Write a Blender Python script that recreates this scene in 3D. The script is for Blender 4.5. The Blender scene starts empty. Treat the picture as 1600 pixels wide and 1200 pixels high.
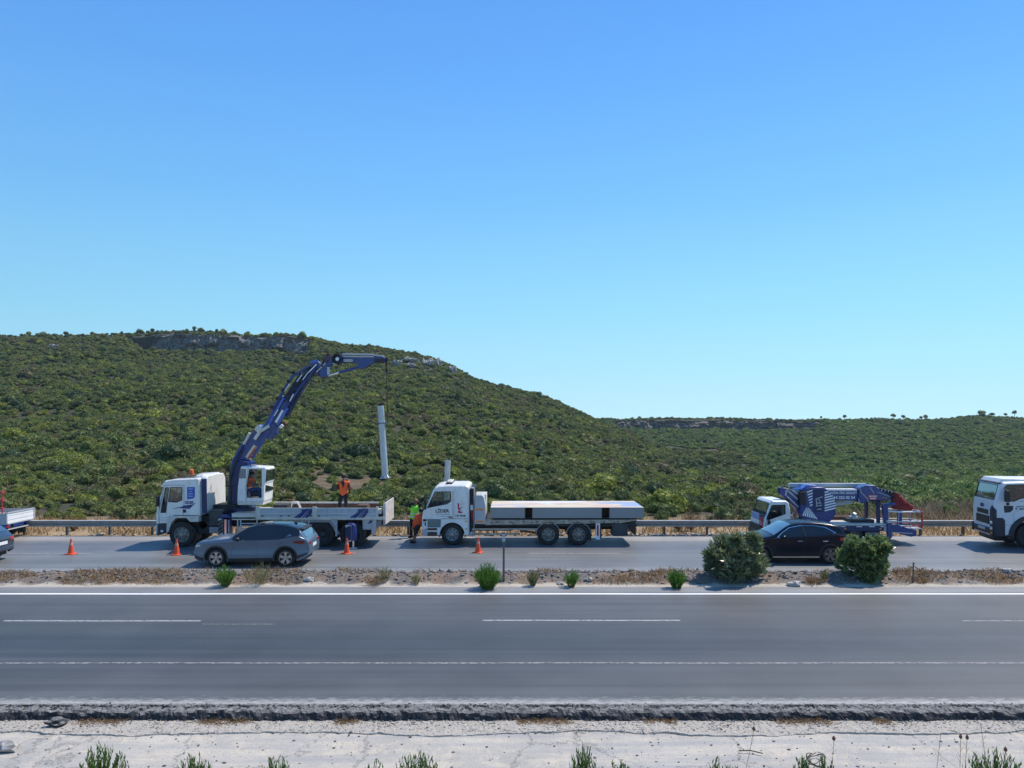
import bpy, bmesh, math, random
from mathutils import Vector, noise
S = bpy.context.scene
COL = S.collection
F, CX, HY, CH = 1200.0, 800.0, 655.0, 5.7        # focal length in photo pixels, centre column, horizon row, eye height
# ---------------------------------------------------------------- camera, sky, sun, exposure
cam = bpy.data.cameras.new('camera'); co = bpy.data.objects.new('camera', cam); COL.objects.link(co)
co.location = (0, 0, CH); co.rotation_euler = (math.radians(90), 0, 0)
cam.sensor_width = 36; cam.lens = 36*F/1600; cam.shift_y = (HY-600)/1600; cam.clip_end = 6000; cam.clip_start = 0.2
S.camera = co
SUN = Vector((0.57, 0.36, 1.0)).normalized()
el = math.asin(SUN.z); rot = math.atan2(SUN.x, SUN.y)
w = bpy.data.worlds.new('World'); S.world = w; w.use_nodes = True
nt = w.node_tree; bg = nt.nodes['Background']
# clear dry-season sky: pale cyan at the horizon, deeper blue above, a little brighter on the sun's side
def wn(t, **k):
    x = nt.nodes.new(t)
    for a, b in k.items(): setattr(x, a, b)
    return x
tc = wn('ShaderNodeTexCoord'); sx = wn('ShaderNodeSeparateXYZ'); nt.links.new(tc.outputs['Generated'], sx.inputs[0])
cr = wn('ShaderNodeValToRGB'); nt.links.new(sx.outputs[2], cr.inputs[0]); e = cr.color_ramp.elements
SKY = [(0.0, (0.60, 0.95, 1.10)), (0.06, (0.47, 0.89, 1.10)), (0.13, (0.36, 0.80, 1.10)), (0.27, (0.22, 0.60, 1.10)), (0.40, (0.155, 0.47, 1.06)), (0.52, (0.12, 0.385, 0.98)), (1.0, (0.05, 0.18, 0.55))]
e[0].position = 0; e[0].color = (*SKY[0][1], 1); e[1].position = 1; e[1].color = (*SKY[-1][1], 1)
for p, c in SKY[1:-1]: k = e.new(p); k.color = (*c, 1)
dp = wn('ShaderNodeVectorMath', operation='DOT_PRODUCT'); nt.links.new(tc.outputs['Generated'], dp.inputs[0]); dp.inputs[1].default_value = (0.85, 0.5, 0.0)
mr = wn('ShaderNodeMapRange'); mr.inputs[1].default_value = -0.3; mr.inputs[2].default_value = 1.0; mr.inputs[3].default_value = 0.80; mr.inputs[4].default_value = 1.04; nt.links.new(dp.outputs['Value'], mr.inputs[0])
vm = wn('ShaderNodeVectorMath', operation='SCALE'); nt.links.new(cr.outputs[0], vm.inputs[0]); nt.links.new(mr.outputs[0], vm.inputs['Scale']); nt.links.new(vm.outputs[0], bg.inputs[0]); bg.inputs[1].default_value = 0.84
sl = bpy.data.lights.new('sun', 'SUN'); sl.energy = 4.2; sl.angle = math.radians(0.53); sl.color = (1, 0.91, 0.79)
so = bpy.data.objects.new('sun', sl); COL.objects.link(so); so.rotation_euler = SUN.to_track_quat('Z', 'Y').to_euler(); so.location = (30, 10, 60)
S.view_settings.view_transform = 'Standard'; S.view_settings.look = 'None'; S.view_settings.exposure = 0.25; S.view_settings.gamma = 1
S.cycles.max_bounces = 5; S.cycles.transparent_max_bounces = 10

# ---------------------------------------------------------------- helpers
R = random.Random(7)
def X(px, Y): return (px-CX)/F*Y
def Z(py, Y): return CH-(py-HY)/F*Y
ORG = {}
def link(o, parent=None):
    COL.objects.link(o)
    if parent: o.parent = parent
def tag(o, label=None, cat=None, group=None, kind=None):
    if label: o['label'] = label
    if cat: o['category'] = cat
    if group: o['group'] = group
    if kind: o['kind'] = kind
    return o
def thing(name, loc, label, cat, group=None):
    o = bpy.data.objects.new(name, None); COL.objects.link(o); o.location = loc; o.empty_display_size = 0.2
    ORG[o.name] = Vector(loc); return tag(o, label, cat, group)
def N(n, t, **k):
    x = n.nodes.new(t)
    for a, b in k.items(): setattr(x, a, b)
    return x
MATS = {}
def mat(name, col, rough=0.6, metal=0.0, var=0.15, vscale=2.0, bump=0.0, bscale=30.0, dirt=None, dirt_amt=0.5, coat=0.0, spec=0.5, stretch=(1, 1, 1)):
    if name in MATS: return MATS[name]
    m = bpy.data.materials.new(name); m.use_nodes = True; n = m.node_tree; b = n.nodes['Principled BSDF']; L = n.links.new
    b.inputs['Roughness'].default_value = rough; b.inputs['Metallic'].default_value = metal
    b.inputs['Coat Weight'].default_value = coat; b.inputs['Specular IOR Level'].default_value = spec
    g = N(n, 'ShaderNodeNewGeometry'); mp = N(n, 'ShaderNodeMapping'); mp.inputs['Scale'].default_value = stretch; L(g.outputs['Position'], mp.inputs[0])
    t = N(n, 'ShaderNodeTexNoise'); t.inputs['Scale'].default_value = vscale; t.inputs['Detail'].default_value = 6; L(mp.outputs[0], t.inputs['Vector'])
    mr = N(n, 'ShaderNodeMapRange'); mr.inputs[1].default_value = 0.3; mr.inputs[2].default_value = 0.7; mr.inputs[3].default_value = 1-var; mr.inputs[4].default_value = 1+var; L(t.outputs[0], mr.inputs[0])
    vm = N(n, 'ShaderNodeVectorMath', operation='SCALE'); vm.inputs[0].default_value = col; L(mr.outputs[0], vm.inputs['Scale'])
    src = vm.outputs[0]
    if dirt:
        t2 = N(n, 'ShaderNodeTexNoise'); t2.inputs['Scale'].default_value = vscale*2.3; t2.inputs['Detail'].default_value = 8; t2.inputs['Roughness'].default_value = 0.7; L(mp.outputs[0], t2.inputs['Vector'])
        r2 = N(n, 'ShaderNodeMapRange'); r2.inputs[1].default_value = 0.45; r2.inputs[2].default_value = 0.72; r2.inputs[3].default_value = 0; r2.inputs[4].default_value = dirt_amt; L(t2.outputs[0], r2.inputs[0])
        mx = N(n, 'ShaderNodeMix', data_type='RGBA'); L(r2.outputs[0], mx.inputs[0]); L(src, mx.inputs[6]); mx.inputs[7].default_value = (*dirt, 1); src = mx.outputs[2]
    L(src, b.inputs['Base Color'])
    if bump:
        t3 = N(n, 'ShaderNodeTexNoise'); t3.inputs['Scale'].default_value = bscale; t3.inputs['Detail'].default_value = 5; L(mp.outputs[0], t3.inputs['Vector'])
        bp = N(n, 'ShaderNodeBump'); bp.inputs['Strength'].default_value = bump; bp.inputs['Distance'].default_value = 0.02; L(t3.outputs[0], bp.inputs['Height']); L(bp.outputs[0], b.inputs['Normal'])
    MATS[name] = m; return m
def glass(name, tint=(0.35, 0.45, 0.5), refl=0.12):
    if name in MATS: return MATS[name]
    m = bpy.data.materials.new(name); m.use_nodes = True; n = m.node_tree; n.nodes.clear(); L = n.links.new
    o = N(n, 'ShaderNodeOutputMaterial'); mx = N(n, 'ShaderNodeMixShader'); t = N(n, 'ShaderNodeBsdfTransparent'); gl = N(n, 'ShaderNodeBsdfGlossy')
    t.inputs[0].default_value = (*tint, 1); gl.inputs['Roughness'].default_value = 0.03; gl.inputs[0].default_value = (0.9, 0.95, 1, 1)
    f = N(n, 'ShaderNodeLayerWeight'); f.inputs[0].default_value = 0.2; a = N(n, 'ShaderNodeMath', operation='ADD'); a.inputs[1].default_value = refl; a.use_clamp = True
    L(f.outputs['Facing'], a.inputs[0]); L(a.outputs[0], mx.inputs[0]); L(t.outputs[0], mx.inputs[1]); L(gl.outputs[0], mx.inputs[2]); L(mx.outputs[0], o.inputs[0])
    MATS[name] = m; return m

class MB:
    def __init__(s): s.v = []; s.f = []
    def add(s, vs, fs):
        k = len(s.v); s.v += [tuple(v) for v in vs]; s.f += [tuple(i+k for i in f) for f in fs]; return s
    def box(s, x0, x1, y0, y1, z0, z1):
        return s.add([(x0, y0, z0), (x1, y0, z0), (x1, y1, z0), (x0, y1, z0), (x0, y0, z1), (x1, y0, z1), (x1, y1, z1), (x0, y1, z1)],
                     [(0, 3, 2, 1), (4, 5, 6, 7), (0, 1, 5, 4), (1, 2, 6, 5), (2, 3, 7, 6), (3, 0, 4, 7)])
    def prism(s, p, y0, y1):            # outline in x,z pushed along y
        n = len(p)
        return s.add([(a, y0, b) for a, b in p]+[(a, y1, b) for a, b in p],
                     [tuple(range(n)), tuple(range(2*n-1, n-1, -1))]+[(i, i+n, (i+1) % n+n, (i+1) % n) for i in range(n)])
    def prismx(s, p, x0, x1):           # outline in y,z pushed along x
        n = len(p)
        return s.add([(x0, a, b) for a, b in p]+[(x1, a, b) for a, b in p],
                     [tuple(range(n)), tuple(range(2*n-1, n-1, -1))]+[(i, i+n, (i+1) % n+n, (i+1) % n) for i in range(n)])
    def poly(s, pts): return s.add(pts, [tuple(range(len(pts)))])
    def cyl(s, p0, p1, r0, r1=None, n=14):
        r1 = r0 if r1 is None else r1
        p0, p1 = Vector(p0), Vector(p1); d = (p1-p0).normalized()
        a = d.orthogonal().normalized(); b = d.cross(a)
        A = [p0+(a*math.cos(t)+b*math.sin(t))*r0 for t in [2*math.pi*i/n for i in range(n)]]
        B = [p1+(a*math.cos(t)+b*math.sin(t))*r1 for t in [2*math.pi*i/n for i in range(n)]]
        return s.add(A+B, [tuple(range(n-1, -1, -1)), tuple(range(n, 2*n))]+[(i, (i+1) % n, (i+1) % n+n, i+n) for i in range(n)])
    def tube(s, path, r, n=8):
        for a, b in zip(path[:-1], path[1:]): s.cyl(a, b, r, r, n)
        return s
    def beam(s, a, b, t, y0, y1, t2=None):    # bar between two x,z points, thickness t (t2 at the end), from y0 to y1
        t2 = t if t2 is None else t2
        d = Vector((b[0]-a[0], b[1]-a[1])).normalized(); nrm = Vector((-d.y, d.x))
        return s.prism([(a[0]-nrm.x*t/2, a[1]-nrm.y*t/2), (b[0]-nrm.x*t2/2, b[1]-nrm.y*t2/2), (b[0]+nrm.x*t2/2, b[1]+nrm.y*t2/2), (a[0]+nrm.x*t/2, a[1]+nrm.y*t/2)], y0, y1)
    def lathe(s, prof, c, n=28, axis='y'):    # prof: (radius, height along axis)
        vs = []; fs = []; m = len(prof)
        for i in range(n):
            t = 2*math.pi*i/n
            for r, h in prof:
                if axis == 'y': vs.append((c[0]+r*math.cos(t), c[1]+h, c[2]+r*math.sin(t)))
                else: vs.append((c[0]+r*math.cos(t), c[1]+r*math.sin(t), c[2]+h))
        for i in range(n):
            for j in range(m-1):
                k = ((i+1) % n)*m
                fs.append((i*m+j, i*m+j+1, k+j+1, k+j))
        return s.add(vs, fs)
    def build(s, name, m, parent=None, bevel=0, smooth=False, label=None, ang=40):
        me = bpy.data.meshes.new(name); o0 = ORG.get(parent.name, Vector()) if parent else Vector()
        me.from_pydata([(a-o0.x, b-o0.y, c-o0.z) for a, b, c in s.v], [], s.f)
        me.materials.append(m)
        bm = bmesh.new(); bm.from_mesh(me); bmesh.ops.recalc_face_normals(bm, faces=bm.faces); bm.to_mesh(me); bm.free()
        o = bpy.data.objects.new(name, me); link(o, parent)
        if parent: ORG[o.name] = o0
        if bevel:
            b = o.modifiers.new('bevel', 'BEVEL'); b.width = bevel; b.segments = 2; b.limit_method = 'ANGLE'; b.angle_limit = math.radians(35)
        if smooth or bevel:
            me.shade_smooth()
            me.set_sharp_from_angle(angle=math.radians(ang))
        if label: o['label'] = label
        return o
def ico(c, r, sub=1, amp=0.25, seed=0, sq=(1, 1, 1), fq=1.3):
    bm = bmesh.new(); bmesh.ops.create_icosphere(bm, subdivisions=sub, radius=1)
    vs = []
    for v in bm.verts:
        k = 1+amp*noise.noise(v.co*fq+Vector((seed*3.1, seed*1.7, seed)))*1.6
        vs.append((c[0]+v.co.x*r*k*sq[0], c[1]+v.co.y*r*k*sq[1], c[2]+v.co.z*r*k*sq[2]))
    fs = [tuple(v.index for v in f.verts) for f in bm.faces]; bm.free()
    return vs, fs
def text(name, s, m, parent, x, y, z, size, width=None, rotx=90, rotz=0, label=None, bold=0.0, roty=0):
    c = bpy.data.curves.new(name, 'FONT'); c.body = s; c.size = size; c.align_x = 'CENTER'; c.align_y = 'CENTER'; c.offset = bold; c.extrude = 0.003
    t = bpy.data.objects.new(name, c); COL.objects.link(t)
    dg = bpy.context.evaluated_depsgraph_get(); me = bpy.data.meshes.new_from_object(t.evaluated_get(dg)); bpy.data.objects.remove(t)
    me.materials.clear(); me.materials.append(m)
    xs = [v.co.x for v in me.vertices]
    if width and xs:
        k = width/(max(xs)-min(xs))
        for v in me.vertices: v.co.x *= k
    o = bpy.data.objects.new(name, me); link(o, parent); o0 = ORG.get(parent.name, Vector())
    o.location = Vector((x, y, z))-o0; o.rotation_euler = (math.radians(rotx), math.radians(roty), math.radians(rotz)); ORG[o.name] = o0
    if label: o['label'] = label
    return o

# ---------------------------------------------------------------- materials
M_white = mat('white_paint', (0.80, 0.785, 0.75), 0.35, 0, 0.05, 1.5, dirt=(0.45, 0.40, 0.33), dirt_amt=0.4, coat=0.1, stretch=(1.6, 1.6, 0.5))
M_cream = mat('dirty_white_paint', (0.62, 0.60, 0.54), 0.5, 0, 0.1, 2.0, dirt=(0.33, 0.25, 0.17), dirt_amt=0.45)
M_blue = mat('crane_blue', (0.010, 0.038, 0.19), 0.35, 0, 0.2, 2.0, dirt=(0.06, 0.06, 0.09), dirt_amt=0.4, coat=0.3)
M_dblue = mat('dark_blue', (0.008, 0.02, 0.09), 0.45, 0, 0.2, 2.0)
M_black = mat('black_plastic', (0.012, 0.013, 0.015), 0.55, 0, 0.2, 3.0)
M_chassis = mat('dusty_chassis', (0.02, 0.02, 0.022), 0.8, 0, 0.4, 3.0, dirt=(0.08, 0.065, 0.05), dirt_amt=0.5)
M_tyre = mat('tyre_rubber', (0.018, 0.018, 0.018), 0.85, 0, 0.3, 6.0, dirt=(0.07, 0.06, 0.05), dirt_amt=0.5)
M_rim = mat('dusty_rim', (0.3, 0.28, 0.25), 0.5, 0.3, 0.3, 8.0, dirt=(0.1, 0.07, 0.05), dirt_amt=0.6)
M_alloy = mat('alloy_rim', (0.55, 0.56, 0.58), 0.3, 0.8, 0.05, 4.0)
M_galv = mat('galvanised_steel', (0.46, 0.48, 0.50), 0.45, 0.5, 0.12, 3.0)
M_rust = mat('rusty_board', (0.11, 0.055, 0.035), 0.85, 0, 0.35, 3.0, dirt=(0.05, 0.03, 0.02), dirt_amt=0.6)
M_orange = mat('orange_paint', (0.75, 0.12, 0.02), 0.5, 0, 0.1)
M_red = mat('red_paint', (0.5, 0.02, 0.025), 0.45, 0, 0.15)
M_dred = mat('dark_red_fabric', (0.2, 0.015, 0.015), 0.8, 0, 0.3, 6)
M_grey = mat('grey_paint', (0.25, 0.26, 0.27), 0.5, 0, 0.1)
M_lgrey = mat('light_grey_paint', (0.45, 0.46, 0.47), 0.4, 0, 0.1)
M_chrome = mat('chrome', (0.8, 0.8, 0.82), 0.12, 1.0, 0.02)
M_lens = mat('lamp_lens', (0.7, 0.72, 0.74), 0.12, 0.2, 0.05, coat=1)
M_amber = mat('amber_lens', (0.8, 0.25, 0.03), 0.25, 0, 0.05, coat=1)
M_redlens = mat('red_lens', (0.45, 0.01, 0.015), 0.2, 0, 0.05, coat=1)
M_white2 = mat('sticker_white', (0.8, 0.8, 0.8), 0.4, 0, 0.03)
M_blk2 = mat('sticker_black', (0.02, 0.02, 0.03), 0.5, 0, 0.03)
M_glass = glass('cab_glass', (0.55, 0.66, 0.66), 0.05)
M_glassd = glass('dark_car_glass', (0.10, 0.14, 0.16), 0.10)
M_wsglass = glass('windscreen_glass', (0.4, 0.5, 0.52), 0.15)
M_skin = mat('skin', (0.35, 0.18, 0.11), 0.6, 0, 0.08)
M_hivo = mat('orange_vest', (0.95, 0.13, 0.02), 0.75, 0, 0.12, 8)
M_hivg = mat('green_vest', (0.30, 0.95, 0.06), 0.75, 0, 0.12, 8)
M_cloth = mat('dark_cloth', (0.012, 0.014, 0.025), 0.9, 0, 0.3, 8)
M_jeans = mat('blue_jeans', (0.02, 0.05, 0.15), 0.9, 0, 0.3, 8)
M_hair = mat('dark_hair', (0.012, 0.009, 0.008), 0.7, 0, 0.2, 20)
M_reflect = mat('reflective_tape', (0.7, 0.72, 0.72), 0.3, 0.2, 0.05)
M_seat = mat('seat_fabric', (0.03, 0.03, 0.035), 0.9, 0, 0.2)
M_rock = mat('limestone', (0.36, 0.33, 0.29), 0.9, 0, 0.3, 0.8, bump=0.5, bscale=3)
M_stone = mat('pale_stone', (0.45, 0.42, 0.38), 0.9, 0, 0.25, 8, bump=0.4, bscale=30)
M_bark = mat('bark', (0.09, 0.07, 0.05), 0.9, 0, 0.3, 8)
M_dirtyrock = mat('cliff_limestone', (0.175, 0.163, 0.145), 0.95, 0, 0.55, 1.1, dirt=(0.11, 0.11, 0.10), dirt_amt=0.7, bump=0.8, bscale=2, stretch=(1, 1, 0.5))

# ---------------------------------------------------------------- the setting: roads, verge, hills
def sm(a, b, x):
    t = max(0, min(1, (x-a)/(b-a))); return t*t*(3-2*t)
def lerp_table(T, x):
    if x <= T[0][0]: return T[0][1]
    for (a, b), (c, d) in zip(T[:-1], T[1:]):
        if x <= c: return b+(d-b)*(x-a)/(c-a)
    return T[-1][1]
RL = [(-800, 524), (0, 523), (130, 524), (180, 521), (240, 518), (310, 517), (400, 521), (440, 522), (500, 531), (550, 539), (600, 543), (660, 554), (700, 567), (740, 586), (780, 600), (820, 611), (860, 625), (900, 641), (935, 655), (1035, 700), (1090, 719), (1112, 734), (1180, 775), (1300, 800), (2600, 820)]
RR = [(850, 662), (940, 654), (1260, 656), (1480, 656), (1500, 652), (1540, 650), (1600, 653), (2600, 640)]
def DL(px): return 262-70*sm(600, 1180, px)
DR = 332.0
def bandL(px): return sm(195, 225, px)*(1-sm(470, 495, px))
def bandR(px): return sm(950, 975, px)*(1-sm(1265, 1295, px))
def hill(x, y, rough=True):
    px = CX+F*x/max(y, 1)
    D = DL(px); zs = CH-(lerp_table(RL, px)-HY)/F*D-0.35
    b = -5.0*sm(45, 150, y)*sm(700, 1200, px)
    if y <= D:
        t = max(0, (y-52)/(D-52)); a = b+(zs-b)*(t**1.3)
        if y < D-9: a -= 5.2*bandL(px)*max(0, (y-130)/(D-139))
    else: a = zs-0.10*(y-D)-0.0004*(y-D)**2
    zr = CH-(lerp_table(RR, px)-HY)/F*DR-0.15
    if y <= DR:
        t = max(0, (y-140)/(DR-140)); c = -5.0*sm(45, 150, y)+(zr+5.0)*(t**1.35)
        if y < DR-9: c -= 3.6*bandR(px)*max(0, (y-220)/(DR-229))
    else: c = zr-0.05*(y-DR)
    if px < 850: c = -6
    h = max(a, c)
    h = max(h, -8)
    if rough:
        k = sm(44, 70, y); h += k*(noise.noise(Vector((x*0.05, y*0.05, 0)))*1.1+noise.noise(Vector((x*0.17, y*0.17, 5)))*0.4)
    return h
def soil_spot(x, y):
    return max(math.exp(-(((x+14)/5.5)**2+((y-60)/9)**2)), 0.8*math.exp(-(((x+14)/2.0)**2+((y-86)/5)**2)))*sm(-0.15, 0.2, noise.noise(Vector((x*0.45, y*0.2, 50))))

def ramp_mat(name, stops, grain=45, rough=0.75, streak=0.15, dust=None, bump=0.25, spec=0.5):
    """tarmac whose tone changes from lane to lane (stops: road-crossing distance in metres, colour), with long wheel streaks"""
    m = bpy.data.materials.new(name); m.use_nodes = True; n = m.node_tree; b = n.nodes['Principled BSDF']; L = n.links.new
    g = N(n, 'ShaderNodeNewGeometry'); sp = N(n, 'ShaderNodeSeparateXYZ'); L(g.outputs['Position'], sp.inputs[0])
    nz = N(n, 'ShaderNodeTexNoise'); nz.inputs['Scale'].default_value = 0.15; nz.inputs['Detail'].default_value = 3; L(g.outputs['Position'], nz.inputs['Vector'])
    ya = N(n, 'ShaderNodeMath', operation='MULTIPLY_ADD'); L(nz.outputs[0], ya.inputs[0]); ya.inputs[1].default_value = 0.5; L(sp.outputs[1], ya.inputs[2])
    y0, y1 = stops[0][0], stops[-1][0]
    mr = N(n, 'ShaderNodeMapRange'); mr.inputs[1].default_value = y0+0.25; mr.inputs[2].default_value = y1+0.25; L(ya.outputs[0], mr.inputs[0])
    cr = N(n, 'ShaderNodeValToRGB'); L(mr.outputs[0], cr.inputs[0])
    e = cr.color_ramp.elements
    e[0].position = 0; e[0].color = (*stops[0][1], 1); e[1].position = 1; e[1].color = (*stops[-1][1], 1)
    for p, c in stops[1:-1]:
        k = e.new((p-y0)/(y1-y0)); k.color = (*c, 1)
    mp = N(n, 'ShaderNodeMapping'); mp.inputs['Scale'].default_value = (0.03, 2.2, 1); L(g.outputs['Position'], mp.inputs[0])
    t1 = N(n, 'ShaderNodeTexNoise'); t1.inputs['Scale'].default_value = 1.2; t1.inputs['Detail'].default_value = 7; t1.inputs['Roughness'].default_value = 0.65; L(mp.outputs[0], t1.inputs['Vector'])
    t2 = N(n, 'ShaderNodeTexNoise'); t2.inputs['Scale'].default_value = grain; t2.inputs['Detail'].default_value = 3; L(g.outputs['Position'], t2.inputs['Vector'])
    t3 = N(n, 'ShaderNodeTexNoise'); t3.inputs['Scale'].default_value = 0.5; t3.inputs['Detail'].default_value = 6; L(g.outputs['Position'], t3.inputs['Vector'])
    def rng(t, a): 
        r = N(n, 'ShaderNodeMapRange'); r.inputs[1].default_value = 0.3; r.inputs[2].default_value = 0.7; r.inputs[3].default_value = 1-a; r.inputs[4].default_value = 1+a; L(t.outputs[0], r.inputs[0]); return r
    a, b2, c = rng(t1, streak*1.6), rng(t2, 0.24), rng(t3, 0.13)
    m1 = N(n, 'ShaderNodeMath', operation='MULTIPLY'); L(a.outputs[0], m1.inputs[0]); L(b2.outputs[0], m1.inputs[1])
    m2 = N(n, 'ShaderNodeMath', operation='MULTIPLY'); L(m1.outputs[0], m2.inputs[0]); L(c.outputs[0], m2.inputs[1])
    vs = N(n, 'ShaderNodeVectorMath', operation='SCALE'); L(cr.outputs[0], vs.inputs[0]); L(m2.outputs[0], vs.inputs['Scale'])
    src = vs.outputs[0]
    if dust:                       # pale dust washed against one edge: (from, to, colour)
        d0, d1, dc = dust
        r = N(n, 'ShaderNodeMapRange'); r.inputs[1].default_value = d1; r.inputs[2].default_value = d0; L(sp.outputs[1], r.inputs[0])
        mp2 = N(n, 'ShaderNodeMapping'); mp2.inputs['Scale'].default_value = (0.5, 3, 1); L(g.outputs['Position'], mp2.inputs[0])
        t4 = N(n, 'ShaderNodeTexNoise'); t4.inputs['Scale'].default_value = 6; t4.inputs['Detail'].default_value = 8; t4.inputs['Roughness'].default_value = 0.75; L(mp2.outputs[0], t4.inputs['Vector'])
        s = N(n, 'ShaderNodeMath', operation='ADD'); t5 = N(n, 'ShaderNodeMath', operation='MULTIPLY_ADD'); L(t4.outputs[0], t5.inputs[0]); t5.inputs[1].default_value = 2.2; t5.inputs[2].default_value = -0.6; L(r.outputs[0], s.inputs[0]); L(t5.outputs[0], s.inputs[1])
        r2 = N(n, 'ShaderNodeMapRange'); r2.inputs[1].default_value = 0.95; r2.inputs[2].default_value = 1.35; r2.inputs[4].default_value = 0.85; L(s.outputs[0], r2.inputs[0])
        t4.inputs['Scale'].default_value = 9
        mx = N(n, 'ShaderNodeMix', data_type='RGBA'); L(r2.outputs[0], mx.inputs[0]); L(src, mx.inputs[6]); mx.inputs[7].default_value = (*dc, 1); src = mx.outputs[2]
    L(src, b.inputs['Base Color']); b.inputs['Roughness'].default_value = rough; b.inputs['Specular IOR Level'].default_value = spec
    bp = N(n, 'ShaderNodeBump'); bp.inputs['Strength'].default_value = bump; bp.inputs['Distance'].default_value = 0.01; L(t2.outputs[0], bp.inputs['Height']); L(bp.outputs[0], b.inputs['Normal'])
    return m
A = lambda v, b=1.0: (v*0.97, v*1.0, v*0.985*b)
M_near = ramp_mat('near_tarmac', [(15.2, A(0.10)), (16.8, A(0.075)), (18.0, A(0.072, 1.05)), (18.6, (0.049, 0.055, 0.060)), (19.8, (0.045, 0.052, 0.059)), (21.0, (0.058, 0.064, 0.066)), (22.2, A(0.08)), (24.2, A(0.085)), (25.1, A(0.11)), (25.3, A(0.20)), (26.1, (0.25, 0.24, 0.23))], dust=(15.25, 16.1, (0.44, 0.43, 0.40)), rough=0.56)
M_far = ramp_mat('far_tarmac', [(28.2, (0.28, 0.265, 0.245)), (28.9, A(0.23)), (29.3, A(0.18)), (31.0, A(0.155)), (32.6, A(0.17)), (33.6, A(0.135, 1.1)), (34.6, A(0.13, 1.14)), (35.7, A(0.17)), (36.2, (0.28, 0.265, 0.25)), (37.5, (0.32, 0.30, 0.275))], rough=0.5, grain=40)
def struct(mb, name, m, smooth=False):
    o = mb.build(name, m, smooth=smooth); o['kind'] = 'structure'; return o
def strip(x0, x1, ys, zf, nx=2):
    mb = MB(); 
    for i in range(nx+1):
        x = x0+(x1-x0)*i/nx
        for y in ys: mb.v.append((x, y, zf(x, y)))
    m = len(ys)
    for i in range(nx):
        for j in range(m-1): mb.f.append((i*m+j, (i+1)*m+j, (i+1)*m+j+1, i*m+j+1))
    return mb
struct(strip(-90, 90, [15.38, 26.1], lambda x, y: 0.0), 'near_road', M_near)
struct(strip(-140, 140, [28.15, 37.45], lambda x, y: 0.0), 'far_road', M_far)

# worn road paint, 4 mm sheets
def paint(name, wear, col=(0.62, 0.62, 0.60), under=(0.16, 0.165, 0.17)):
    m = bpy.data.materials.new(name); m.use_nodes = True; n = m.node_tree; b = n.nodes['Principled BSDF']; L = n.links.new
    g = N(n, 'ShaderNodeNewGeometry'); t = N(n, 'ShaderNodeTexNoise'); t.inputs['Scale'].default_value = 9; t.inputs['Detail'].default_value = 8; t.inputs['Roughness'].default_value = 0.7; L(g.outputs['Position'], t.inputs['Vector'])
    r = N(n, 'ShaderNodeMapRange'); r.inputs[1].default_value = wear-0.06; r.inputs[2].default_value = wear+0.06; L(t.outputs[0], r.inputs[0])
    mx = N(n, 'ShaderNodeMix', data_type='RGBA'); L(r.outputs[0], mx.inputs[0]); mx.inputs[6].default_value = (*under, 1); mx.inputs[7].default_value = (*col, 1)
    L(mx.outputs[2], b.inputs['Base Color']); b.inputs['Roughness'].default_value = 0.7; return m
MP1, MP2, MP3 = paint('fresh_paint', 0.30, (0.78, 0.78, 0.76)), paint('worn_paint', 0.45, (0.36, 0.36, 0.35), (0.14, 0.14, 0.14)), paint('very_worn_paint', 0.50, (0.30, 0.30, 0.30), (0.11, 0.112, 0.12))
def line(name, x0, x1, y, wd, m):
    mb = MB(); n = max(2, int((x1-x0)/0.8))
    for i in range(n+1):
        x = x0+(x1-x0)*i/n; j = noise.noise(Vector((x*0.3, y, 0)))*0.02
        mb.v += [(x, y-wd/2+j, 0.004), (x, y+wd/2+j, 0.004)]
    mb.f = [(2*i, 2*i+2, 2*i+3, 2*i+1) for i in range(n)]
    return struct(mb, name, m)
line('edge_line', -60, 60, 25.05, 0.18, MP1)
for k in range(-4, 5): line('lane_dash', -0.83+13.55*k, 4.76+13.55*k, 21.7 if k else 21.75, 0.12, MP2 if k < 1 else MP3)
line('lane_dash', -8.6, -6.6, 21.35, 0.05, MP3)
line('worn_edge_line', -50, 50, 17.95, 0.09, MP3)
line('edge_line', -60, 60, 29.2, 0.12, MP2)
for k in range(-4, 6): line('lane_dash', 0.7+11.2*k, 4.6+11.2*k, 32.65, 0.12, MP2)

# broken edge of the tarmac overlay, gravelly lip, then the pale concrete apron
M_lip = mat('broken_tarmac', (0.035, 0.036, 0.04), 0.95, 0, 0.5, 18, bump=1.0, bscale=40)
def dust_and_lit_tops(m, dust=(0.40, 0.39, 0.37), lo=0.25, hi=0.75):
    """dust on the faces that look up, their lit paleness put into the colour too"""
    n = m.node_tree; b = n.nodes['Principled BSDF']; L = n.links.new; src = b.inputs['Base Color'].links[0].from_socket
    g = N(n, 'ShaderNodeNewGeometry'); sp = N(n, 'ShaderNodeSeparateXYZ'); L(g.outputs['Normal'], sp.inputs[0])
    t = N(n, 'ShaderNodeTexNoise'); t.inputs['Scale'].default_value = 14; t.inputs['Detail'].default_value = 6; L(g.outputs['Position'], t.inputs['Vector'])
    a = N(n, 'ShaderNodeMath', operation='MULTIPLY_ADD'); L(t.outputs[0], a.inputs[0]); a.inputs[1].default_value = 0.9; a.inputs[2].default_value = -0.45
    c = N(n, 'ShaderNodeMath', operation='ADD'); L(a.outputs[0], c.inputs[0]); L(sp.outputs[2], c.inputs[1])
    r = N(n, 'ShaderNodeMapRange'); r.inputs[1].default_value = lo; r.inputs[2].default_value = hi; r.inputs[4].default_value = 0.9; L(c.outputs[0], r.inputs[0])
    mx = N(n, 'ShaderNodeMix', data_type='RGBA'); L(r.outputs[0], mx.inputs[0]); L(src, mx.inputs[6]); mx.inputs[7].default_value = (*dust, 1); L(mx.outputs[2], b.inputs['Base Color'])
dust_and_lit_tops(M_lip, lo=0.68, hi=1.3)
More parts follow.
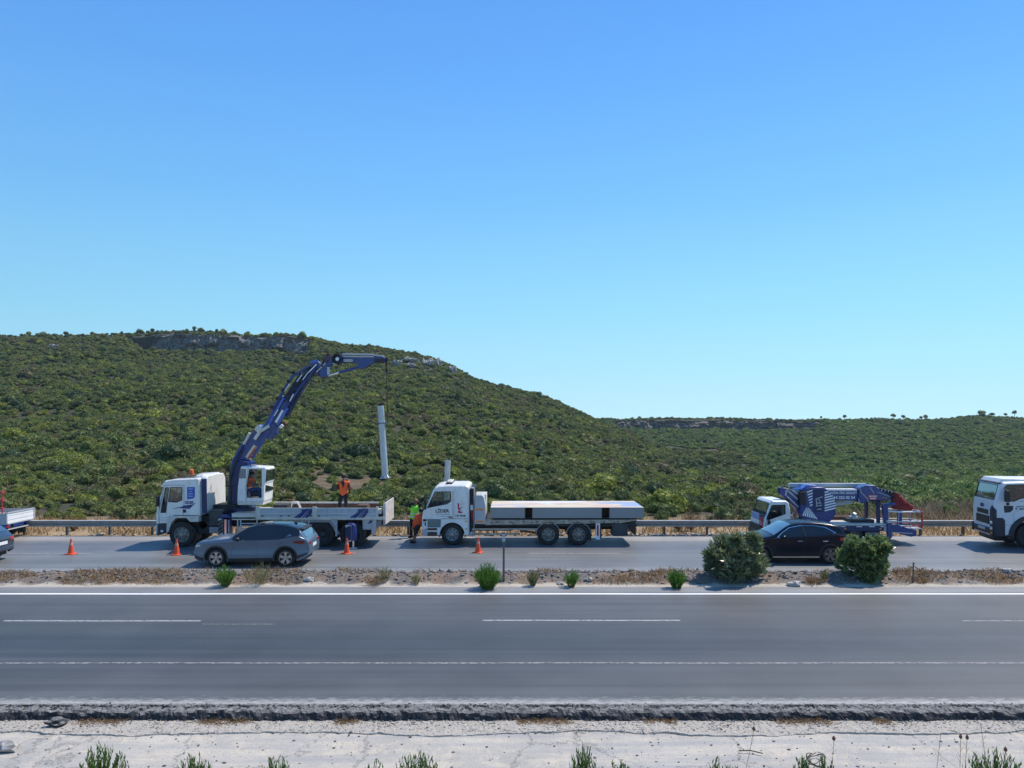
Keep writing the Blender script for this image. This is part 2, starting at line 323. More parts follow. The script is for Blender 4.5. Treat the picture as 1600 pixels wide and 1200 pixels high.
mb = MB(); nx = 1100; ys = [(15.40, 0.0), (15.33, 0.0), (15.28, -0.025), (15.22, -0.03), (15.15, -0.045), (15.10, -0.07), (15.07, -0.12), (15.05, -0.17), (15.03, -0.21), (15.0, -0.235)]
for i in range(nx+1):
    x = -22+44*i/nx
    for k, (y, z) in enumerate(ys):
        a = 0 if k == 0 else (0.35 if k == 1 else 1)
        p = Vector((x*7, y*9, z*9)); q2 = Vector((x*0.6, 0, 3))
        mb.v.append((x, y+a*(noise.noise(p)*0.05+noise.noise(p*2.7)*0.03+noise.noise(q2)*0.06), z+a*(noise.noise(p+Vector((9, 9, 9)))*0.03)))
m = len(ys)
mb.f = [(i*m+j, (i+1)*m+j, (i+1)*m+j+1, i*m+j+1) for i in range(nx) for j in range(m-1)]
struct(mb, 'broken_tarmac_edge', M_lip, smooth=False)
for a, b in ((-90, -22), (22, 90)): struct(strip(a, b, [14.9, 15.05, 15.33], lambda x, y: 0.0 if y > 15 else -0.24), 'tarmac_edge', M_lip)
M_grit = mat('pale_grit', (0.44, 0.405, 0.35), 0.95, 0, 0.3, 25, bump=0.9, bscale=60, dirt=(0.25, 0.23, 0.20), dirt_amt=0.6)
mb = MB(); nx = 900
for i in range(nx+1):
    x = -22+44*i/nx
    e = 14.42+noise.noise(Vector((x*0.35, 0, 0)))*0.22+noise.noise(Vector((x*1.9, 4, 0)))*0.10+noise.noise(Vector((x*7, 4, 0)))*0.04
    for k, (y, z) in enumerate([(15.2, -0.205), (e+(15.2-e)*0.6, -0.2), (e+0.15, -0.192), (e+0.02, -0.198), (e+0.01, -0.24)]):
        mb.v.append((x, y, z+(noise.noise(Vector((x*3, y*5, 2)))*0.018+noise.noise(Vector((x*14, y*14, 2)))*0.012 if k < 4 else 0)))
mb.f = [(i*5+j, (i+1)*5+j, (i+1)*5+j+1, i*5+j+1) for i in range(nx) for j in range(4)]
struct(mb, 'grit_strip', M_grit)
# apron
mc = bpy.data.materials.new('weathered_concrete'); mc.use_nodes = True; n = mc.node_tree; b = n.nodes['Principled BSDF']; L = n.links.new
g = N(n, 'ShaderNodeNewGeometry')
def nz(scale, detail=6, rough=0.6, vec=None, dist=0):
    t = N(n, 'ShaderNodeTexNoise'); t.inputs['Scale'].default_value = scale; t.inputs['Detail'].default_value = detail; t.inputs['Roughness'].default_value = rough; t.inputs['Distortion'].default_value = dist
    L(vec or g.outputs['Position'], t.inputs['Vector']); return t
def mixc(fac, c1, c2):
    mx = N(n, 'ShaderNodeMix', data_type='RGBA'); L(fac, mx.inputs[0])
    for i, c in ((6, c1), (7, c2)):
        if isinstance(c, tuple): mx.inputs[i].default_value = (*c, 1)
        else: L(c, mx.inputs[i])
    return mx.outputs[2]
def mrg(src, a, b2, c=0, d=1):
    r = N(n, 'ShaderNodeMapRange'); r.inputs[1].default_value = a; r.inputs[2].default_value = b2; r.inputs[3].default_value = c; r.inputs[4].default_value = d; L(src, r.inputs[0]); return r.outputs[0]
c1 = mixc(mrg(nz(0.7).outputs[0], 0.35, 0.65), (0.50, 0.465, 0.40), (0.37, 0.352, 0.315))
c1 = mixc(mrg(nz(2.2, 8, 0.7).outputs[0], 0.48, 0.64, 0, 0.85), c1, (0.57, 0.50, 0.395))
c1 = mixc(mrg(nz(5.5, 10, 0.8).outputs[0], 0.52, 0.64, 0, 0.6), c1, (0.30, 0.295, 0.285))
mp = N(n, 'ShaderNodeMapping'); mp.inputs['Rotation'].default_value = (0, 0, math.radians(-52)); mp.inputs['Scale'].default_value = (0.25, 3.5, 1); L(g.outputs['Position'], mp.inputs[0])
c1 = mixc(mrg(nz(1.2, 6, 0.6, mp.outputs[0]).outputs[0], 0.46, 0.66, 0, 0.7), c1, (0.31, 0.31, 0.315))
c1 = mixc(mrg(nz(45, 3, 0.6).outputs[0], 0.58, 0.68, 0, 0.8), c1, (0.18, 0.17, 0.155))
c1 = mixc(mrg(nz(1.1, 12, 0.75, None, 0.6).outputs[0], 0.55, 0.70, 0, 0.55), c1, (0.26, 0.25, 0.235))
vo = N(n, 'ShaderNodeTexVoronoi', feature='DISTANCE_TO_EDGE'); vo.inputs['Scale'].default_value = 0.45
dd = nz(2.5, 8, 0.7); va = N(n, 'ShaderNodeVectorMath', operation='MULTIPLY_ADD'); L(dd.outputs[1], va.inputs[0]); va.inputs[1].default_value = (0.7, 0.7, 0.7); L(g.outputs['Position'], va.inputs[2]); L(va.outputs[0], vo.inputs['Vector'])
c1 = mixc(mrg(vo.outputs[0], 0.003, 0.011, 0.55, 0), c1, (0.10, 0.095, 0.09))
L(c1, b.inputs['Base Color']); b.inputs['Roughness'].default_value = 0.9
bp = N(n, 'ShaderNodeBump'); bp.inputs['Strength'].default_value = 0.5; bp.inputs['Distance'].default_value = 0.02; L(nz(14, 8, 0.7).outputs[0], bp.inputs['Height']); L(bp.outputs[0], b.inputs['Normal'])
ys = [-60, -10, 2, 8, 10.5, 11.5, 12, 12.5, 13, 13.5, 14, 14.6, 15.2]
def apz(x, y): return -0.222+0.55*sm(12.8, 5, y)+0.02*noise.noise(Vector((x*0.5, y*0.7, 1)))
struct(strip(-90, 90, ys, apz, 240), 'concrete_apron', mc, smooth=True)
# central reservation: sand along the near edge, a low berm of gravel
mm = bpy.data.materials.new('median_ground'); mm.use_nodes = True; n = mm.node_tree; b = n.nodes['Principled BSDF']; L = n.links.new
g = N(n, 'ShaderNodeNewGeometry'); sp = N(n, 'ShaderNodeSeparateXYZ'); L(g.outputs['Position'], sp.inputs[0])
c1 = mixc(mrg(nz(0.9).outputs[0], 0.4, 0.6), (0.14, 0.125, 0.11), (0.23, 0.145, 0.085))
c1 = mixc(mrg(nz(25, 4, 0.7).outputs[0], 0.5, 0.62), c1, (0.26, 0.245, 0.23))
ad = N(n, 'ShaderNodeMath', operation='MULTIPLY_ADD'); L(nz(1.1, 5, 0.7).outputs[0], ad.inputs[0]); ad.inputs[1].default_value = 1.3; L(sp.outputs[1], ad.inputs[2])
c1 = mixc(mrg(ad.outputs[0], 26.95, 27.2, 1, 0), c1, (0.50, 0.45, 0.37))
L(c1, b.inputs['Base Color']); b.inputs['Roughness'].default_value = 0.95
bp = N(n, 'ShaderNodeBump'); bp.inputs['Strength'].default_value = 0.9; bp.inputs['Distance'].default_value = 0.05; L(nz(18, 6, 0.7).outputs[0], bp.inputs['Height']); L(bp.outputs[0], b.inputs['Normal'])
def medz(x, y):
    if y < 26.11: return -0.02
    if y > 28.1: return -0.02
    return 0.02+0.2*sm(26.3, 27.2, y)*sm(28.2, 27.6, y)+0.05*noise.noise(Vector((x*1.2, y*2, 0)))+0.05*noise.noise(Vector((x*4, y*4, 7)))*sm(26.2, 26.8, y)
struct(strip(-75, 75, [26.05+0.09*i for i in range(24)]+[28.18], medz, 900), 'central_reservation_ground', mm, smooth=True)

# hills
mh = bpy.data.materials.new('hill_soil'); mh.use_nodes = True; n = mh.node_tree; b = n.nodes['Principled BSDF']; L = n.links.new
g = N(n, 'ShaderNodeNewGeometry')
c1 = mixc(mrg(nz(0.25).outputs[0], 0.4, 0.6), (0.07, 0.06, 0.04), (0.045, 0.055, 0.025))
att = N(n, 'ShaderNodeAttribute', attribute_name='bare'); 
c1 = mixc(att.outputs['Fac'], c1, mixc(mrg(nz(1.2, 7, 0.7).outputs[0], 0.4, 0.6), (0.20, 0.14, 0.085), (0.10, 0.085, 0.045)))
att = N(n, 'ShaderNodeAttribute', attribute_name='verge')
c1 = mixc(att.outputs['Fac'], c1, mixc(mrg(nz(3, 7, 0.7).outputs[0], 0.4, 0.6), (0.36, 0.24, 0.11), (0.42, 0.33, 0.22)))
L(c1, b.inputs['Base Color']); b.inputs['Roughness'].default_value = 1.0
bp = N(n, 'ShaderNodeBump'); bp.inputs['Strength'].default_value = 1.0; bp.inputs['Distance'].default_value = 0.3; L(nz(1.5, 8, 0.7).outputs[0], bp.inputs['Height']); L(bp.outputs[0], b.inputs['Normal'])
us = [-1.6, -1.3, -1.1, -0.95, -0.85]+[-0.78+0.006*i for i in range(261)]+[0.85, 0.95, 1.1, 1.3, 1.6]
Ys = [37.4]; 
while Ys[-1] < 620: Ys.append(Ys[-1]+max(0.7, 0.014*Ys[-1]) if Ys[-1] < 345 else Ys[-1]*1.08)
for D in (252.6, 253.1, 322.6, 323.1): Ys.append(D)
Ys.sort()
mb = MB(); bare = []; verge = []
for u in us:
    for y in Ys:
        x = u*y; mb.v.append((x, y, (hill(x, y) if y > 44 else 0.02*noise.noise(Vector((x, y, 0)))-0.01)))
        bare.append(min(1, soil_spot(x, y)*1.4)); verge.append(1-sm(42, 47, y))
m = len(Ys)
mb.f = [(i*m+j, (i+1)*m+j, (i+1)*m+j+1, i*m+j+1) for i in range(len(us)-1) for j in range(m-1)]
o = struct(mb, 'hills', mh, smooth=True)
for nm, dat in (('bare', bare), ('verge', verge)):
    a = o.data.attributes.new(nm, 'FLOAT', 'POINT'); a.data.foreach_set('value', dat)
struct(strip(-1100, 1100, [-200, 900], lambda x, y: -9.5), 'ground', M_grit)
HAZE = 0.00016
mb = MB(); mb.box(-1120, 1120, -220, 920, -10.5, 62); hz = mb.build('haze', M_grit); hz['kind'] = 'stuff'
m_ = bpy.data.materials.new('haze'); m_.use_nodes = True; n = m_.node_tree; n.nodes.clear(); o_ = N(n, 'ShaderNodeOutputMaterial'); v_ = N(n, 'ShaderNodeVolumePrincipled')
v_.inputs['Color'].default_value = (0.75, 0.85, 1.0, 1); v_.inputs['Density'].default_value = HAZE; v_.inputs['Anisotropy'].default_value = 0.2; n.links.new(v_.outputs[0], o_.inputs['Volume'])
hz.data.materials.clear(); hz.data.materials.append(m_)
# ---------------------------------------------------------------- vegetation
def leafmat(name, cols, rough=0.6, wn=0.06, inst=True, trans=0.25):
    """foliage: tone varies from plant to plant and in broad patches over the hillside"""
    m = bpy.data.materials.new(name); m.use_nodes = True; n = m.node_tree; b = n.nodes['Principled BSDF']; L = n.links.new
    oi = N(n, 'ShaderNodeObjectInfo'); g = N(n, 'ShaderNodeNewGeometry')
    t = N(n, 'ShaderNodeTexNoise'); t.inputs['Scale'].default_value = wn; t.inputs['Detail'].default_value = 3; L(oi.outputs['Location'] if inst else g.outputs['Position'], t.inputs['Vector'])
    ma = N(n, 'ShaderNodeMath', operation='MULTIPLY_ADD'); L(t.outputs[0], ma.inputs[0]); ma.inputs[1].default_value = 1.5; ma.inputs[2].default_value = -0.62
    mb_ = N(n, 'ShaderNodeMath', operation='MULTIPLY_ADD'); L(oi.outputs['Random'], mb_.inputs[0]); mb_.inputs[1].default_value = 0.85 if inst else 0.0; L(ma.outputs[0], mb_.inputs[2])
    cr = N(n, 'ShaderNodeValToRGB'); L(mb_.outputs[0], cr.inputs[0]); e = cr.color_ramp.elements
    e[0].color = (*cols[0], 1); e[1].color = (*cols[-1], 1); e[0].position = 0.05; e[1].position = 0.98
    for i, c in enumerate(cols[1:-1]):
        k = e.new(0.05+0.93*(i+1)/(len(cols)-1)); k.color = (*c, 1)
    ri = N(n, 'ShaderNodeMapRange'); ri.inputs[3].default_value = 0.5; ri.inputs[4].default_value = 1.6; L(g.outputs['Random Per Island'], ri.inputs[0])
    vs = N(n, 'ShaderNodeVectorMath', operation='SCALE'); L(cr.outputs[0], vs.inputs[0]); L(ri.outputs[0], vs.inputs['Scale'])
    L(vs.outputs[0], b.inputs['Base Color']); b.inputs['Roughness'].default_value = rough; b.inputs['Specular IOR Level'].default_value = 0.3
    if trans:
        tr = N(n, 'ShaderNodeBsdfTranslucent'); L(vs.outputs[0], tr.inputs[0]); mx = N(n, 'ShaderNodeMixShader'); mx.inputs[0].default_value = trans
        L(b.outputs[0], mx.inputs[1]); L(tr.outputs[0], mx.inputs[2]); L(mx.outputs[0], n.nodes['Material Output'].inputs[0])
    return m
ML_hill = leafmat('maquis_leaves', [(0.066, 0.104, 0.048), (0.115, 0.152, 0.052), (0.175, 0.198, 0.060), (0.135, 0.178, 0.052), (0.250, 0.280, 0.052), (0.170, 0.155, 0.075)])
ML_ole = leafmat('oleander_leaves', [(0.15, 0.19, 0.09), (0.28, 0.32, 0.18), (0.42, 0.44, 0.32)], 0.3, 2.0, False, 0.4)
ML_bro = leafmat('broad_leaves', [(0.15, 0.21, 0.07), (0.26, 0.33, 0.12), (0.40, 0.45, 0.26)], 0.3, 2.0, False, 0.4)
for m_ in (ML_ole, ML_bro): m_.node_tree.nodes['Principled BSDF'].inputs['Specular IOR Level'].default_value = 0.9
ML_fresh = leafmat('fresh_green', [(0.09, 0.20, 0.02), (0.13, 0.26, 0.03)], 0.6, 2.0, False)
ML_sage = leafmat('sage_green', [(0.075, 0.14, 0.025), (0.13, 0.20, 0.05)], 0.6, 2.0, False)
ML_dry = leafmat('dry_stems', [(0.28, 0.17, 0.08), (0.38, 0.26, 0.12)], 0.8, 1.0, False)
ML_drygreen = leafmat('drying_weed', [(0.20, 0.20, 0.08), (0.30, 0.25, 0.12)], 0.8, 1.0, False)
ML_dryu = leafmat('dry_undergrowth', [(0.27, 0.20, 0.12), (0.42, 0.31, 0.19)], 0.8, 0.6, False)
ML_med = leafmat('median_straw', [(0.34, 0.21, 0.10), (0.50, 0.35, 0.18)], 0.8, 0.8, False)
ML_gold = leafmat('dry_grass', [(0.36, 0.23, 0.10), (0.52, 0.36, 0.17)], 0.8, 0.5, False)

def quad(mb, c, d, u, l, wd):      # leaf card: centre, long axis, cross axis
    mb.add([c-d*l/2-u*wd/2, c-d*l/2+u*wd/2, c+d*l/2+u*wd/2, c+d*l/2-u*wd/2], [(0, 1, 2, 3)])
def leaf(mb, c, d, u, l, wd):      # pointed leaf
    mb.add([c, c+d*l*0.45+u*wd/2, c+d*l, c+d*l*0.45-u*wd/2], [(0, 1, 2, 3)])
def rv(r):
    while True:
        v = Vector((r.uniform(-1, 1), r.uniform(-1, 1), r.uniform(-1, 1)))
        if 0.05 < v.length < 1: return v.normalized()
def shrub_mesh(seed, lobes=7, cards=620, flat=0.62, size=0.17):
    r = random.Random(seed); mb = MB(); L = []
    for i in range(lobes):
        a = r.uniform(0, 6.283); d = r.uniform(0, 0.62); rr = r.uniform(0.24, 0.46)
        c = Vector((math.cos(a)*d, math.sin(a)*d, (0.35+r.uniform(0, 0.5)*(1-d))*flat*1.25)); L.append((c, rr))
        mb.add(*ico(c, rr*0.86, 2, 0.35, seed*9+i, (1, 1, 0.85), 2.2))
    for i in range(cards):
        c, rr = r.choice(L); nrm = rv(r)
        if nrm.z < -0.25: nrm.z *= -1
        p = c+Vector((nrm.x, nrm.y, nrm.z*0.85))*rr*r.uniform(0.84, 1.12)
        d = (rv(r)+nrm*0.6).normalized(); u = d.cross(rv(r)).normalized()
        leaf(mb, p, d, u, size*r.uniform(0.8, 1.5), size*r.uniform(0.5, 0.9))
    me = bpy.data.meshes.new('shrub_kind'); me.from_pydata([tuple(v) for v in mb.v], [], mb.f); me.materials.append(ML_hill); return me
kinds = bpy.data.collections.new('shrub_kinds')
for i in range(7):
    ob = bpy.data.objects.new('shrub_kind', shrub_mesh(100+i, 9+i % 5, 2000, (0.62, 0.85, 0.55)[i % 3], 0.10)); kinds.objects.link(ob)
def scatter(name, pts, coll):
    """pts: (x, y, z, scale_xy, scale_z, rot, kind) -> one object, geometry-node instances"""
    me = bpy.data.meshes.new(name); me.from_pydata([p[:3] for p in pts], [], [])
    a = me.attributes.new('scl', 'FLOAT_VECTOR', 'POINT'); a.data.foreach_set('vector', [v for p in pts for v in (p[3], p[3], p[4])])
    a = me.attributes.new('rt', 'FLOAT_VECTOR', 'POINT'); a.data.foreach_set('vector', [v for p in pts for v in (0.0, 0.0, p[5])])
    a = me.attributes.new('kd', 'INT', 'POINT'); a.data.foreach_set('value', [p[6] for p in pts])
    o = bpy.data.objects.new(name, me); link(o)
    ng = bpy.data.node_groups.new(name, 'GeometryNodeTree'); ng.interface.new_socket('Geometry', in_out='INPUT', socket_type='NodeSocketGeometry'); ng.interface.new_socket('Geometry', in_out='OUTPUT', socket_type='NodeSocketGeometry')
    gi = N(ng, 'NodeGroupInput'); go = N(ng, 'NodeGroupOutput'); ip = N(ng, 'GeometryNodeInstanceOnPoints'); ci = N(ng, 'GeometryNodeCollectionInfo')
    ci.inputs['Collection'].default_value = coll; ci.inputs['Separate Children'].default_value = True; ci.inputs['Reset Children'].default_value = True
    ng.links.new(gi.outputs[0], ip.inputs['Points']); ng.links.new(ci.outputs[0], ip.inputs['Instance']); ip.inputs['Pick Instance'].default_value = True
    for nm, ty, sock in (('kd', 'INT', 'Instance Index'), ('scl', 'FLOAT_VECTOR', 'Scale'), ('rt', 'FLOAT_VECTOR', 'Rotation')):
        na = N(ng, 'GeometryNodeInputNamedAttribute', data_type=ty); na.inputs['Name'].default_value = nm; ng.links.new(na.outputs['Attribute'], ip.inputs[sock])
    ng.links.new(ip.outputs[0], go.inputs[0])
    md = o.modifiers.new('scatter', 'NODES'); md.node_group = ng
    return tag(o, kind='stuff')
BL = ((621, 567, 8, 1.5, 'pale jagged boulder leftmost of the rocks just below the hilltop, beyond the crane hook'), (643, 563, 10, 0.6, 'long pale boulder right of the crane hook near the hilltop'), (644, 571, 6, 0.9, 'small cream boulder under the long pale boulder near the hilltop'),
      (667, 567, 8, 1.1, 'grey boulder left in the pair of blocks on the shoulder of the hill'), (681, 567, 9, 1.2, 'grey boulder right in the pair of blocks on the shoulder of the hill'), (705, 578, 8, 1.1, 'round boulder standing alone lowest on the right shoulder of the hill'), (84, 541, 6, 0.8, 'small pale boulder on the far left below the ridge'), (386, 537, 8, 1.0, 'bright boulder breaking out of the long cliff band on the left hill'))
BPos = []
for px, py, s, t, lb in BL:
    D = DL(px)-45
    for k in range(90):
        if hill(X(px, D), D) > Z(py, D)-s*D/F*0.55: break
        D += 0.5
    BPos.append((X(px, D), D, Z(py, D), s*D/F, t, lb, px))
BP = [(b[0], b[1]) for b in BPos]
pts = []; y = 43.0
while y < 372:
    st = 1.02 if y < 90 else (1.2 if y < 200 else 1.45)
    x = -0.78*y
    while x < 0.78*y:
        px_, py_ = x+R.uniform(-.6, .6)*st, y+R.uniform(-.6, .6)*st
        px = CX+F*px_/py_; x += st
        if py_ > DL(px)+22 and px < 900: continue
        if px > 900 and DL(px)+3 < py_ < DL(px)+16 and px < 1150: continue
        dn = noise.noise(Vector((px_*0.09, py_*0.09, 20)))
        sp_ = soil_spot(px_, py_)
        if R.random() < sp_*0.62: continue
        if py_ < 50 and R.random() < 0.45*(50-py_)/7: continue
        if R.random() < 0.08+max(0, dn-0.25)*0.6: continue
        if any(abs(px_-a) < 1.5 and -5.5 < py_-b < 0.5 for a, b in BP): continue
        s = (0.38+0.72*R.random()**1.3)*(1+0.35*noise.noise(Vector((px_*0.05, py_*0.05, 3))))
        if R.random() < 0.07: s *= 1.65
        if py_ < 56: s *= 0.62+0.38*(py_-43)/13
        s *= 1-0.45*min(1, sp_*1.5)
        if (abs(py_-(DL(px)-9.5)) < 3.2 and bandL(px) > .5) or (abs(py_-(DR-9.5)) < 3.2 and bandR(px) > .5): 
            if R.random() < 0.75: continue
        if py_ > (DL(px)-4 if px < 935 else DR-4): s *= 0.75
        pts.append((px_, py_, hill(px_, py_)-0.12*s, s*1.12, s*R.uniform(0.8, 1.25), R.uniform(0, 6.28), R.randrange(7)))
    y += st
kinds2 = bpy.data.collections.new('ridge_shrub_kinds')
ML_hill2 = leafmat('ridge_leaves', [(0.085, 0.140, 0.060), (0.130, 0.195, 0.065), (0.180, 0.245, 0.070), (0.150, 0.220, 0.062), (0.235, 0.295, 0.068), (0.18, 0.20, 0.085)])
for k_ in kinds.objects:
    me2 = k_.data.copy(); me2.materials[0] = ML_hill2; kinds2.objects.link(bpy.data.objects.new('ridge_shrub_kind', me2))
def far_side(p):
    px = CX+F*p[0]/p[1]; return px > 850 and (px > 1190 or p[1] > DL(px)+4)
tag(scatter('hillside_scrub', [p for p in pts if not far_side(p)], kinds)); tag(scatter('far_ridge_scrub', [p for p in pts if far_side(p)], kinds2))
print('scrub', len(pts))

# limestone cliff bands below the two ridges, boulders
def cliff(name, p0, p1, D, hgt, drop, label, cat='cliff'):
    mb = MB(); nx = int((p1-p0)*1.2); nz_ = 12
    for i in range(nx+1):
        px = p0+(p1-p0)*i/nx; Dd = D(px); e = sm(p0, p0+14, px)*(1-sm(p1-14, p1, px))
        for k in range(nz_+1):
            t = k/nz_; y = Dd-11.6; x = (px-CX)/F*y; zb = hill(x, y-1.2, False)-0.8; zt = hill(x, Dd-7, False)+0.1
            zt = zb+(zt-zb)*(0.3+0.7*e)*(0.93+0.12*noise.noise(Vector((x*0.25, 3, 0))))
            p = Vector((x*0.35, 1, (zb+(zt-zb)*t)*0.6)); blk = noise.cell(Vector((x*0.28, 0, t*2.2+7)))
            mb.v.append((x, y+t*1.0+noise.noise(p)*1.3+noise.noise(p*3)*0.6+blk*0.7, zb+(zt-zb)*t))
        y = Dd-5; mb.v.append(((px-CX)/F*y, y, zt-0.7))
    m = nz_+2
    mb.f = [(i*m+j, (i+1)*m+j, (i+1)*m+j+1, i*m+j+1) for i in range(nx) for j in range(m-1)]
    o = mb.build(name, M_dirtyrock); return tag(o, kind='structure')
cliff('cliff_face', 232, 492, DL, 5, 0, 'x')
cliff('cliff_face', 958, 1290, lambda p: DR, 4, 0, 'x').data.materials[0] = mat('dark_cliff', (0.16, 0.145, 0.12), 0.95, 0, 0.5, 1.0, dirt=(0.06, 0.07, 0.05), dirt_amt=0.9, bump=0.8, bscale=2, stretch=(1, 1, 0.5))
M_boul = mat('pale_limestone', (0.38, 0.35, 0.31), 0.9, 0, 0.4, 0.9, bump=0.6, bscale=4, dirt=(0.2, 0.17, 0.14), dirt_amt=0.6)
for x, D, z, s, t, lb, px in BPos:
    mb = MB()
    for k in range(3): mb.add(*ico((x+(k-1)*s*0.7*R.uniform(.6, 1.2), D+R.uniform(-.5, .5), z+s*0.15*R.uniform(-1, 1)), s*R.uniform(0.38, 0.68), 2, 0.7, px+k, (1.0, 0.9, t), 1.6))
    tag(mb.build('boulder', M_boul), lb, 'boulder', 'pale boulders near the hilltop')

# separate trees that stand out on the two ridge lines
def crown_cards(mb, c, rx, rz, n, size, r, lobes=6, tuft=True, core=0.7, lf=quad, sub=1):
    L = []
    for i in range(lobes):
        v = rv(r); v.z = abs(v.z)*0.8-0.2
        L.append((c+Vector((v.x*rx*0.55, v.y*rx*0.55, v.z*rz*0.6)), r.uniform(0.4, 0.62)))
    for i, (p, k) in enumerate(L):
        if core: mb.add(*ico(p, 1, sub, 0.35, i+rx*10, (rx*k*core, rx*k*core, rz*k*core), 2))
    for i in range(n):
        p, k = r.choice(L); nr = rv(r); q = p+Vector((nr.x*rx*k, nr.y*rx*k, nr.z*rz*k))*r.uniform(0.7, 1.1)
        d = (rv(r)+nr*0.8).normalized(); lf(mb, q, d, d.cross(rv(r)).normalized(), size*r.uniform(0.7, 1.3), size*r.uniform(0.4, 0.7))
def tree(px, py, wpx, hpx, D, label, umb=False, grp='lone trees along the ridges'):
    D0 = D; x = X(px, D); zb = hill(x, D)-0.2; zt = Z(py, D)
    k = D/F; H = max(hpx*k, zt-zb); w = wpx*k/2
    t = thing('ridge_tree', (x, D, zb), label, 'tree', grp); r = random.Random(px)
    H = zt-zb; rz = min(H*0.44, max(hpx*k*0.48, H*0.32)); w = max(w*0.85, rz*0.75)
    MB().cyl((x, D, zb), (x+0.1, D, zt-rz*1.2), 0.14*max(1, w*0.7), 0.08, 7).build('trunk', M_bark, t)
    mb = MB()
    crown_cards(mb, Vector((x, D, zt-rz*0.85)), w*1.15, rz, 420, 0.24, r, lobes=8, core=0.85)
    mb.build('crown', ML_hill, t)
for a in ((45, 518, 7, 6, 255, 'small dark bush-like tree on the left ridge near the left picture edge'), (103, 518, 9, 7, 257, 'low spreading tree on the left ridge, second from the left'), (129, 521, 6, 5, 257, 'tiny round tree on the left ridge beside a low spreading one'),
          (190, 518, 6, 5, 258, 'tiny tree at the left start of the flat summit'), (220, 515, 9, 7, 258, 'rounded tree on the flat summit left of two others'), (238, 513, 7, 7, 258, 'small upright tree between two rounded ones on the summit'), (292, 514, 7, 6, 258, 'little tree just left of the tallest pair on the summit'),
          (304, 510, 8, 9, 258, 'left crown of the tallest pair of trees on the summit'), (314, 512, 10, 8, 259, 'right crown of the tallest pair of trees on the summit'), (340, 514, 7, 6, 258, 'small tree just right of the tallest pair on the summit'), (432, 519, 8, 6, 258, 'dark bushy tree at the right end of the summit cliff'),
          (1395, 646, 9, 9, DR+4, 'round umbrella-shaped tree on the far right ridge, largest of three in a row'), (1411, 648, 7, 6, DR+5, 'small round tree right beside the umbrella-shaped one on the far ridge'), (1446, 648, 8, 7, DR+4, 'round tree on the far ridge above the boom lift basket'), (1439, 650, 5, 4, DR+4, 'tiny tree on the far ridge touching a rounder one'),
          (1320, 648, 3, 6, DR+4, 'thin little tree alone on the far ridge above the boom lift'), (1283, 650, 4, 4, DR+4, 'tiny tree leftmost on the far right ridge'), (1534, 641, 12, 9, DR+2, 'broad dark tree on the far ridge above the white truck cab'), (1550, 645, 8, 6, DR+3, 'low tree right of the broad dark one on the far ridge'),
          (1571, 645, 4, 5, DR+4, 'small sparse tree on the far ridge near the right picture edge'), (1585, 641, 4, 9, DR+4, 'thin tall tree rightmost on the far ridge')):
    tree(*a)
for px, py, wpx in ((955, 650, 14), (985, 652, 9), (1065, 651, 12), (1110, 652, 8), (1180, 651, 12), (1555, 650, 10), (170, 519, 12), (520, 533, 10), (570, 539, 8), (700, 563, 10), (1500, 650, 10)):
    pass

# dry grass on the verge beyond the far road
def grass(name, n, fx, h0, h1, wd, m, lean=0.25, seed=1):
    r = random.Random(seed); mb = MB()
    for i in range(n):
        x, y, z = fx(r); h = r.uniform(h0, h1); a = r.uniform(0, 6.283); lx, ly = r.gauss(0, lean)*h, r.gauss(0, lean)*h
        dx, dy = math.cos(a)*wd, math.sin(a)*wd
        mb.add([(x-dx, y-dy, z), (x+dx, y+dy, z), (x+lx*.4+dx*.6, y+ly*.4, z+h*.6), (x+lx, y+ly, z+h)], [(0, 1, 2, 3)])
    return mb.build(name, m)
def fx(r):
    while True:
        x, y = r.uniform(-33, 33), 37.75+6*r.random()**1.4
        if noise.noise(Vector((x*0.25, y*0.6, 2))) > -0.25: return x, y, -0.02
tag(grass('dry_grass', 13000, fx, 0.12, 0.40, 0.018, ML_gold, 0.3), kind='stuff')
def fx(r):
    while True:
        x, y = r.uniform(14, 33), r.uniform(41, 50)
        if noise.noise(Vector((x*0.2, y*0.2, 9))) > -0.2: return x, y, hill(x, y)-0.05
tag(grass('dry_undergrowth', 4500, fx, 0.3, 0.8, 0.022, ML_dryu, 0.35, 3), kind='stuff')
def fx(r):
    while True:
        x, y = r.uniform(-32, 14), r.uniform(40.5, 46)
        if noise.noise(Vector((x*0.22, y*0.2, 12))) > 0.12: return x, y, -0.05
tag(grass('dry_undergrowth', 3000, fx, 0.3, 0.7, 0.022, ML_dryu, 0.35, 4), kind='stuff')
# median grass tufts
def fx(r):
    while True:
        x, y = r.uniform(-22, 22), r.uniform(26.35, 28.0)
        px = CX+F*x/y; d = noise.noise(Vector((x*0.45, y*0.8, 31)))
        if (165 < px < 285 and r.random() < 0.9) or (380 < px < 470 and r.random() < .5) or d > 0.20: return x, y, medz(x, y)-0.01
tag(grass('dry_median_grass', 7000, fx, 0.04, 0.22, 0.008, ML_med, 0.45, 5), kind='stuff')

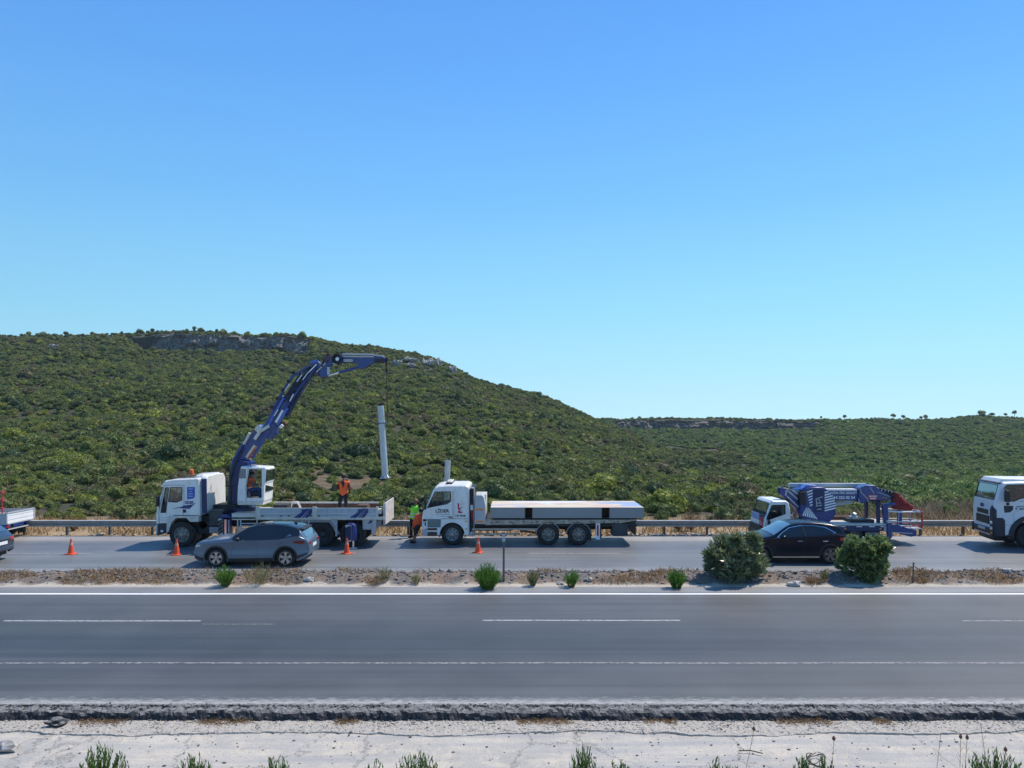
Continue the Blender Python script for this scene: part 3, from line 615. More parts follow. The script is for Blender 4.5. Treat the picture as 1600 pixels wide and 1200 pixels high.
def rocks(name, n, fx, m, seed, sub=1):
    r = random.Random(seed); mb = MB()
    for i in range(n):
        x, y, z, s = fx(r)
        vs, fs = ico((x, y, z+s*0.2), s, sub, 0.6, i, (r.uniform(.7, 1.3), r.uniform(.7, 1.3), r.uniform(.45, .8)), 1.5)
        mb.add(vs, fs)
    return tag(mb.build(name, m), kind='stuff')
M_grav = mat('median_gravel', (0.185, 0.165, 0.15), 0.9, 0, 0.5, 7)
rocks('median_gravel', 7000, lambda r: (lambda x, y: (x, y, medz(x, y), 0.018+0.07*r.random()**3.5))(r.uniform(-21, 21), 26.4+1.65*math.sqrt(r.random())), M_grav, 3)
M_rub = mat('verge_rubble', (0.42, 0.36, 0.30), 0.9, 0, 0.35, 6)
rocks('verge_rubble', 900, lambda r: (lambda x: (x, 37.5+0.7*r.random(), 0, 0.03+0.09*r.random()**3))(r.choice([r.uniform(-30, 32), r.uniform(-8, 10), r.uniform(5, 11)])), M_rub, 4)
M_peb = mat('dark_pebble', (0.11, 0.105, 0.10), 0.9, 0, 0.5, 12)
rocks('loose_pebbles', 1500, lambda r: (lambda x, y: (x, y, apz(x, y) if y < 14.4 else -0.195, 0.005+0.024*r.random()**5.5))(r.uniform(-11, 11), 12.2+2.7*r.random()), M_peb, 5)
M_peb2 = mat('pale_pebble', (0.36, 0.34, 0.31), 0.9, 0, 0.4, 12)
rocks('grit_stones', 5200, lambda r: (lambda x, y: (x, y, -0.198, 0.006+0.018*r.random()**2))(r.uniform(-11, 11), 14.45+0.62*r.random()), M_peb2, 6)
M_lump = mat('tarmac_crumbs', (0.04, 0.04, 0.044), 0.9, 0, 0.5, 20); dust_and_lit_tops(M_lump, lo=0.75, hi=1.35)
rocks('tarmac_crumbs', 6000, lambda r: (lambda x, t: (x, 15.36-0.32*t+0.03*r.gauss(0, 1), -0.22*t**1.7-0.005, 0.008+0.018*r.random()**2))(r.uniform(-11, 11), r.random()), M_lump, 8)
def fx(r):
    while True:
        x = r.uniform(-11, 11)
        if noise.noise(Vector((x*0.8, 0, 60))) > 0.1: return x, r.gauss(14.95, 0.07), -0.205
tag(grass('dead_grass_litter', 2600, fx, 0.02, 0.09, 0.004, ML_dry, 1.2, 8), kind='stuff')
# single stones one can pick out
for px, py, s, nm, lb, m in ((88, 1134, .15, 'stone', 'dark brown rock lying against the tarmac edge at the lower left', M_lump), (483, 905, .13, 'stone', 'pale stone on the gravel berm just right below the grey car', M_stone), (847, 893, .12, 'stone', 'white stone between two green weeds on the median', M_stone),
                         (990, 889, .14, 'stone', 'flat white stone on the far edge of the median', M_stone), (876, 908, .11, 'stone', 'small pale stone at the foot of a green weed', M_stone), (1240, 909, .17, 'stone', 'pale angular stone between the two big bushes', M_stone), (920, 905, .12, 'stone', 'reddish stone on the median right of the third green weed', M_rub),
                         (1575, 897, .14, 'stone', 'pale stone on the median near the right picture edge', M_stone), (12, 1170, .16, 'stone', 'long pale stone on the concrete at the left picture edge', M_peb2), (1065, 905, .10, 'stone', 'white stone under the round green bush left of the oleander', M_stone)):
    Y = (CH+(0.2 if py > 1000 else -0.15))*F/(py-HY); x = X(px, Y); z = -0.2 if py > 1000 else medz(x, Y)
    mb = MB(); mb.add(*ico((x, Y, z+s*0.35), s, 2, 0.5, px, (1.25, 0.9, 0.62), 1.4)); o = tag(mb.build('stone', m), lb, 'stone', 'single stones beside the roads')

# bushes on the median
def bush(name, x, Y, wx, h, n, lf, size, m, label, cat, seed, grp=None, stems=9, lobes=15, aspect=0.28):
    r = random.Random(seed); zb = medz(x, Y)-0.03; t = thing(name, (x, Y, zb), label, cat, grp)
    mb = MB(); tips = []
    for i in range(stems):
        a = r.uniform(0, 6.283); p = [Vector((x+r.gauss(0, .12), Y+r.gauss(0, .08), zb))]
        e = Vector((x+math.cos(a)*wx*0.36*r.random(), Y+math.sin(a)*wx*0.28*r.random(), zb+h*r.uniform(0.6, 0.9)))
        mid = (p[0]+e)/2+Vector((r.gauss(0, .08), 0, .1)); mb.tube([p[0], mid, e], 0.018, 5)
    mb.build('stem', M_bark, t)
    mb = MB(); L = []
    for i in range(lobes):
        a = r.uniform(0, 6.283); rr = math.sqrt(r.random())*0.74; zt = r.uniform(0.16, 0.80)
        k = (1-max(0, zt-0.55)*1.1)
        L.append((Vector((x+math.cos(a)*rr*wx/2*k, Y+math.sin(a)*rr*wx/2*k*0.75, zb+h*zt)), r.uniform(0.10, 0.23)*wx/1.4))
    for i in range(7):
        a = r.uniform(0, 6.283); L.append((Vector((x+math.cos(a)*wx*.40*r.uniform(.4, 1), Y+math.sin(a)*wx*.3, zb+h*r.uniform(.55, 1.0))), 0.085*wx/1.4))
    for i in range(n):
        p, k = r.choice(L); nr = rv(r); q = p+nr*k*(r.random()**0.6)*1.25
        base = (nr*0.9+Vector((0, 0, 0.5))+rv(r)*0.35).normalized()
        for j in range(5):
            d = (base+rv(r)*0.75).normalized(); lf(mb, q, d, d.cross(rv(r)).normalized(), size*r.uniform(.7, 1.2), size*r.uniform(.8, 1.2)*aspect)
    mb.build('foliage', m, t); return t
bush('oleander_bush', X(1144, 27.0), 27.0, 2.3, 1.38, 2500, leaf, 0.23, ML_ole, 'big oleander bush with narrow grey-green leaves hiding the nose of the black car', 'bush', 11, lobes=22)
bush('broadleaf_bush', X(1353, 27.0), 27.0, 1.85, 1.38, 2100, leaf, 0.19, ML_bro, 'big rounded bright green broad-leaved bush behind the tail of the black car', 'bush', 12, lobes=22, aspect=0.55)
def tuft(name, px, py, wpx, hpx, n, m, label, cat, seed, spread=0.5, wd=0.006, grp='weeds on the central reservation', Yf=None):
    Y = Yf or (CH-0.15)*F/(py-HY); x = X(px, Y); zb = (medz(x, Y) if Y > 20 else apz(x, Y))-0.02; k = Y/F; w, h = wpx*k, hpx*k
    r = random.Random(seed); t = thing(name, (x, Y, zb), label, cat, grp)
    st = MB(); lv = MB()
    for i in range(n):
        a = r.uniform(0, 6.283); s = math.sqrt(r.random()); bx, by = x+math.cos(a)*s*w*0.18, Y+math.sin(a)*s*w*0.18
        hh = h*(1-0.45*s*s)*r.uniform(0.7, 1.05); ex, ey = x+math.cos(a)*s*w*0.5, Y+math.sin(a)*s*w*0.5
        A_, B_ = Vector((bx, by, zb)), Vector((ex, ey, zb+hh)); M_ = (A_+B_)/2+Vector(((bx-ex)*0.12, (by-ey)*0.12, hh*0.06))
        st.cyl(A_, M_, wd*0.8, wd*0.7, 3); st.cyl(M_, B_, wd*0.7, wd*0.4, 3)
        for q in range(11):
            u = 0.25+0.75*q/10; p = A_*(1-u)**2+M_*2*u*(1-u)+B_*u*u
            d = (Vector((0, 0, 1))+rv(r)*spread).normalized(); leaf(lv, p, d, d.cross(rv(r)).normalized(), h*0.13*r.uniform(.7, 1.2)+0.02, wd*2.6)
    st.build('stem', m, t); lv.build('leaves', m, t); return t
tuft('green_weed', 352, 910, 36, 32, 120, ML_fresh, 'bright green weed clump in front of the grey car front wheel', 'weed', 1)
tuft('green_weed', 762, 913, 48, 40, 260, ML_fresh, 'largest bright green weed clump, at the foot of the thin metal post', 'weed', 2)
tuft('green_weed', 833, 909, 22, 26, 70, ML_drygreen, 'small yellowish green weed, first to the right of the thin metal post', 'weed', 3)
tuft('green_weed', 893, 910, 28, 27, 90, ML_fresh, 'small green weed, second to the right of the thin metal post', 'weed', 4)
tuft('green_weed', 1057, 912, 34, 32, 150, ML_fresh, 'compact round green weed left of the big oleander bush', 'weed', 5)
tuft('dry_weed', 405, 908, 46, 36, 46, ML_drygreen, 'wispy drying weed in front of the grey car rear wheel', 'weed', 6, 0.7, 0.005)
tuft('dry_weed', 600, 906, 26, 26, 40, ML_drygreen, 'pale wispy weed on the median below the standing cone', 'weed', 7, 0.7, 0.005)
tuft('dry_weed', 583, 908, 40, 16, 50, ML_dry, 'low brown dried weed beside a taller pale one', 'weed', 8, 0.9, 0.005)
tuft('dry_weed', 650, 907, 20, 18, 40, ML_drygreen, 'small half-dried weed on the median left of the post', 'weed', 9, 0.7, 0.005)
tuft('dry_weed', 1288, 905, 18, 20, 40, ML_drygreen, 'small yellow-green weed between the two big bushes', 'weed', 10, 0.7, 0.006)
tuft('dry_weed', 1272, 907, 34, 14, 60, ML_dry, 'low rusty brown weed between the two big bushes', 'weed', 11, 0.9, 0.006)
tuft('dry_weed', 1440, 906, 30, 10, 40, ML_dry, 'flat brown weed beside the short rusty stake', 'weed', 12, 0.9, 0.006)
# foreground plants rooted on the bank below the frame
def fg(px, ytop, wpx, n, m, label, seed, wd=0.0075):
    n = int(n*1.3)
    Y = 12.1; h = (Z(ytop, Y)-apz(X(px, Y), Y)); tuft('bank_shrub', px, 0, wpx, h/Y*F, n, m, label, 'shrub', seed, 0.4, wd, 'small shrubs along the bottom of the picture', Y)
for px, yt, wp, nn, lb in ((160, 1166, 75, 60, 'feathery green shrub leftmost along the bottom edge of the picture'), (303, 1178, 60, 40, 'feathery green shrub, second from left along the bottom edge'), (432, 1184, 60, 34, 'low sparse green shrub, third from left along the bottom edge'),
                          (585, 1184, 34, 16, 'tiny green shrub, fourth from left along the bottom edge'), (650, 1178, 80, 46, 'wide low green shrub near the middle of the bottom edge'), (912, 1164, 44, 34, 'upright grey-green shrub just right of the middle of the bottom edge'), (968, 1188, 50, 20, 'very low shrub right beside the upright grey-green one'),
                          (1130, 1184, 60, 30, 'low green shrub below the crossed twigs'), (1256, 1178, 34, 22, 'small green shrub left below the coil of wire'), (1290, 1180, 30, 22, 'small green shrub right below the coil of wire'), (1556, 1174, 90, 60, 'bushy green and rust shrub at the lower right corner')):
    fg(px, yt, wp, nn, ML_sage, lb, px)
def stalk(px, ytop, Y, lean, label, head=True, seed=1):
    x = X(px, Y); zt = Z(ytop, Y); zb = apz(x, Y)-0.02; t = thing('dry_stalk', (x-lean, Y, zb), label, 'stalk', 'dry seed stalks over the pale concrete')
    r = random.Random(seed); p = [Vector((x-lean, Y, zb)), Vector((x-lean*0.45, Y, zb+(zt-zb)*0.5)), Vector((x, Y, zt))]
    mb = MB().tube(p, 0.004, 5)
    for k in range(4):
        q = p[1].lerp(p[2], 0.2*k); s = r.choice((-1, 1)); mb.tube([q, q+Vector((s*0.05, 0, 0.09))], 0.002, 4)
    mb.build('stem', ML_dry, t)
    if head: 
        h = MB(); h.add(*ico(p[2]+Vector((0, 0, 0.01)), 0.034, 2, 0.2, px, (0.75, 0.75, 1.1))); h.cyl(p[2]+Vector((0, 0, .03)), p[2]+Vector((0, 0, .06)), 0.012, 0.004, 6); h.build('seed_head', mat('seed_head', (0.15, 0.07, 0.045), 0.9), t)
stalk(1303, 1155, 12.3, 0.06, 'tallest dry seed head right of the coil of wire')
stalk(1532, 1130, 12.6, -0.15, 'bare branched stalk near the right, its tip reaching the crack', False)
stalk(1470, 1145, 12.5, 0.10, 'bare thin stalk left of the seed head pair', False)
stalk(1501, 1152, 12.4, 0.02, 'dry stalk with small seed head, left of a pair near the right')
stalk(1511, 1153, 12.4, 0.05, 'dry stalk with small seed head, right of a pair near the right')
stalk(1571, 1172, 12.2, 0.02, 'dry stalk with large round seed head at the far right corner')
stalk(1178, 1140, 12.6, 0.18, 'long leaning dry twig crossing another near the right half')
mb = MB().tube([Vector((X(1155, 13.6), 13.6, -0.17)), Vector((X(1172, 13.6), 13.6, -0.165)), Vector((X(1192, 13.5), 13.5, -0.175))], 0.011, 6)
tag(mb.build('twig', M_bark), 'short dark stick lying on the concrete behind a leaning twig', 'twig')
mb = MB(); r = random.Random(4)
for k in range(4):
    a0 = r.uniform(0, 6.28); cx_, cy_ = X(1272, 13.3)+r.gauss(0, .02), 13.25+r.gauss(0, .03)
    P = []
    for i in range(25):
        t = i/24*5.6+a0; P.append(Vector((cx_+0.19*math.cos(t)*(1-.05*k), cy_+0.27*math.sin(t+.5)*(1-.09*k), apz(cx_, cy_)+0.03+0.02*k+0.03*math.sin(t*2+k))))
    mb.tube(P, 0.007, 5)
tag(mb.build('wire_coil', mat('rusty_wire', (0.06, 0.045, 0.04), 0.7, 0.4)), 'loose coil of rusty wire lying on the pale concrete at the lower right', 'wire')
# shrubby plants behind the rail that stand out
for px, py, w_, h_, lb, m in ((1080, 815, 30, 24, 'dry brown shrub standing behind the guard rail left of the boom lift cab', ML_dry), (1060, 826, 18, 16, 'small dry shrub under the guard rail behind the panel truck tail', ML_dry), (983, 826, 14, 16, 'green weed seen under the tail of the flatbed truck', ML_drygreen), (115, 822, 16, 18, 'brown weed under the rail left of the crane truck', ML_dry)):
    Y = 39.2; x = X(px, Y); k = Y/F; r = random.Random(px); t = thing('verge_weed', (x, Y, -0.03), lb, 'weed', 'weeds on the verge beyond the far road')
    lv = MB(); h = h_*k+0.45 if py < 820 else h_*k; st = MB()
    for i in range(150):
        a = r.uniform(0, 6.283); s = math.sqrt(r.random()); A_ = Vector((x, Y, -0.03)); B_ = Vector((x+math.cos(a)*s*w_*k/2, Y+math.sin(a)*s*w_*k/2, h*(1-.4*s*s)*r.uniform(.6, 1)))
        if i < 40: st.cyl(A_, B_, 0.008, 0.004, 3)
        for q in range(5): 
            p = A_.lerp(B_, 0.3+0.7*r.random()); d = rv(r); leaf(lv, p, d, d.cross(rv(r)).normalized(), .10, .03)
    st.build('stem', M_bark, t); lv.build('leaves', m, t)
# ---------------------------------------------------------------- guard rail, posts, cones, steel columns
rail = thing('guard_rail', (0, 37.75, 0), 'galvanised steel guard rail running along the far edge of the road', 'guard rail')
mb = MB(); nx = 60
prof = [(37.72, 0.72), (37.60, 0.70), (37.60, 0.64), (37.68, 0.60), (37.68, 0.54), (37.60, 0.50), (37.60, 0.44), (37.72, 0.42), (37.735, 0.42), (37.62, 0.455), (37.70, 0.57), (37.62, 0.66), (37.735, 0.72)]
mb.prismx([(a, b) for a, b in prof], -110, 110)
M_railm = mat('weathered_rail', (0.30, 0.30, 0.29), 0.5, 0.25, 0.15, 3, dirt=(0.16, 0.13, 0.10), dirt_amt=0.5); M_postm = mat('rusty_rail_post', (0.10, 0.09, 0.08), 0.7, 0.1, 0.25, 4)
mb.build('rail_beam', M_railm, rail); MB().box(-110, 110, 37.62, 37.76, 0.722, 0.735).build('rail_top_highlight', mat('sunlit_galvanised', (0.62, 0.62, 0.60), 0.6, 0.1, 0.1), rail)  # lip added for the sunlit top line, its brightness put into the colour
x = -66.0
while x < 67:
    MB().box(x-0.05, x+0.05, 37.76, 37.88, -0.05, 0.69).box(x-0.08, x+0.08, 37.70, 37.76, 0.5, 0.62).build('rail_post', M_postm, rail); x += 2.1
def cone(px, py):
    pass
M_cone = mat('cone_orange', (0.85, 0.09, 0.02), 0.5, 0, 0.12, 10, dirt=(0.3, 0.1, 0.05), dirt_amt=0.4)
ct = thing('traffic_cone', (0, 0, 0), 'x', 'cone', 'orange traffic cones on the far road')
MB().box(-0.19, 0.19, -0.19, 0.19, 0.0, 0.035).build('cone_base', M_cone, ct, bevel=0.015)
MB().lathe([(0.001, 0.66), (0.028, 0.655), (0.05, 0.5), (0.052, 0.5)], (0, 0, 0), 20, 'z').lathe([(0.0745, 0.38), (0.13, 0.04), (0.14, 0.035)], (0, 0, 0), 20, 'z').lathe([(0.052, 0.5), (0.0745, 0.38)], (0, 0, 0), 20, 'z').build('cone_body', M_cone, ct, smooth=True)
band = MB().lathe([(0.055, 0.5), (0.0775, 0.38)], (0, 0, 0), 20, 'z').build('reflective_band', mat('dirty_cone_band', (0.62, 0.28, 0.20), 0.5), ct, smooth=True)
def copy_thing(src, loc, label):
    r = src.copy(); COL.objects.link(r); r.location = loc; r['label'] = label
    for c in list(src.children):
        d = c.copy(); COL.objects.link(d); d.parent = r
        for e in c.children:
            g_ = e.copy(); COL.objects.link(g_); g_.parent = d
    return r
cones = [(111, 866, 'orange cone standing alone on the road at the far left'), (276, 867, 'orange cone beside the crane truck front wheel'), (542, 865, 'orange cone at the foot of the rear outrigger'), (747, 863.5, 'orange cone in front of the flatbed truck side')]
for i, (px, py, lb) in enumerate(cones):
    Y = CH*F/(py-HY); loc = (X(px, Y), Y, 0.0)
    if i == 0: ct.location = loc; ct['label'] = lb
    else: copy_thing(ct, loc, lb).rotation_euler = (0, 0, 0.4*i)
# posts on the median
Y = 26.6; x = X(787, Y)
t = thing('sign_post', (x, Y, 0.05), 'tall thin metal post with a small plate on the median beside a green weed', 'post')
MB().box(x-.035, x+.035, Y-.03, Y+.03, 0.0, Z(832, Y)).build('pole', mat('dull_post', (0.12, 0.13, 0.135), 0.5, 0.5), t)
MB().box(x-.055, x+.055, Y-.045, Y-.032, Z(846, Y), Z(834, Y)).build('plate', M_lgrey, t)
Y = 26.5; x = X(1426, Y)
t = thing('stake', (x, Y, 0.05), 'short rusty stake on the median right of the broad-leaved bush', 'stake')
MB().tube([(x, Y, 0), (x+0.03, Y, Z(880, Y))], 0.022, 6).build('rod', mat('rusty_rod', (0.10, 0.07, 0.055), 0.8), t); MB().box(x+.01, x+.05, Y-.02, Y+.02, Z(882, Y), Z(879, Y)).build('cap', M_chassis, t)

def column(name, top, bot, r, label, flange=True, clamp=None, m=M_galv):
    t = thing(name, tuple(bot), label, 'steel column'); top, bot = Vector(top), Vector(bot)
    d = (top-bot).normalized()
    ring = MB(); n = 24; a = d.orthogonal().normalized(); b = d.cross(a); k = []
    for c, q in ((bot, r), (top, r*0.96), (top, r*0.88), (top-d*0.6, r*0.88)):
        k.append([c+(a*math.cos(2*math.pi*i/n)+b*math.sin(2*math.pi*i/n))*q for i in range(n)])
    for L_ in k: ring.v += [tuple(v) for v in L_]
    for j in range(3): ring.f += [(j*n+i, j*n+(i+1) % n, (j+1)*n+(i+1) % n, (j+1)*n+i) for i in range(n)]
    ring.f.append(tuple(range(3*n, 4*n)))
    ring.build('shaft', m, t, smooth=True)
    if flange:
        MB().cyl(bot-d*0.035, bot, r*1.6, r*1.6, 20).build('base_flange', m, t)
        g = MB()
        for i in range(8):
            th = 2*math.pi*i/8; v = a*math.cos(th)+b*math.sin(th); s = d.cross(v)*0.008
            g.add([bot+v*r-s, bot+v*r*1.65-s, bot+v*r+d*0.12-s, bot+v*r+s, bot+v*r*1.65+s, bot+v*r+d*0.12+s], [(0, 1, 2), (3, 5, 4), (0, 3, 4, 1), (1, 4, 5, 2)])
        g.build('gusset', m, t)
    if clamp:
        c = bot+(top-bot)*clamp; q = MB().cyl(c-d*0.03, c+d*0.03, r*1.12, r*1.12, 24).box(c.x-.22, c.x-.1, c.y-.05, c.y+.05, c.z-.02, c.z+.02).box(c.x+r, c.x+.32, c.y-.05, c.y+.05, c.z-.025, c.z+.025); q.cyl((c.x+.25, c.y, c.z-.1), (c.x+.25, c.y, c.z+.1), 0.02, 0.02, 8)
        q.build('lifting_clamp', mat('clamp_steel', (0.2, 0.2, 0.21), 0.5, 0.6), t)
    return t
YC = 35.5
column('hanging_column', (X(594.5, YC), YC, Z(634, YC)), (X(602, YC), YC, Z(746, YC)), 0.155, 'pale steel column hanging from the crane in front of the hill', clamp=0.755)
Y2 = 38.6
column('standing_column', (X(699.8, Y2), Y2, Z(719, Y2)), (X(695, Y2), Y2, -0.05), 0.15, 'grey steel column standing behind the flatbed truck cab')

# ---------------------------------------------------------------- wheels
def wheel(root, x, y, r, wd, style='truck', name='wheel', side=-1, ns=5, mr=None):
    """y = outer face; side -1 faces the camera"""
    s = -side; z = r
    prof = [(r*0.60, 0.02), (r*0.66, -0.0), (r*0.88, 0.0), (r*0.97, 0.025), (r, 0.06), (r, wd-.06), (r*0.97, wd-.02), (r*0.88, wd), (r*0.6, wd)]
    t = MB().lathe([(a, h*s) for a, h in prof], (x, y, z), 40)
    for i in range(44 if style == 'truck' else 0):
        a = 2*math.pi*i/44; c, q = math.cos(a), math.sin(a); t.cyl((x+c*(r+.004), y+s*0.05, z+q*(r+.004)), (x+c*(r+.004), y+s*(wd-.05), z+q*(r+.004)), 0.014, 0.014, 4)
    t = t.build(name, M_tyre, root, smooth=True)
    rim = MB()
    if style == 'truck':
        rim.lathe([(r*0.62, 0.02*s), (r*0.60, 0.0), (r*0.56, 0.02*s), (r*0.52, 0.09*s), (r*0.36, 0.07*s), (r*0.30, 0.04*s), (r*0.2, 0.0), (r*0.17, -0.03*s), (r*0.001, -0.035*s)], (x, y, z), 30)
        for i in range(10):
            a = 2*math.pi*i/10; rim.cyl((x+math.cos(a)*r*.265, y+s*.05, z+math.sin(a)*r*.265), (x+math.cos(a)*r*.265, y-s*.005, z+math.sin(a)*r*.265), .018, .016, 6)
        o = rim.build('rim', mr or M_rim, t, smooth=True)
        h = MB()
        for i in range(8):
            a = 2*math.pi*(i+.5)/8; h.cyl((x+math.cos(a)*r*.43, y+s*.09, z+math.sin(a)*r*.43), (x+math.cos(a)*r*.43, y+s*.068, z+math.sin(a)*r*.43), .034, .034, 8)
        h.build('hand_hole', M_black, t)
    elif style == 'deep':
        rim.lathe([(r*0.62, 0.02*s), (r*0.60, 0.0), (r*0.56, 0.03*s), (r*0.53, 0.20*s), (r*0.35, 0.22*s), (r*0.25, 0.16*s), (r*0.17, 0.10*s), (r*0.001, 0.10*s)], (x, y, z), 30)
        for i in range(10):
            a = 2*math.pi*i/10; rim.cyl((x+math.cos(a)*r*.3, y+s*.2, z+math.sin(a)*r*.3), (x+math.cos(a)*r*.3, y+s*.14, z+math.sin(a)*r*.3), .018, .016, 6)
        rim.build('rim', mr or M_rim, t, smooth=True)
    else:
        MB().lathe([(r*0.66, 0.10*s), (r*0.001, 0.10*s)], (x, y, z), 24).build('brake_disc', M_black, t)
        rim.lathe([(r*0.69, 0.03*s), (r*0.70, -0.002*s), (r*0.66, -0.002*s), (r*0.64, 0.05*s)], (x, y, z), 40)
        rim.lathe([(r*0.15, 0.03*s), (r*0.13, 0.005*s), (r*0.001, 0.0)], (x, y, z), 16)
        for i in range(ns):
            a = 2*math.pi*i/ns+0.3
            for da, w0, w1 in ((-0.16, .05, .055), (0.16, .05, .055)):
                p0 = (x+math.cos(a+da*.6)*r*.08, y+s*.01, z+math.sin(a+da*.6)*r*.08); c = math.cos(a+da), math.sin(a+da)
                u = Vector((-c[1], 0, c[0])); P0 = Vector((x+c[0]*r*.1, y+s*.012, z+c[1]*r*.1)); P1 = Vector((x+c[0]*r*.67, y+s*.012, z+c[1]*r*.67)); dp = Vector((0, s*.03, 0))
                rim.add([P0-u*w0*r*1.3, P1-u*w1*r*1.6, P1+u*w1*r*1.6, P0+u*w0*r*1.3, P0-u*w0*r*1.3+dp, P1-u*w1*r*1.6+dp, P1+u*w1*r*1.6+dp, P0+u*w0*r*1.3+dp], [(0, 1, 2, 3), (7, 6, 5, 4), (0, 4, 5, 1), (3, 2, 6, 7)])
        rim.build('rim', mr or M_alloy, t)
    return t

# ---------------------------------------------------------------- passenger cars: lofted skin
def interp(T, x):
    """smooth curve through (x, z) points"""
    if x <= T[0][0]: return T[0][1]
    if x >= T[-1][0]: return T[-1][1]
    for i in range(len(T)-1):
        if T[i][0] <= x <= T[i+1][0]:
            x0, y0 = T[i]; x1, y1 = T[i+1]; h = x1-x0; t = (x-x0)/h
            def sl(j):
                if j == 0: return (T[1][1]-T[0][1])/(T[1][0]-T[0][0])
                if j == len(T)-1: return (T[-1][1]-T[-2][1])/(T[-1][0]-T[-2][0])
                a = (T[j][1]-T[j-1][1])/(T[j][0]-T[j-1][0]); b = (T[j+1][1]-T[j][1])/(T[j+1][0]-T[j][0])
                return 0 if a*b <= 0 else 2*a*b/(a+b)
            m0, m1 = sl(i)*h, sl(i+1)*h
            return (2*t**3-3*t*t+1)*y0+(t**3-2*t*t+t)*m0+(-2*t**3+3*t*t)*y1+(t**3-t*t)*m1
class Car:
    def __init__(s, c, x0, yn):
        s.c = c; s.x0 = x0; s.yn = yn; s.W = c['W']/2; s.yc = yn+s.W
    def top(s, x): return interp(s.c['top'], x)
    def belt(s, x): return min(interp(s.c['belt'], x), s.top(x)-0.03)
    def bot(s, x):
        c = s.c; z = interp(c['bot'], x)
        for xw in (0.0, c['wb']):
            d = abs(x-xw)
            if d < c['ra']: z = max(z, c['rw']+math.sqrt(c['ra']**2-d*d))
        return z
    def plan(s, x):
        a, b = s.c['top'][0][0], s.c['top'][-1][0]; k = 1.0
        f0 = s.c.get('nose', 0.75); r0 = s.c.get('tail', 0.6)
        if x < a+f0: k -= 0.30*((a+f0-x)/f0)**2.6
        if x > b-r0: k -= s.c.get('tailk', 0.16)*((x-b+r0)/r0)**2.6
        return k
    def hw(s, x, z):
        W = s.W*s.plan(x); zb = s.belt(x)
        lo = W*(1-0.05*max(0, (0.45-z)/0.35)**1.5)*(1-0.02*math.sin(max(0, min(1, (z-0.45)/(zb-0.45)))*math.pi*1.5-0.6))
        if z <= zb: 
            hip = s.c.get('hip', 0)*(math.exp(-((x-s.c['wb'])/0.5)**2)+math.exp(-(x/0.5)**2))*math.exp(-((z-0.75)/0.2)**2)
            return lo+hip
        t = (z-zb)/max(0.05, s.c['roof']-zb); return W*(0.985-0.27*min(1.1, t)-0.03*t*t)
    def sec(s, x):
        zt = s.top(x); zb0 = min(s.bot(x), zt-0.12); zb = max(s.belt(x), zb0+0.04); zb = min(zb, zt-0.03)
        P = []
        for i in range(9): z = zb0+(zb-zb0)*i/8; P.append((s.hw(x, z), z))
        zs = zt-min(0.07, (zt-zb)*0.5)
        for i in range(1, 6): z = zb+(zs-zb)*i/5; P.append((s.hw(x, z), z))
        w = P[-1][0]; dz = zt-zs; P += [(w*0.985, zs+dz*0.5), (w*0.955, zs+dz*0.82), (w*0.90, zt-dz*0.02), (w*0.6, zt+0.018), (w*0.3, zt+0.028), (0, zt+0.03)]
        return P
    def build(s, root, mbody, mgreen, cow, hatch):
        a, b = s.c['top'][0][0], s.c['top'][-1][0]
        xs = sorted(set([a+0.01*i for i in range(6)]+[a+(b-a)*i/110 for i in range(1, 110)]+[b-0.01*i for i in range(6)]+[xw+q for xw in (0, s.c['wb']) for q in (-s.c['ra'], s.c['ra'], -s.c['ra']*.995, s.c['ra']*.995, -s.c['ra']*.97, s.c['ra']*.97)]))
        rows = [s.sec(x) for x in xs]; m = len(rows[0]); V = []
        for x, P in zip(xs, rows):
            for w_, z in P: V.append((s.x0+x, s.yc-w_, z))
            for w_, z in P[-2::-1]: V.append((s.x0+x, s.yc+w_, z))
        M = 2*m-1; fb, fg_ = [], []
        for i in range(len(xs)-1):
            xm = (xs[i]+xs[i+1])/2
            for j in range(M-1):
                jj = j if j < m-1 else M-2-j
                (fg_ if (jj >= 8 and cow < xm < hatch) else fb).append((i*M+j, (i+1)*M+j, (i+1)*M+j+1, i*M+j+1))
        fb.append(tuple(range(M-1, -1, -1))); fb.append(tuple(range((len(xs)-1)*M, len(xs)*M)))
        o = MB(); o.v = V; o.f = fb; body = o.build('body', mbody, root, smooth=True, ang=50)
        o = MB(); o.v = V; o.f = fg_; gr = o.build('greenhouse', mgreen, root, smooth=True, ang=50)
        for ob in (body, gr):
            bm = bmesh.new(); bm.from_mesh(ob.data); bmesh.ops.delete(bm, geom=[v for v in bm.verts if not v.link_faces], context='VERTS'); bm.to_mesh(ob.data); bm.free()
        x0, W, c = s.x0, s.W, s.c
        MB().box(x0+a+0.25, x0+b-0.25, s.yc-W*.72, s.yc+W*.72, 0.20, 0.75).build('underbody', M_black, root)
        return body
    def side(s, name, pts, m, root, off=0.006, sub=5, n_in=0, label=None):
        """patch lying on the near side, outline in x,z, every point carried out onto the skin"""
        P = []
        for (xa, za), (xb, zb) in zip(pts, pts[1:]+pts[:1]):
            for i in range(sub): P.append((xa+(xb-xa)*i/sub, za+(zb-za)*i/sub))
        bm = bmesh.new(); vs = [bm.verts.new((x, 0, z)) for x, z in P]; es = [bm.edges.new((vs[i], vs[(i+1) % len(vs)])) for i in range(len(vs))]
        bmesh.ops.triangle_fill(bm, use_beauty=True, edges=es)
        bmesh.ops.subdivide_edges(bm, edges=[e for e in bm.edges if e.calc_length() > 0.12], cuts=2); bmesh.ops.triangulate(bm, faces=bm.faces)
        o = MB(); bm.verts.index_update()
        o.v = [(s.x0+v.co.x, s.yc-s.hw(v.co.x, v.co.z)-off, v.co.z) for v in bm.verts]; o.f = [tuple(v.index for v in f.verts) for f in bm.faces]; bm.free()
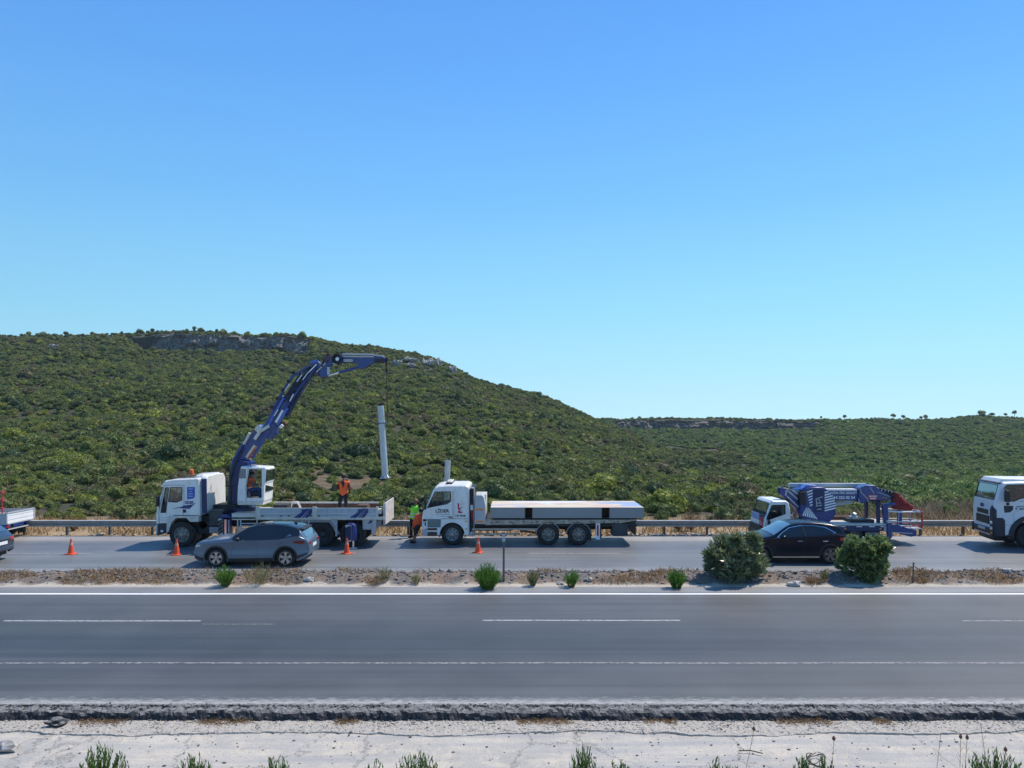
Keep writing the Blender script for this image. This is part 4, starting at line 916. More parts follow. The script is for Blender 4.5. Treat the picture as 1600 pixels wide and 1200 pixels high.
        return o.build(name, m, root, smooth=True, label=label)
    def over(s, name, x0, x1, fy, m, root, off=0.008, n=10):
        """patch lying on the upper skin (windscreen, rear window, bonnet); fy = half width fraction at each end"""
        o = MB(); k = 12
        for i in range(n+1):
            x = x0+(x1-x0)*i/n; f = fy[0]+(fy[1]-fy[0])*i/n; w = s.sec(x)[13][0]; zt = s.top(x)
            for j in range(k+1):
                u = -1+2*j/k; yy = u*w*f; z = zt+0.03*(1-(u*f)**2) if abs(u*f) < .9 else zt-0.01*(abs(u*f)-.9)/.05
                o.v.append((s.x0+x, s.yc+yy, z+off))
        o.f = [(i*(k+1)+j, (i+1)*(k+1)+j, (i+1)*(k+1)+j+1, i*(k+1)+j+1) for i in range(n) for j in range(k)]
        return o.build(name, m, root, smooth=True)
    def arc(s, name, xw, r0, r1, m, root, off=0.012):
        o = MB(); n = 28; rw = s.c['rw']
        for i in range(n+1):
            t = math.pi*(i/n)*1.06-0.09
            for r_, of in ((r0, -0.06), (r0, off), (r1, off), (r1, 0.0)):
                x, z = xw+math.cos(t)*r_, rw+math.sin(t)*r_; z = max(z, 0.2); o.v.append((s.x0+x, s.yc-s.hw(x, z)-of, z))
        o.f = [(i*4+j, (i+1)*4+j, (i+1)*4+j+1, i*4+j+1) for i in range(n) for j in range(3)]
        o.build(name, m, root, smooth=True)
    def seam(s, root, pts, m=None):
        o = MB(); P = []
        for (xa, za), (xb, zb) in zip(pts[:-1], pts[1:]):
            for i in range(5): P.append((xa+(xb-xa)*i/5, za+(zb-za)*i/5))
        P.append(pts[-1]); o.tube([(s.x0+x, s.yc-s.hw(x, z), z) for x, z in P], 0.005, 4); return o.build('door_seam', m or M_black, root)
def carpaint(name, col, rough=0.28, metal=0.5, coat=0.8):
    return mat(name, col, rough, metal, 0.03, 1.0, coat=coat)
def gridglass(name, col=(0.012, 0.02, 0.027)): return mat(name, col, 0.06, 0, 0.1, 1.5, coat=0.0, spec=0.6)
M_wing = gridglass('tinted_window')
M_winl = mat('sunlit_windscreen', (0.05, 0.09, 0.12), 0.05, 0, 0.3, 1.2, coat=1.0, spec=1.0)

# grey SUV
yn = 29.6; xf = X(337, yn)
suv = thing('grey_suv', (xf+1.3, yn+0.9, 0), 'blue-grey five-door SUV driving left past the crane truck', 'car')
C1 = dict(W=1.84, wb=2.68, rw=0.345, ra=0.42, roof=1.60, hip=0.02,
 top=[(-0.93, 0.62), (-0.91, 0.74), (-0.84, 0.86), (-0.7, 0.93), (-0.35, 1.00), (0.0, 1.045), (0.42, 1.09), (0.62, 1.16), (0.95, 1.36), (1.25, 1.50), (1.6, 1.575), (2.0, 1.60), (2.5, 1.58), (2.9, 1.52), (3.12, 1.45), (3.22, 1.36), (3.36, 1.18), (3.46, 1.05), (3.52, 0.97), (3.56, 0.86), (3.57, 0.78)],
 belt=[(-0.93, 0.58), (-0.7, 0.84), (0, 0.95), (0.5, 0.99), (1.5, 1.03), (2.4, 1.06), (2.75, 1.13), (3.1, 1.18), (3.57, 0.98)],
 bot=[(-0.93, 0.30), (-0.7, 0.22), (0.5, 0.21), (2.2, 0.21), (3.1, 0.24), (3.45, 0.36), (3.57, 0.46)])
k = Car(C1, xf, yn); M_suv = carpaint('suv_blue_grey', (0.105, 0.158, 0.22), 0.32, 0.25, 0.5)
k.build(suv, M_suv, M_wing, 0.62, 3.20)
for i, xw in enumerate((0, 2.68)):
    wheel(suv, xf+xw, yn+0.015, 0.345, 0.22, 'alloy'); k.arc('wheel_arch', xw, 0.405, 0.475, M_black, suv)
for xw in (0, 2.68): wheel(suv, xf+xw, yn+1.82, 0.345, 0.22, 'alloy', side=1)
k.side('sill_cladding', [(0.46, 0.21), (2.22, 0.21), (2.2, 0.36), (0.48, 0.33)], M_black, suv, 0.012)
k.side('front_window', [(0.72, 1.07), (1.22, 1.40), (1.52, 1.48), (1.62, 1.10), (0.75, 1.055)], M_wing, suv, 0.006)
k.side('rear_window', [(1.68, 1.10), (1.60, 1.485), (2.1, 1.50), (2.5, 1.44), (2.75, 1.22), (2.4, 1.12)], M_wing, suv, 0.006)
k.side('rear_quarter', [(2.50, 1.085), (2.74, 1.20), (2.84, 1.27), (2.92, 1.20), (2.98, 1.10), (2.9, 1.05)], M_suv, suv, 0.010)
k.side('bumper_cladding', [(3.12, 0.30), (3.50, 0.50), (3.54, 0.56), (3.15, 0.44)], M_black, suv, 0.010)
k.side('front_cladding', [(-0.90, 0.31), (-0.48, 0.22), (-0.47, 0.34), (-0.90, 0.44)], M_black, suv, 0.010)
k.side('tail_lamp', [(2.96, 0.93), (3.30, 0.88), (3.42, 0.90), (3.40, 1.00), (3.05, 1.01)], mat('dark_red_lens', (0.16, 0.008, 0.015), 0.2, 0, 0.05, coat=1), suv, 0.014, label='red tail lamp at the rear corner')
k.side('headlamp', [(-0.90, 0.74), (-0.62, 0.80), (-0.60, 0.85), (-0.86, 0.80)], M_lens, suv, 0.012)
k.side('belt_trim', [(0.50, 0.985), (1.4, 1.03), (2.4, 1.065), (2.75, 1.13), (2.75, 1.145), (2.4, 1.08), (1.4, 1.05), (0.5, 1.0)], M_suv, suv, 0.018)
k.seam(suv, [(0.62, 0.30), (0.60, 0.6), (0.72, 1.0)]); k.seam(suv, [(1.62, 0.28), (1.60, 0.7), (1.66, 1.04)]); k.seam(suv, [(2.28, 0.45), (2.42, 0.8), (2.62, 1.04)])
for hx in (1.38, 2.28):
    yy = k.yc-k.hw(hx, 0.90); MB().box(xf+hx, xf+hx+0.2, yy-0.035, yy+0.01, 0.885, 0.92).build('door_handle', M_suv, suv, bevel=0.01)
k.over('windscreen', 0.66, 1.42, (0.93, 0.90), M_winl, suv); k.over('back_window', 3.20, 3.43, (0.86, 0.80), M_winl, suv, 0.012); k.over('sunroof', 1.6, 2.7, (0.72, 0.72), M_wing, suv)
yy = k.yc-k.hw(0.85, 1.08); MB().add(*ico((xf+0.86, yy-0.12, 1.08), 1, 2, 0.1, 1, (0.09, 0.11, 0.08))).build('mirror', M_black, suv, smooth=True)
MB().prism([(xf+3.02, 1.475), (xf+3.34, 1.425), (xf+3.33, 1.395), (xf+3.05, 1.42)], k.yc-0.60, k.yc+0.60).build('spoiler', M_black, suv, bevel=0.01)
MB().box(xf+2.78, xf+2.9, k.yc-.03, k.yc+.03, 1.55, 1.62).build('antenna', M_black, suv, bevel=0.01)
MB().box(xf+3.566, xf+3.582, k.yc-.26, k.yc+.26, 0.70, 0.82).build('number_plate', M_white2, suv)
MB().box(xf+3.50, xf+3.572, k.yc-.72, k.yc-.42, 0.86, 0.95).build('tail_lamp', M_redlens, suv, bevel=0.01); MB().box(xf+3.50, xf+3.572, k.yc+.42, k.yc+.72, 0.86, 0.95).build('tail_lamp', M_redlens, suv, bevel=0.01)

# black SUV
yn = 30.2; xb = X(1298, yn)-2.73
blk = thing('black_suv', (xb+1.3, yn+0.9, 0), 'black five-door SUV with chrome window trim driving left between two big bushes', 'car')
C2 = dict(W=1.83, wb=2.73, rw=0.345, ra=0.40, roof=1.60, hip=0.02, tailk=0.18,
 top=[(-0.90, 0.60), (-0.88, 0.72), (-0.80, 0.84), (-0.6, 0.92), (-0.2, 1.0), (0.2, 1.06), (0.45, 1.10), (0.7, 1.22), (1.0, 1.40), (1.25, 1.51), (1.6, 1.58), (2.0, 1.60), (2.5, 1.57), (2.95, 1.50), (3.15, 1.43), (3.27, 1.30), (3.42, 1.12), (3.50, 1.02), (3.54, 0.92), (3.55, 0.8)],
 belt=[(-0.90, 0.56), (-0.7, 0.82), (0, 0.95), (0.5, 0.99), (1.5, 1.04), (2.4, 1.08), (2.9, 1.14), (3.2, 1.12), (3.55, 0.95)],
 bot=[(-0.90, 0.28), (-0.7, 0.22), (0.5, 0.21), (2.2, 0.21), (3.1, 0.24), (3.4, 0.34), (3.55, 0.44)])
M_blkcar = carpaint('black_car_paint', (0.007, 0.009, 0.017), 0.22, 0.0, 0.0)
M_blkcar.node_tree.nodes['Principled BSDF'].inputs['Specular IOR Level'].default_value = 0.28
k = Car(C2, xb, yn); k.build(blk, M_blkcar, M_blkcar, 0.5, 3.25)
for xw in (0, 2.73): wheel(blk, xb+xw, yn+0.015, 0.345, 0.22, 'alloy', mr=mat('dark_alloy', (0.2, 0.2, 0.21), 0.3, 0.8, 0.05)); k.arc('wheel_arch', xw, 0.392, 0.45, M_black, blk)
for xw in (0, 2.73): wheel(blk, xb+xw, yn+1.80, 0.345, 0.22, 'alloy', side=1)
wl = [(0.62, 1.045), (0.80, 1.20), (1.15, 1.42), (1.6, 1.50), (2.1, 1.50), (2.6, 1.43), (2.98, 1.22), (2.6, 1.13), (1.7, 1.075)]
k.side('window_trim', wl, M_chrome, blk, 0.006, 6)
k.side('front_window', [(0.68, 1.06), (0.84, 1.205), (1.17, 1.405), (1.68, 1.49), (1.74, 1.09)], M_wing, blk, 0.012)
k.side('rear_window', [(1.76, 1.09), (1.70, 1.49), (2.1, 1.49), (2.58, 1.415), (2.93, 1.218), (2.59, 1.142)], M_wing, blk, 0.012)
k.side('door_pillar', [(1.71, 1.08), (1.66, 1.48), (1.73, 1.485), (1.79, 1.085)], M_black, blk, 0.016)
k.side('sill_trim', [(0.46, 0.27), (2.28, 0.27), (2.28, 0.295), (0.46, 0.295)], M_chrome, blk, 0.012)
k.side('tail_lamp', [(3.08, 0.93), (3.36, 0.90), (3.44, 0.96), (3.38, 1.06), (3.1, 1.04)], M_redlens, blk, 0.014)
k.seam(blk, [(0.60, 0.30), (0.56, 0.6), (0.62, 1.0)]); k.seam(blk, [(1.70, 0.28), (1.68, 0.7), (1.72, 1.06)]); k.seam(blk, [(2.32, 0.42), (2.5, 0.8), (2.72, 1.1)])
for hx in (1.42, 2.42):
    yy = k.yc-k.hw(hx, 0.90); MB().box(xb+hx, xb+hx+0.2, yy-0.04, yy+0.01, 0.885, 0.925).build('door_handle', M_chrome, blk, bevel=0.01)
k.over('windscreen', 0.52, 1.25, (0.92, 0.88), M_winl, blk); k.over('back_window', 3.24, 3.44, (0.85, 0.8), M_winl, blk, 0.012)
yy = k.yc-k.hw(0.85, 1.08); MB().add(*ico((xb+0.86, yy-0.12, 1.08), 1, 2, 0.1, 1, (0.09, 0.11, 0.08))).build('mirror', M_blkcar, blk, smooth=True)
MB().prism([(xb+2.98, 1.485), (xb+3.32, 1.42), (xb+3.31, 1.39), (xb+3.0, 1.44)], k.yc-0.60, k.yc+0.60).build('spoiler', M_blkcar, blk, bevel=0.01)
k.side('headlamp', [(-0.86, 0.70), (-0.55, 0.78), (-0.5, 0.84), (-0.82, 0.80)], M_lens, blk, 0.012)
MB().box(xb-0.905, xb-0.88, k.yc-.4, k.yc+.4, 0.45, 0.66).build('grille', M_black, blk, bevel=0.01)

# blue-grey car leaving the picture at the left
yn = 29.9; xt = X(15, 31.3); xc = xt-3.45
cl = thing('blue_grey_car', (xc+1.3, yn+0.9, 0), 'blue-grey car at the left picture edge with only its tail in view', 'car')
C3 = dict(C1); C3['W'] = 1.8; C3['top'] = [(-0.88, 0.58), (-0.86, 0.7), (-0.78, 0.80), (-0.4, 0.90), (0.0, 0.96), (0.4, 1.02), (0.65, 1.12), (1.0, 1.32), (1.3, 1.44), (1.7, 1.50), (2.2, 1.50), (2.7, 1.44), (2.95, 1.34), (3.15, 1.18), (3.32, 1.04), (3.40, 0.99), (3.46, 0.90), (3.48, 0.72)]
C3['belt'] = [(-0.88, 0.55), (0, 0.88), (1.5, 0.95), (3.0, 0.99), (3.48, 0.88)]; C3['bot'] = [(-0.88, 0.28), (0.5, 0.2), (3.1, 0.24), (3.48, 0.40)]; C3['tailk'] = 0.2
M_cl = carpaint('slate_blue_paint', (0.055, 0.075, 0.11), 0.25, 0.5)
k = Car(C3, xc, yn); k.build(cl, M_cl, M_cl, 0.5, 3.2)
for xw in (0, 2.68): wheel(cl, xc+xw, yn+0.015, 0.345, 0.22, 'alloy'); wheel(cl, xc+xw, yn+1.78, 0.345, 0.22, 'alloy', side=1)
k.side('side_window', [(0.72, 1.03), (1.25, 1.33), (1.7, 1.41), (2.2, 1.41), (2.7, 1.32), (2.85, 1.04)], M_wing, cl, 0.008)
k.over('back_window', 2.84, 3.22, (0.88, 0.86), M_winl, cl, 0.01); k.over('windscreen', 0.55, 1.2, (0.9, 0.88), M_winl, cl)
MB().box(xc+3.44, xc+3.50, k.yc-.3, k.yc+.3, 0.66, 0.78).build('number_plate', M_white2, cl)
for s_ in (-1, 1): MB().box(xc+3.38, xc+3.485, k.yc+s_*.62-.12, k.yc+s_*.62+.12, 0.78, 0.92).build('tail_lamp', M_redlens, cl, bevel=0.02)
MB().box(xc+3.40, xc+3.51, k.yc-.68, k.yc+.68, 0.42, 0.56).build('bumper', M_cl, cl, bevel=0.03)
k.side('headlamp', [(-0.84, 0.68), (-0.55, 0.74), (-0.5, 0.80), (-0.82, 0.77)], M_lens, cl, 0.012)
# ---------------------------------------------------------------- truck cabs: hollow shells with real window openings
def offset(P, d):
    """outline moved inwards by d"""
    n = len(P); A_ = sum(P[i][0]*P[(i+1) % n][1]-P[(i+1) % n][0]*P[i][1] for i in range(n)); s = 1 if A_ > 0 else -1; out = []
    for i in range(n):
        a, b, c = Vector(P[i-1]), Vector(P[i]), Vector(P[(i+1) % n])
        u, v = (b-a).normalized(), (c-b).normalized(); n1, n2 = Vector((-u.y, u.x))*s, Vector((-v.y, v.x))*s
        k = (n1+n2); k = k/max(0.3, k.dot(n1)); out.append((b.x+k.x*d, b.y+k.y*d))
    return out
def sheet(outer, holes, y, mb):
    """flat side panel at depth y with holes cut out"""
    bm = bmesh.new(); es = []
    for Lp in [outer]+holes:
        vs = [bm.verts.new((x, y, z)) for x, z in Lp]; es += [bm.edges.new((vs[i], vs[(i+1) % len(vs)])) for i in range(len(vs))]
    bmesh.ops.triangle_fill(bm, use_beauty=True, edges=es); bm.verts.index_update()
    mb.add([tuple(v.co) for v in bm.verts], [tuple(v.index for v in f.verts) for f in bm.faces]); bm.free()
def cab(root, P, holes, y0, y1, m, ws=None, ch=0.06, gl=None, name='cab_body', wsm=None, hole_names=None, far_holes=True, nose=0.0):
    """P outline (x,z); holes window outlines; ws index of the windscreen edge in P"""
    gl = gl or M_glass; P0 = offset(P, ch*0.8); mb = MB(); n = len(P)
    sheet(P0, holes, y0, mb); sheet(P0, holes if far_holes else [], y1, mb)
    LL = [(P0, y0), (P, y0+ch), (P, y1-ch), (P0, y1)]
    for (La, ya), (Lb, yb) in zip(LL[:-1], LL[1:]):
        for i in range(n):
            j = (i+1) % n
            if ws == i and La is P and Lb is P: continue
            mb.add([(La[i][0], ya, La[i][1]), (La[j][0], ya, La[j][1]), (Lb[j][0], yb, Lb[j][1]), (Lb[i][0], yb, Lb[i][1])], [(0, 1, 2, 3)])
    if ws is not None:
        a, b = Vector(P[ws]), Vector(P[(ws+1) % n]); d = (b-a).normalized(); a2, b2 = a+d*0.07, b-d*0.06; ya, yb = y0+ch, y1-ch; fw = 0.05
        q = lambda p, y: (p.x, y, p.y)
        mb.add([q(a, ya), q(b, ya), q(b, ya+fw), q(a, ya+fw), q(a, yb), q(b, yb), q(b, yb-fw), q(a, yb-fw)], [(0, 1, 2, 3), (4, 7, 6, 5)])
        mb.add([q(a, ya+fw), q(a2, ya+fw), q(a2, yb-fw), q(a, yb-fw), q(b, ya+fw), q(b2, ya+fw), q(b2, yb-fw), q(b, yb-fw)], [(0, 1, 2, 3), (4, 7, 6, 5)])
    for hl in holes:                                    # window reveals
        for i in range(len(hl)):
            (xa, za), (xb_, zb) = hl[i], hl[(i+1) % len(hl)]
            mb.add([(xa, y0, za), (xb_, y0, zb), (xb_, y0+.04, zb), (xa, y0+.04, za)], [(0, 1, 2, 3)])
    body = mb.build(name, m, root, smooth=True, ang=35)
    if ws is not None:
        q = lambda p, y: (p.x, y, p.y); dn = Vector((d.y, -d.x)); c_ = Vector((sum(p[0] for p in P)/n, sum(p[1] for p in P)/n))
        if dn.dot(c_-a) < 0: dn = -dn
        a3, b3 = a2+dn*.012, b2+dn*.012
        MB().poly([q(a3, ya+fw), q(b3, ya+fw), q(b3, yb-fw), q(a3, yb-fw)]).build('windscreen', wsm or M_wsglass, root)
        g_ = MB(); g_.tube([q(a2, ya+fw), q(b2, ya+fw), q(b2, yb-fw), q(a2, yb-fw), q(a2, ya+fw)], 0.018, 5); g_.build('windscreen_seal', M_black, root)
    for i, hl in enumerate(holes):
        if hole_names and hole_names[i] == 'door_opening': continue
        w_ = MB().poly([(x, y0+.02, z) for x, z in hl]).build((hole_names or ['side_window']*9)[i], gl, root)
        s_ = MB().tube([(x, y0+.004, z) for x, z in hl+hl[:1]], 0.014, 5); s_.build('window_seal', M_black, w_)
        if far_holes: MB().poly([(x, y1-.02, z) for x, z in hl]).build('side_window', gl, root)
    return body
def interior(root, x0, x1, y0, y1, zf, zs, m=None):
    mb = MB(); wd = (y1-y0)
    for yy in (y0+wd*.28, y0+wd*.74):
        mb.box(x0+0.95, x0+1.4, yy-.24, yy+.24, zf+.3, zf+.45).box(x0+1.32, x0+1.45, yy-.24, yy+.24, zf+.4, zf+1.05).box(x0+1.33, x0+1.44, yy-.14, yy+.14, zf+1.05, zf+1.28)
    mb.build('seat', M_seat, root, bevel=0.03)
    d = MB().box(x0+.25, x0+.6, y0+.1, y1-.1, zf+.35, zf+.72); d.build('dashboard', M_seat, root, bevel=0.04)
    s_ = MB(); c = Vector((x0+.78, y0+wd*.28, zf+.78)); P = [c+Vector((0.06*math.cos(t), .2*math.sin(t), .2*math.cos(t))) for t in [i*math.pi/8 for i in range(17)]]
    s_.tube(P, .015, 5).cyl(c, c+Vector((-.2, 0, -.12)), .02, .02, 6); s_.build('steering_wheel', M_black, root)
def arch(cx, cz, r, n=9, a0=0.0, a1=math.pi): return [(cx+r*math.cos(a0+(a1-a0)*i/n), cz+r*math.sin(a0+(a1-a0)*i/n)) for i in range(n+1)]
def dirtstreak(): pass

# ================================================================= flatbed truck
Y0 = 34.7; W_ = 2.45; Y1 = Y0+W_
q = lambda px, py: (X(px, Y0), Z(py, Y0)); qx = lambda px: X(px, Y0); qz = lambda py: Z(py, Y0)
fb = thing('flatbed_truck', (qx(820), Y0+1.2, 0), 'white flatbed truck with LİDER lettering on its cab carrying a flat grey panel', 'truck')
wc = q(706.5, 836)
Pf = [q(662, 838), q(659.5, 828), q(659, 812), q(661, 799), q(664.5, 795), q(676.5, 765.5), q(680, 761), q(687, 759), q(700, 758), q(728, 758), q(733, 760.5), q(733.5, 764), q(733, 838), q(725.5, 838)]+[p for p in arch(wc[0], wc[1], 0.56, 10, 0.02, math.pi*0.98)]+[q(688, 838)]
cab(fb, Pf, [[q(667.5, 793.5), q(679.5, 768.5), q(704.5, 768), q(704.8, 783), q(699, 787.5)]], Y0, Y1, M_white, ws=4, ch=0.07)
interior(fb, qx(662), 0, Y0, Y1, 1.05, 0)
MB().box(wc[0]-.6, qx(731), Y0+.35, Y1-.35, .5, 1.1).build('engine_block', M_chassis, fb)
MB().lathe([(0.575, -0.015), (0.63, -0.015), (0.63, 0.05), (0.575, 0.05)], (wc[0], Y0, wc[1]), 40).build('arch_lip', M_lgrey, fb) if False else None
wa = MB(); A1 = arch(wc[0], wc[1], 0.565, 14, 0.0, math.pi); A2 = arch(wc[0], wc[1], 0.66, 14, 0.0, math.pi)
wa.prism(A2+A1[::-1], Y0-.012, Y0+.1); wa.build('fender_lip', M_white, fb, bevel=0.01)
MB().prism(arch(wc[0], wc[1], 0.60, 14)+[(wc[0]-.60, wc[1]-.1), (wc[0]-.555, wc[1]-.1)]+arch(wc[0], wc[1], 0.555, 14)[::-1]+[(wc[0]+.555, wc[1]-.1), (wc[0]+.6, wc[1]-.1)], Y0+.03, Y0+.7).build('wheel_well', M_black, fb)
MB().prism([q(668, 811), q(689, 811), q(688.5, 824), q(668, 824)], Y0-.012, Y0+.03).build('storage_flap', mat('green_grey_plastic', (0.14, 0.18, 0.18), 0.5), fb, bevel=0.01)
s = MB().prism([q(668, 825), q(683, 825), q(683, 828.5), q(668, 828.5)], Y0-.02, Y0+.03).prism([q(668, 831), q(683, 831), q(683, 837), q(668, 837)], Y0-.02, Y0+.03); s.build('cab_step', M_rust, fb, bevel=0.01)
MB().prism([q(659.2, 829), q(667.5, 824), q(667.5, 838), q(662, 838)], Y0-.01, Y0+.2).prism([q(659, 816), q(666, 816), q(666, 822), q(659, 822)], Y0-.0, Y0+.2).build('bumper', M_lgrey, fb, bevel=0.01)
MB().prism([q(659.5, 816.5), q(663.5, 817), q(664, 823), q(660, 823)], Y0-.015, Y0+.35).build('headlamp', M_lens, fb, bevel=0.01)
MB().prism([q(661, 811), q(666.5, 811), q(666.5, 814.6), q(661, 814.6)], Y0-.02, Y0+.2).build('air_intake', M_black, fb)
d = MB().tube([(qx(707.8), Y0-.002, qz(767)), (qx(707.8), Y0-.002, qz(810)), (qx(690), Y0-.002, qz(811))], .009, 4).tube([(qx(731), Y0-.002, qz(810.5)), (qx(690), Y0-.002, qz(810.5))], .009, 4); d.build('door_seam', M_blk2, fb)
MB().tube([(qx(712), Y0-.002, qz(787)), (qx(731), Y0-.002, qz(787))], .006, 4).tube([(qx(710), Y0-.002, qz(765)), (qx(710), Y0-.002, qz(810))], .006, 4).build('panel_seam', M_lgrey, fb)
MB().prism([q(701, 807), q(706.5, 807), q(706.5, 808.6), q(701, 808.6)], Y0-.03, Y0).build('door_handle', M_black, fb)
for py in (813.8, 825.5): MB().prism([q(727, py), q(730.5, py), q(730.5, py+1.6), q(727, py+1.6)], Y0-.012, Y0).build('side_marker', M_amber, fb)
text('lettering', 'LİDER', M_blk2, fb, qx(691), Y0-.006, qz(798.6), .2, .62, bold=.006)
mb = MB()
for i in range(14): mb.box(qx(681)+i*.046, qx(681)+i*.046+.03, Y0-.006, Y0-.002, qz(803.9), qz(803.0))
for i in range(10): mb.box(qx(683)+i*.055, qx(683)+i*.055+.035, Y0-.006, Y0-.002, qz(807), qz(806.4))
mb.build('small_print', M_blk2, fb)
lg = MB().prism([q(715, 785), q(717.5, 788), q(717.3, 794), q(723, 792), q(717, 797.2), q(715.2, 795)], Y0-.007, Y0-.001).prism([q(715, 799), q(721, 795.4), q(718.5, 799.3), q(723, 799.6), q(722, 801.6), q(716, 801.6)], Y0-.007, Y0-.001); lg.build('emblem', mat('emblem_red', (0.45, 0.02, 0.04), 0.5), fb)
text('registration_number', '1 60 108 88', M_blk2, fb, qx(719), Y0-.006, qz(806.0), .11, .46, bold=.004)
MB().box(qx(695), qx(705), Y0+.5, Y1-.5, qz(758.5), qz(755.8)).build('beacon_bar', M_black, fb, bevel=.02)
MB().box(qx(695.7), qx(704.7), Y0+.55, Y1-.55, qz(756.5), qz(753.6)).build('beacon', M_cream, fb, bevel=.04)
# behind the cab
MB().box(qx(734.5), qx(740.5), Y0+.15, Y1-.15, qz(838), qz(763)).build('cab_gap_shade', M_black, fb, bevel=.02)  # black block standing in for the shade in the gap behind the cab
MB().prism([q(735, 761.5), q(741, 762.5), q(741, 838), q(740, 838), q(740, 764.5), q(735, 763.5)], Y0+.02, Y0+.2).build('air_deflector', M_lgrey, fb, bevel=.01)
MB().prism([q(735, 789), q(739, 789), q(739, 797), q(735, 797)], Y0-.02, Y0+.1).cyl((qx(738), Y0+.1, qz(835)), (qx(738), Y0+.5, qz(835)), .12, .12).build('air_filter', M_cream, fb, bevel=.01)
bx = MB().prism([q(741.5, 819), q(741.5, 776.5), q(744, 773.7), q(753, 773.7), q(756, 777), q(758.5, 790), q(758.5, 819)], Y0+.0, Y0+.9); b_ = bx.build('equipment_locker', M_lgrey, fb, bevel=.02)
for a, b in ((794.6, 797.6), (813.5, 816.4)): MB().box(qx(743.5), qx(755.5), Y0-.006, Y0-.001, qz(b), qz(a)).build('reflector_strip', M_amber, b_)
MB().box(qx(741), qx(758.5), Y0+1.0, Y1-.05, 1.0, qz(776)).build('headboard', M_cream, fb, bevel=.02)
# deck, chassis, guards
M_deck = mat('worn_deck_edge', (0.45, 0.38, 0.30), 0.7, 0, 0.25, 3, dirt=(0.18, 0.09, 0.05), dirt_amt=0.8)
MB().prism([q(758, 812.5), q(984, 812), q(997, 811), q(995, 813.5), q(970, 817.5), q(758, 820.5)], Y0+.02, Y1-.02).build('deck', M_deck, fb, bevel=.01)
bt = MB()
for px in range(768, 990, 32): bt.cyl((qx(px), Y0+.02, qz(816.5)), (qx(px), Y0-.01, qz(816.5)), .03, .03, 8)
bt.build('deck_bolt', M_black, fb)
MB().box(qx(741), qx(988), Y0+.45, Y0+.62, qz(826.5), qz(820)).box(qx(741), qx(988), Y1-.62, Y1-.45, qz(826.5), qz(820)).box(qx(745), qx(980), Y0+.5, Y1-.5, qz(823.5), qz(820)).box(qx(734), qx(960), Y0+.8, Y1-.8, qz(831), qz(821)).build('chassis', M_chassis, fb)
MB().box(qx(742), qx(996), Y0+.06, Y0+.4, qz(822.5), qz(820)).build('deck_frame', M_black, fb)
for a, b in ((825.6, 828.6), (833.2, 836.2)): MB().box(qx(738), qx(840 if a < 830 else 812), Y0+.03, Y0+.07, qz(b), qz(a)).build('side_guard', M_deck, fb)
MB().beam(q(812, 830), q(842, 834), .09, Y0+.2, Y0+.24).box(qx(741), qx(800), Y0+.5, Y1-.6, qz(832), qz(826)).build('tool_rack', M_rust, fb)
for px in (857, 904.5):
    c = q(px, 836.2); wheel(fb, c[0], Y0+.03, .49, .3, 'truck' if px < 900 else 'truck'); wheel(fb, c[0], Y1-.03, .49, .3, 'truck', side=1)
    MB().cyl((c[0], Y0+.3, c[1]), (c[0], Y1-.3, c[1]), .09, .09, 10).build('axle', M_chassis, fb)
    A1 = arch(c[0], c[1], .545, 14, 0.12, math.pi*0.98); A2 = arch(c[0], c[1], .575, 14, 0.12, math.pi*0.98)
    MB().prism(A2+A1[::-1], Y0+.02, Y0+.4).build('mudguard', M_grey, fb)
c = wc; wheel(fb, c[0], Y0+.04, .49, .3, 'truck', mr=mat('grey_hub', (0.36, 0.36, 0.36), .45, .4, .2)); wheel(fb, c[0], Y1-.04, .49, .3, 'truck', side=1)
MB().box(qx(921), qx(924.5), Y0+.1, Y0+.5, .2, qz(825)).build('mudflap', M_black, fb)
mp_ = MB().box(qx(931), qx(937.5), Y0+.0, Y0+.06, qz(843), qz(818)).build('marker_board', M_white2, fb)
MB().box(qx(932.5), qx(935.5), Y0-.006, Y0-.001, qz(837), qz(820)).build('red_stripe', M_red, mp_)
MB().box(qx(938), qx(940), Y0+.1, Y0+.2, qz(842), qz(819)).build('stay', M_chassis, fb)
MB().box(qx(957), qx(981), Y0+.05, Y0+.75, qz(837.5), qz(818)).build('tool_box', mat('dark_box', (.035, .045, .05), .6, 0, .2, 3), fb, bevel=.02)
MB().prism([q(982, 817), q(994, 813), q(994, 836), q(991, 836), q(985, 828)], Y0+.05, Y1-.05).build('rear_beam', M_black, fb, bevel=.01)
MB().box(qx(992), qx(994.6), Y0+.02, Y0+.15, qz(831), qz(824)).build('tail_lamp', M_redlens, fb)

# panel resting on the flatbed: billboard box lying face up
pn = thing('sign_box', (qx(886), Y0+1.2, qz(811)), 'long flat grey sign box with printed upper face lying on the flatbed truck', 'sign box')
M_pan = mat('panel_grey', (0.27, 0.275, 0.28), .5, 0.1, .05, 1)
zt, zb = qz(793.2), qz(809.5); xa, xb_ = qx(766.5), qx(1006)
mb = MB(); wn = [qx(820), qx(832), qx(940), qx(952.5)]
for a, b in ((xa, wn[0]), (wn[1], wn[2]), (wn[3], xb_)): mb.box(a, b, Y0-.02, Y0+.01, zb, zt)
mb.box(xa, xb_, Y1+.28, Y1+.3, zb, zt).box(xa, xa+.02, Y0, Y1+.28, zb, zt).box(xb_-.02, xb_, Y0, Y1+.28, zb, zt)
mb.build('side_wall', M_pan, pn)
MB().box(xa+.03, xb_-.03, Y0+.02, Y1+.27, zb+.01, zb+.03).build('bottom_sheet', M_chassis, pn)
fr = MB()
for i in range(2):
    a, b = wn[2*i], wn[2*i+1]; fr.box(a, a+.02, Y0+.01, Y0+.6, zb, zt).box(b-.02, b, Y0+.01, Y0+.6, zb, zt).box(a, b, Y0+.6, Y0+.62, zb, zt)
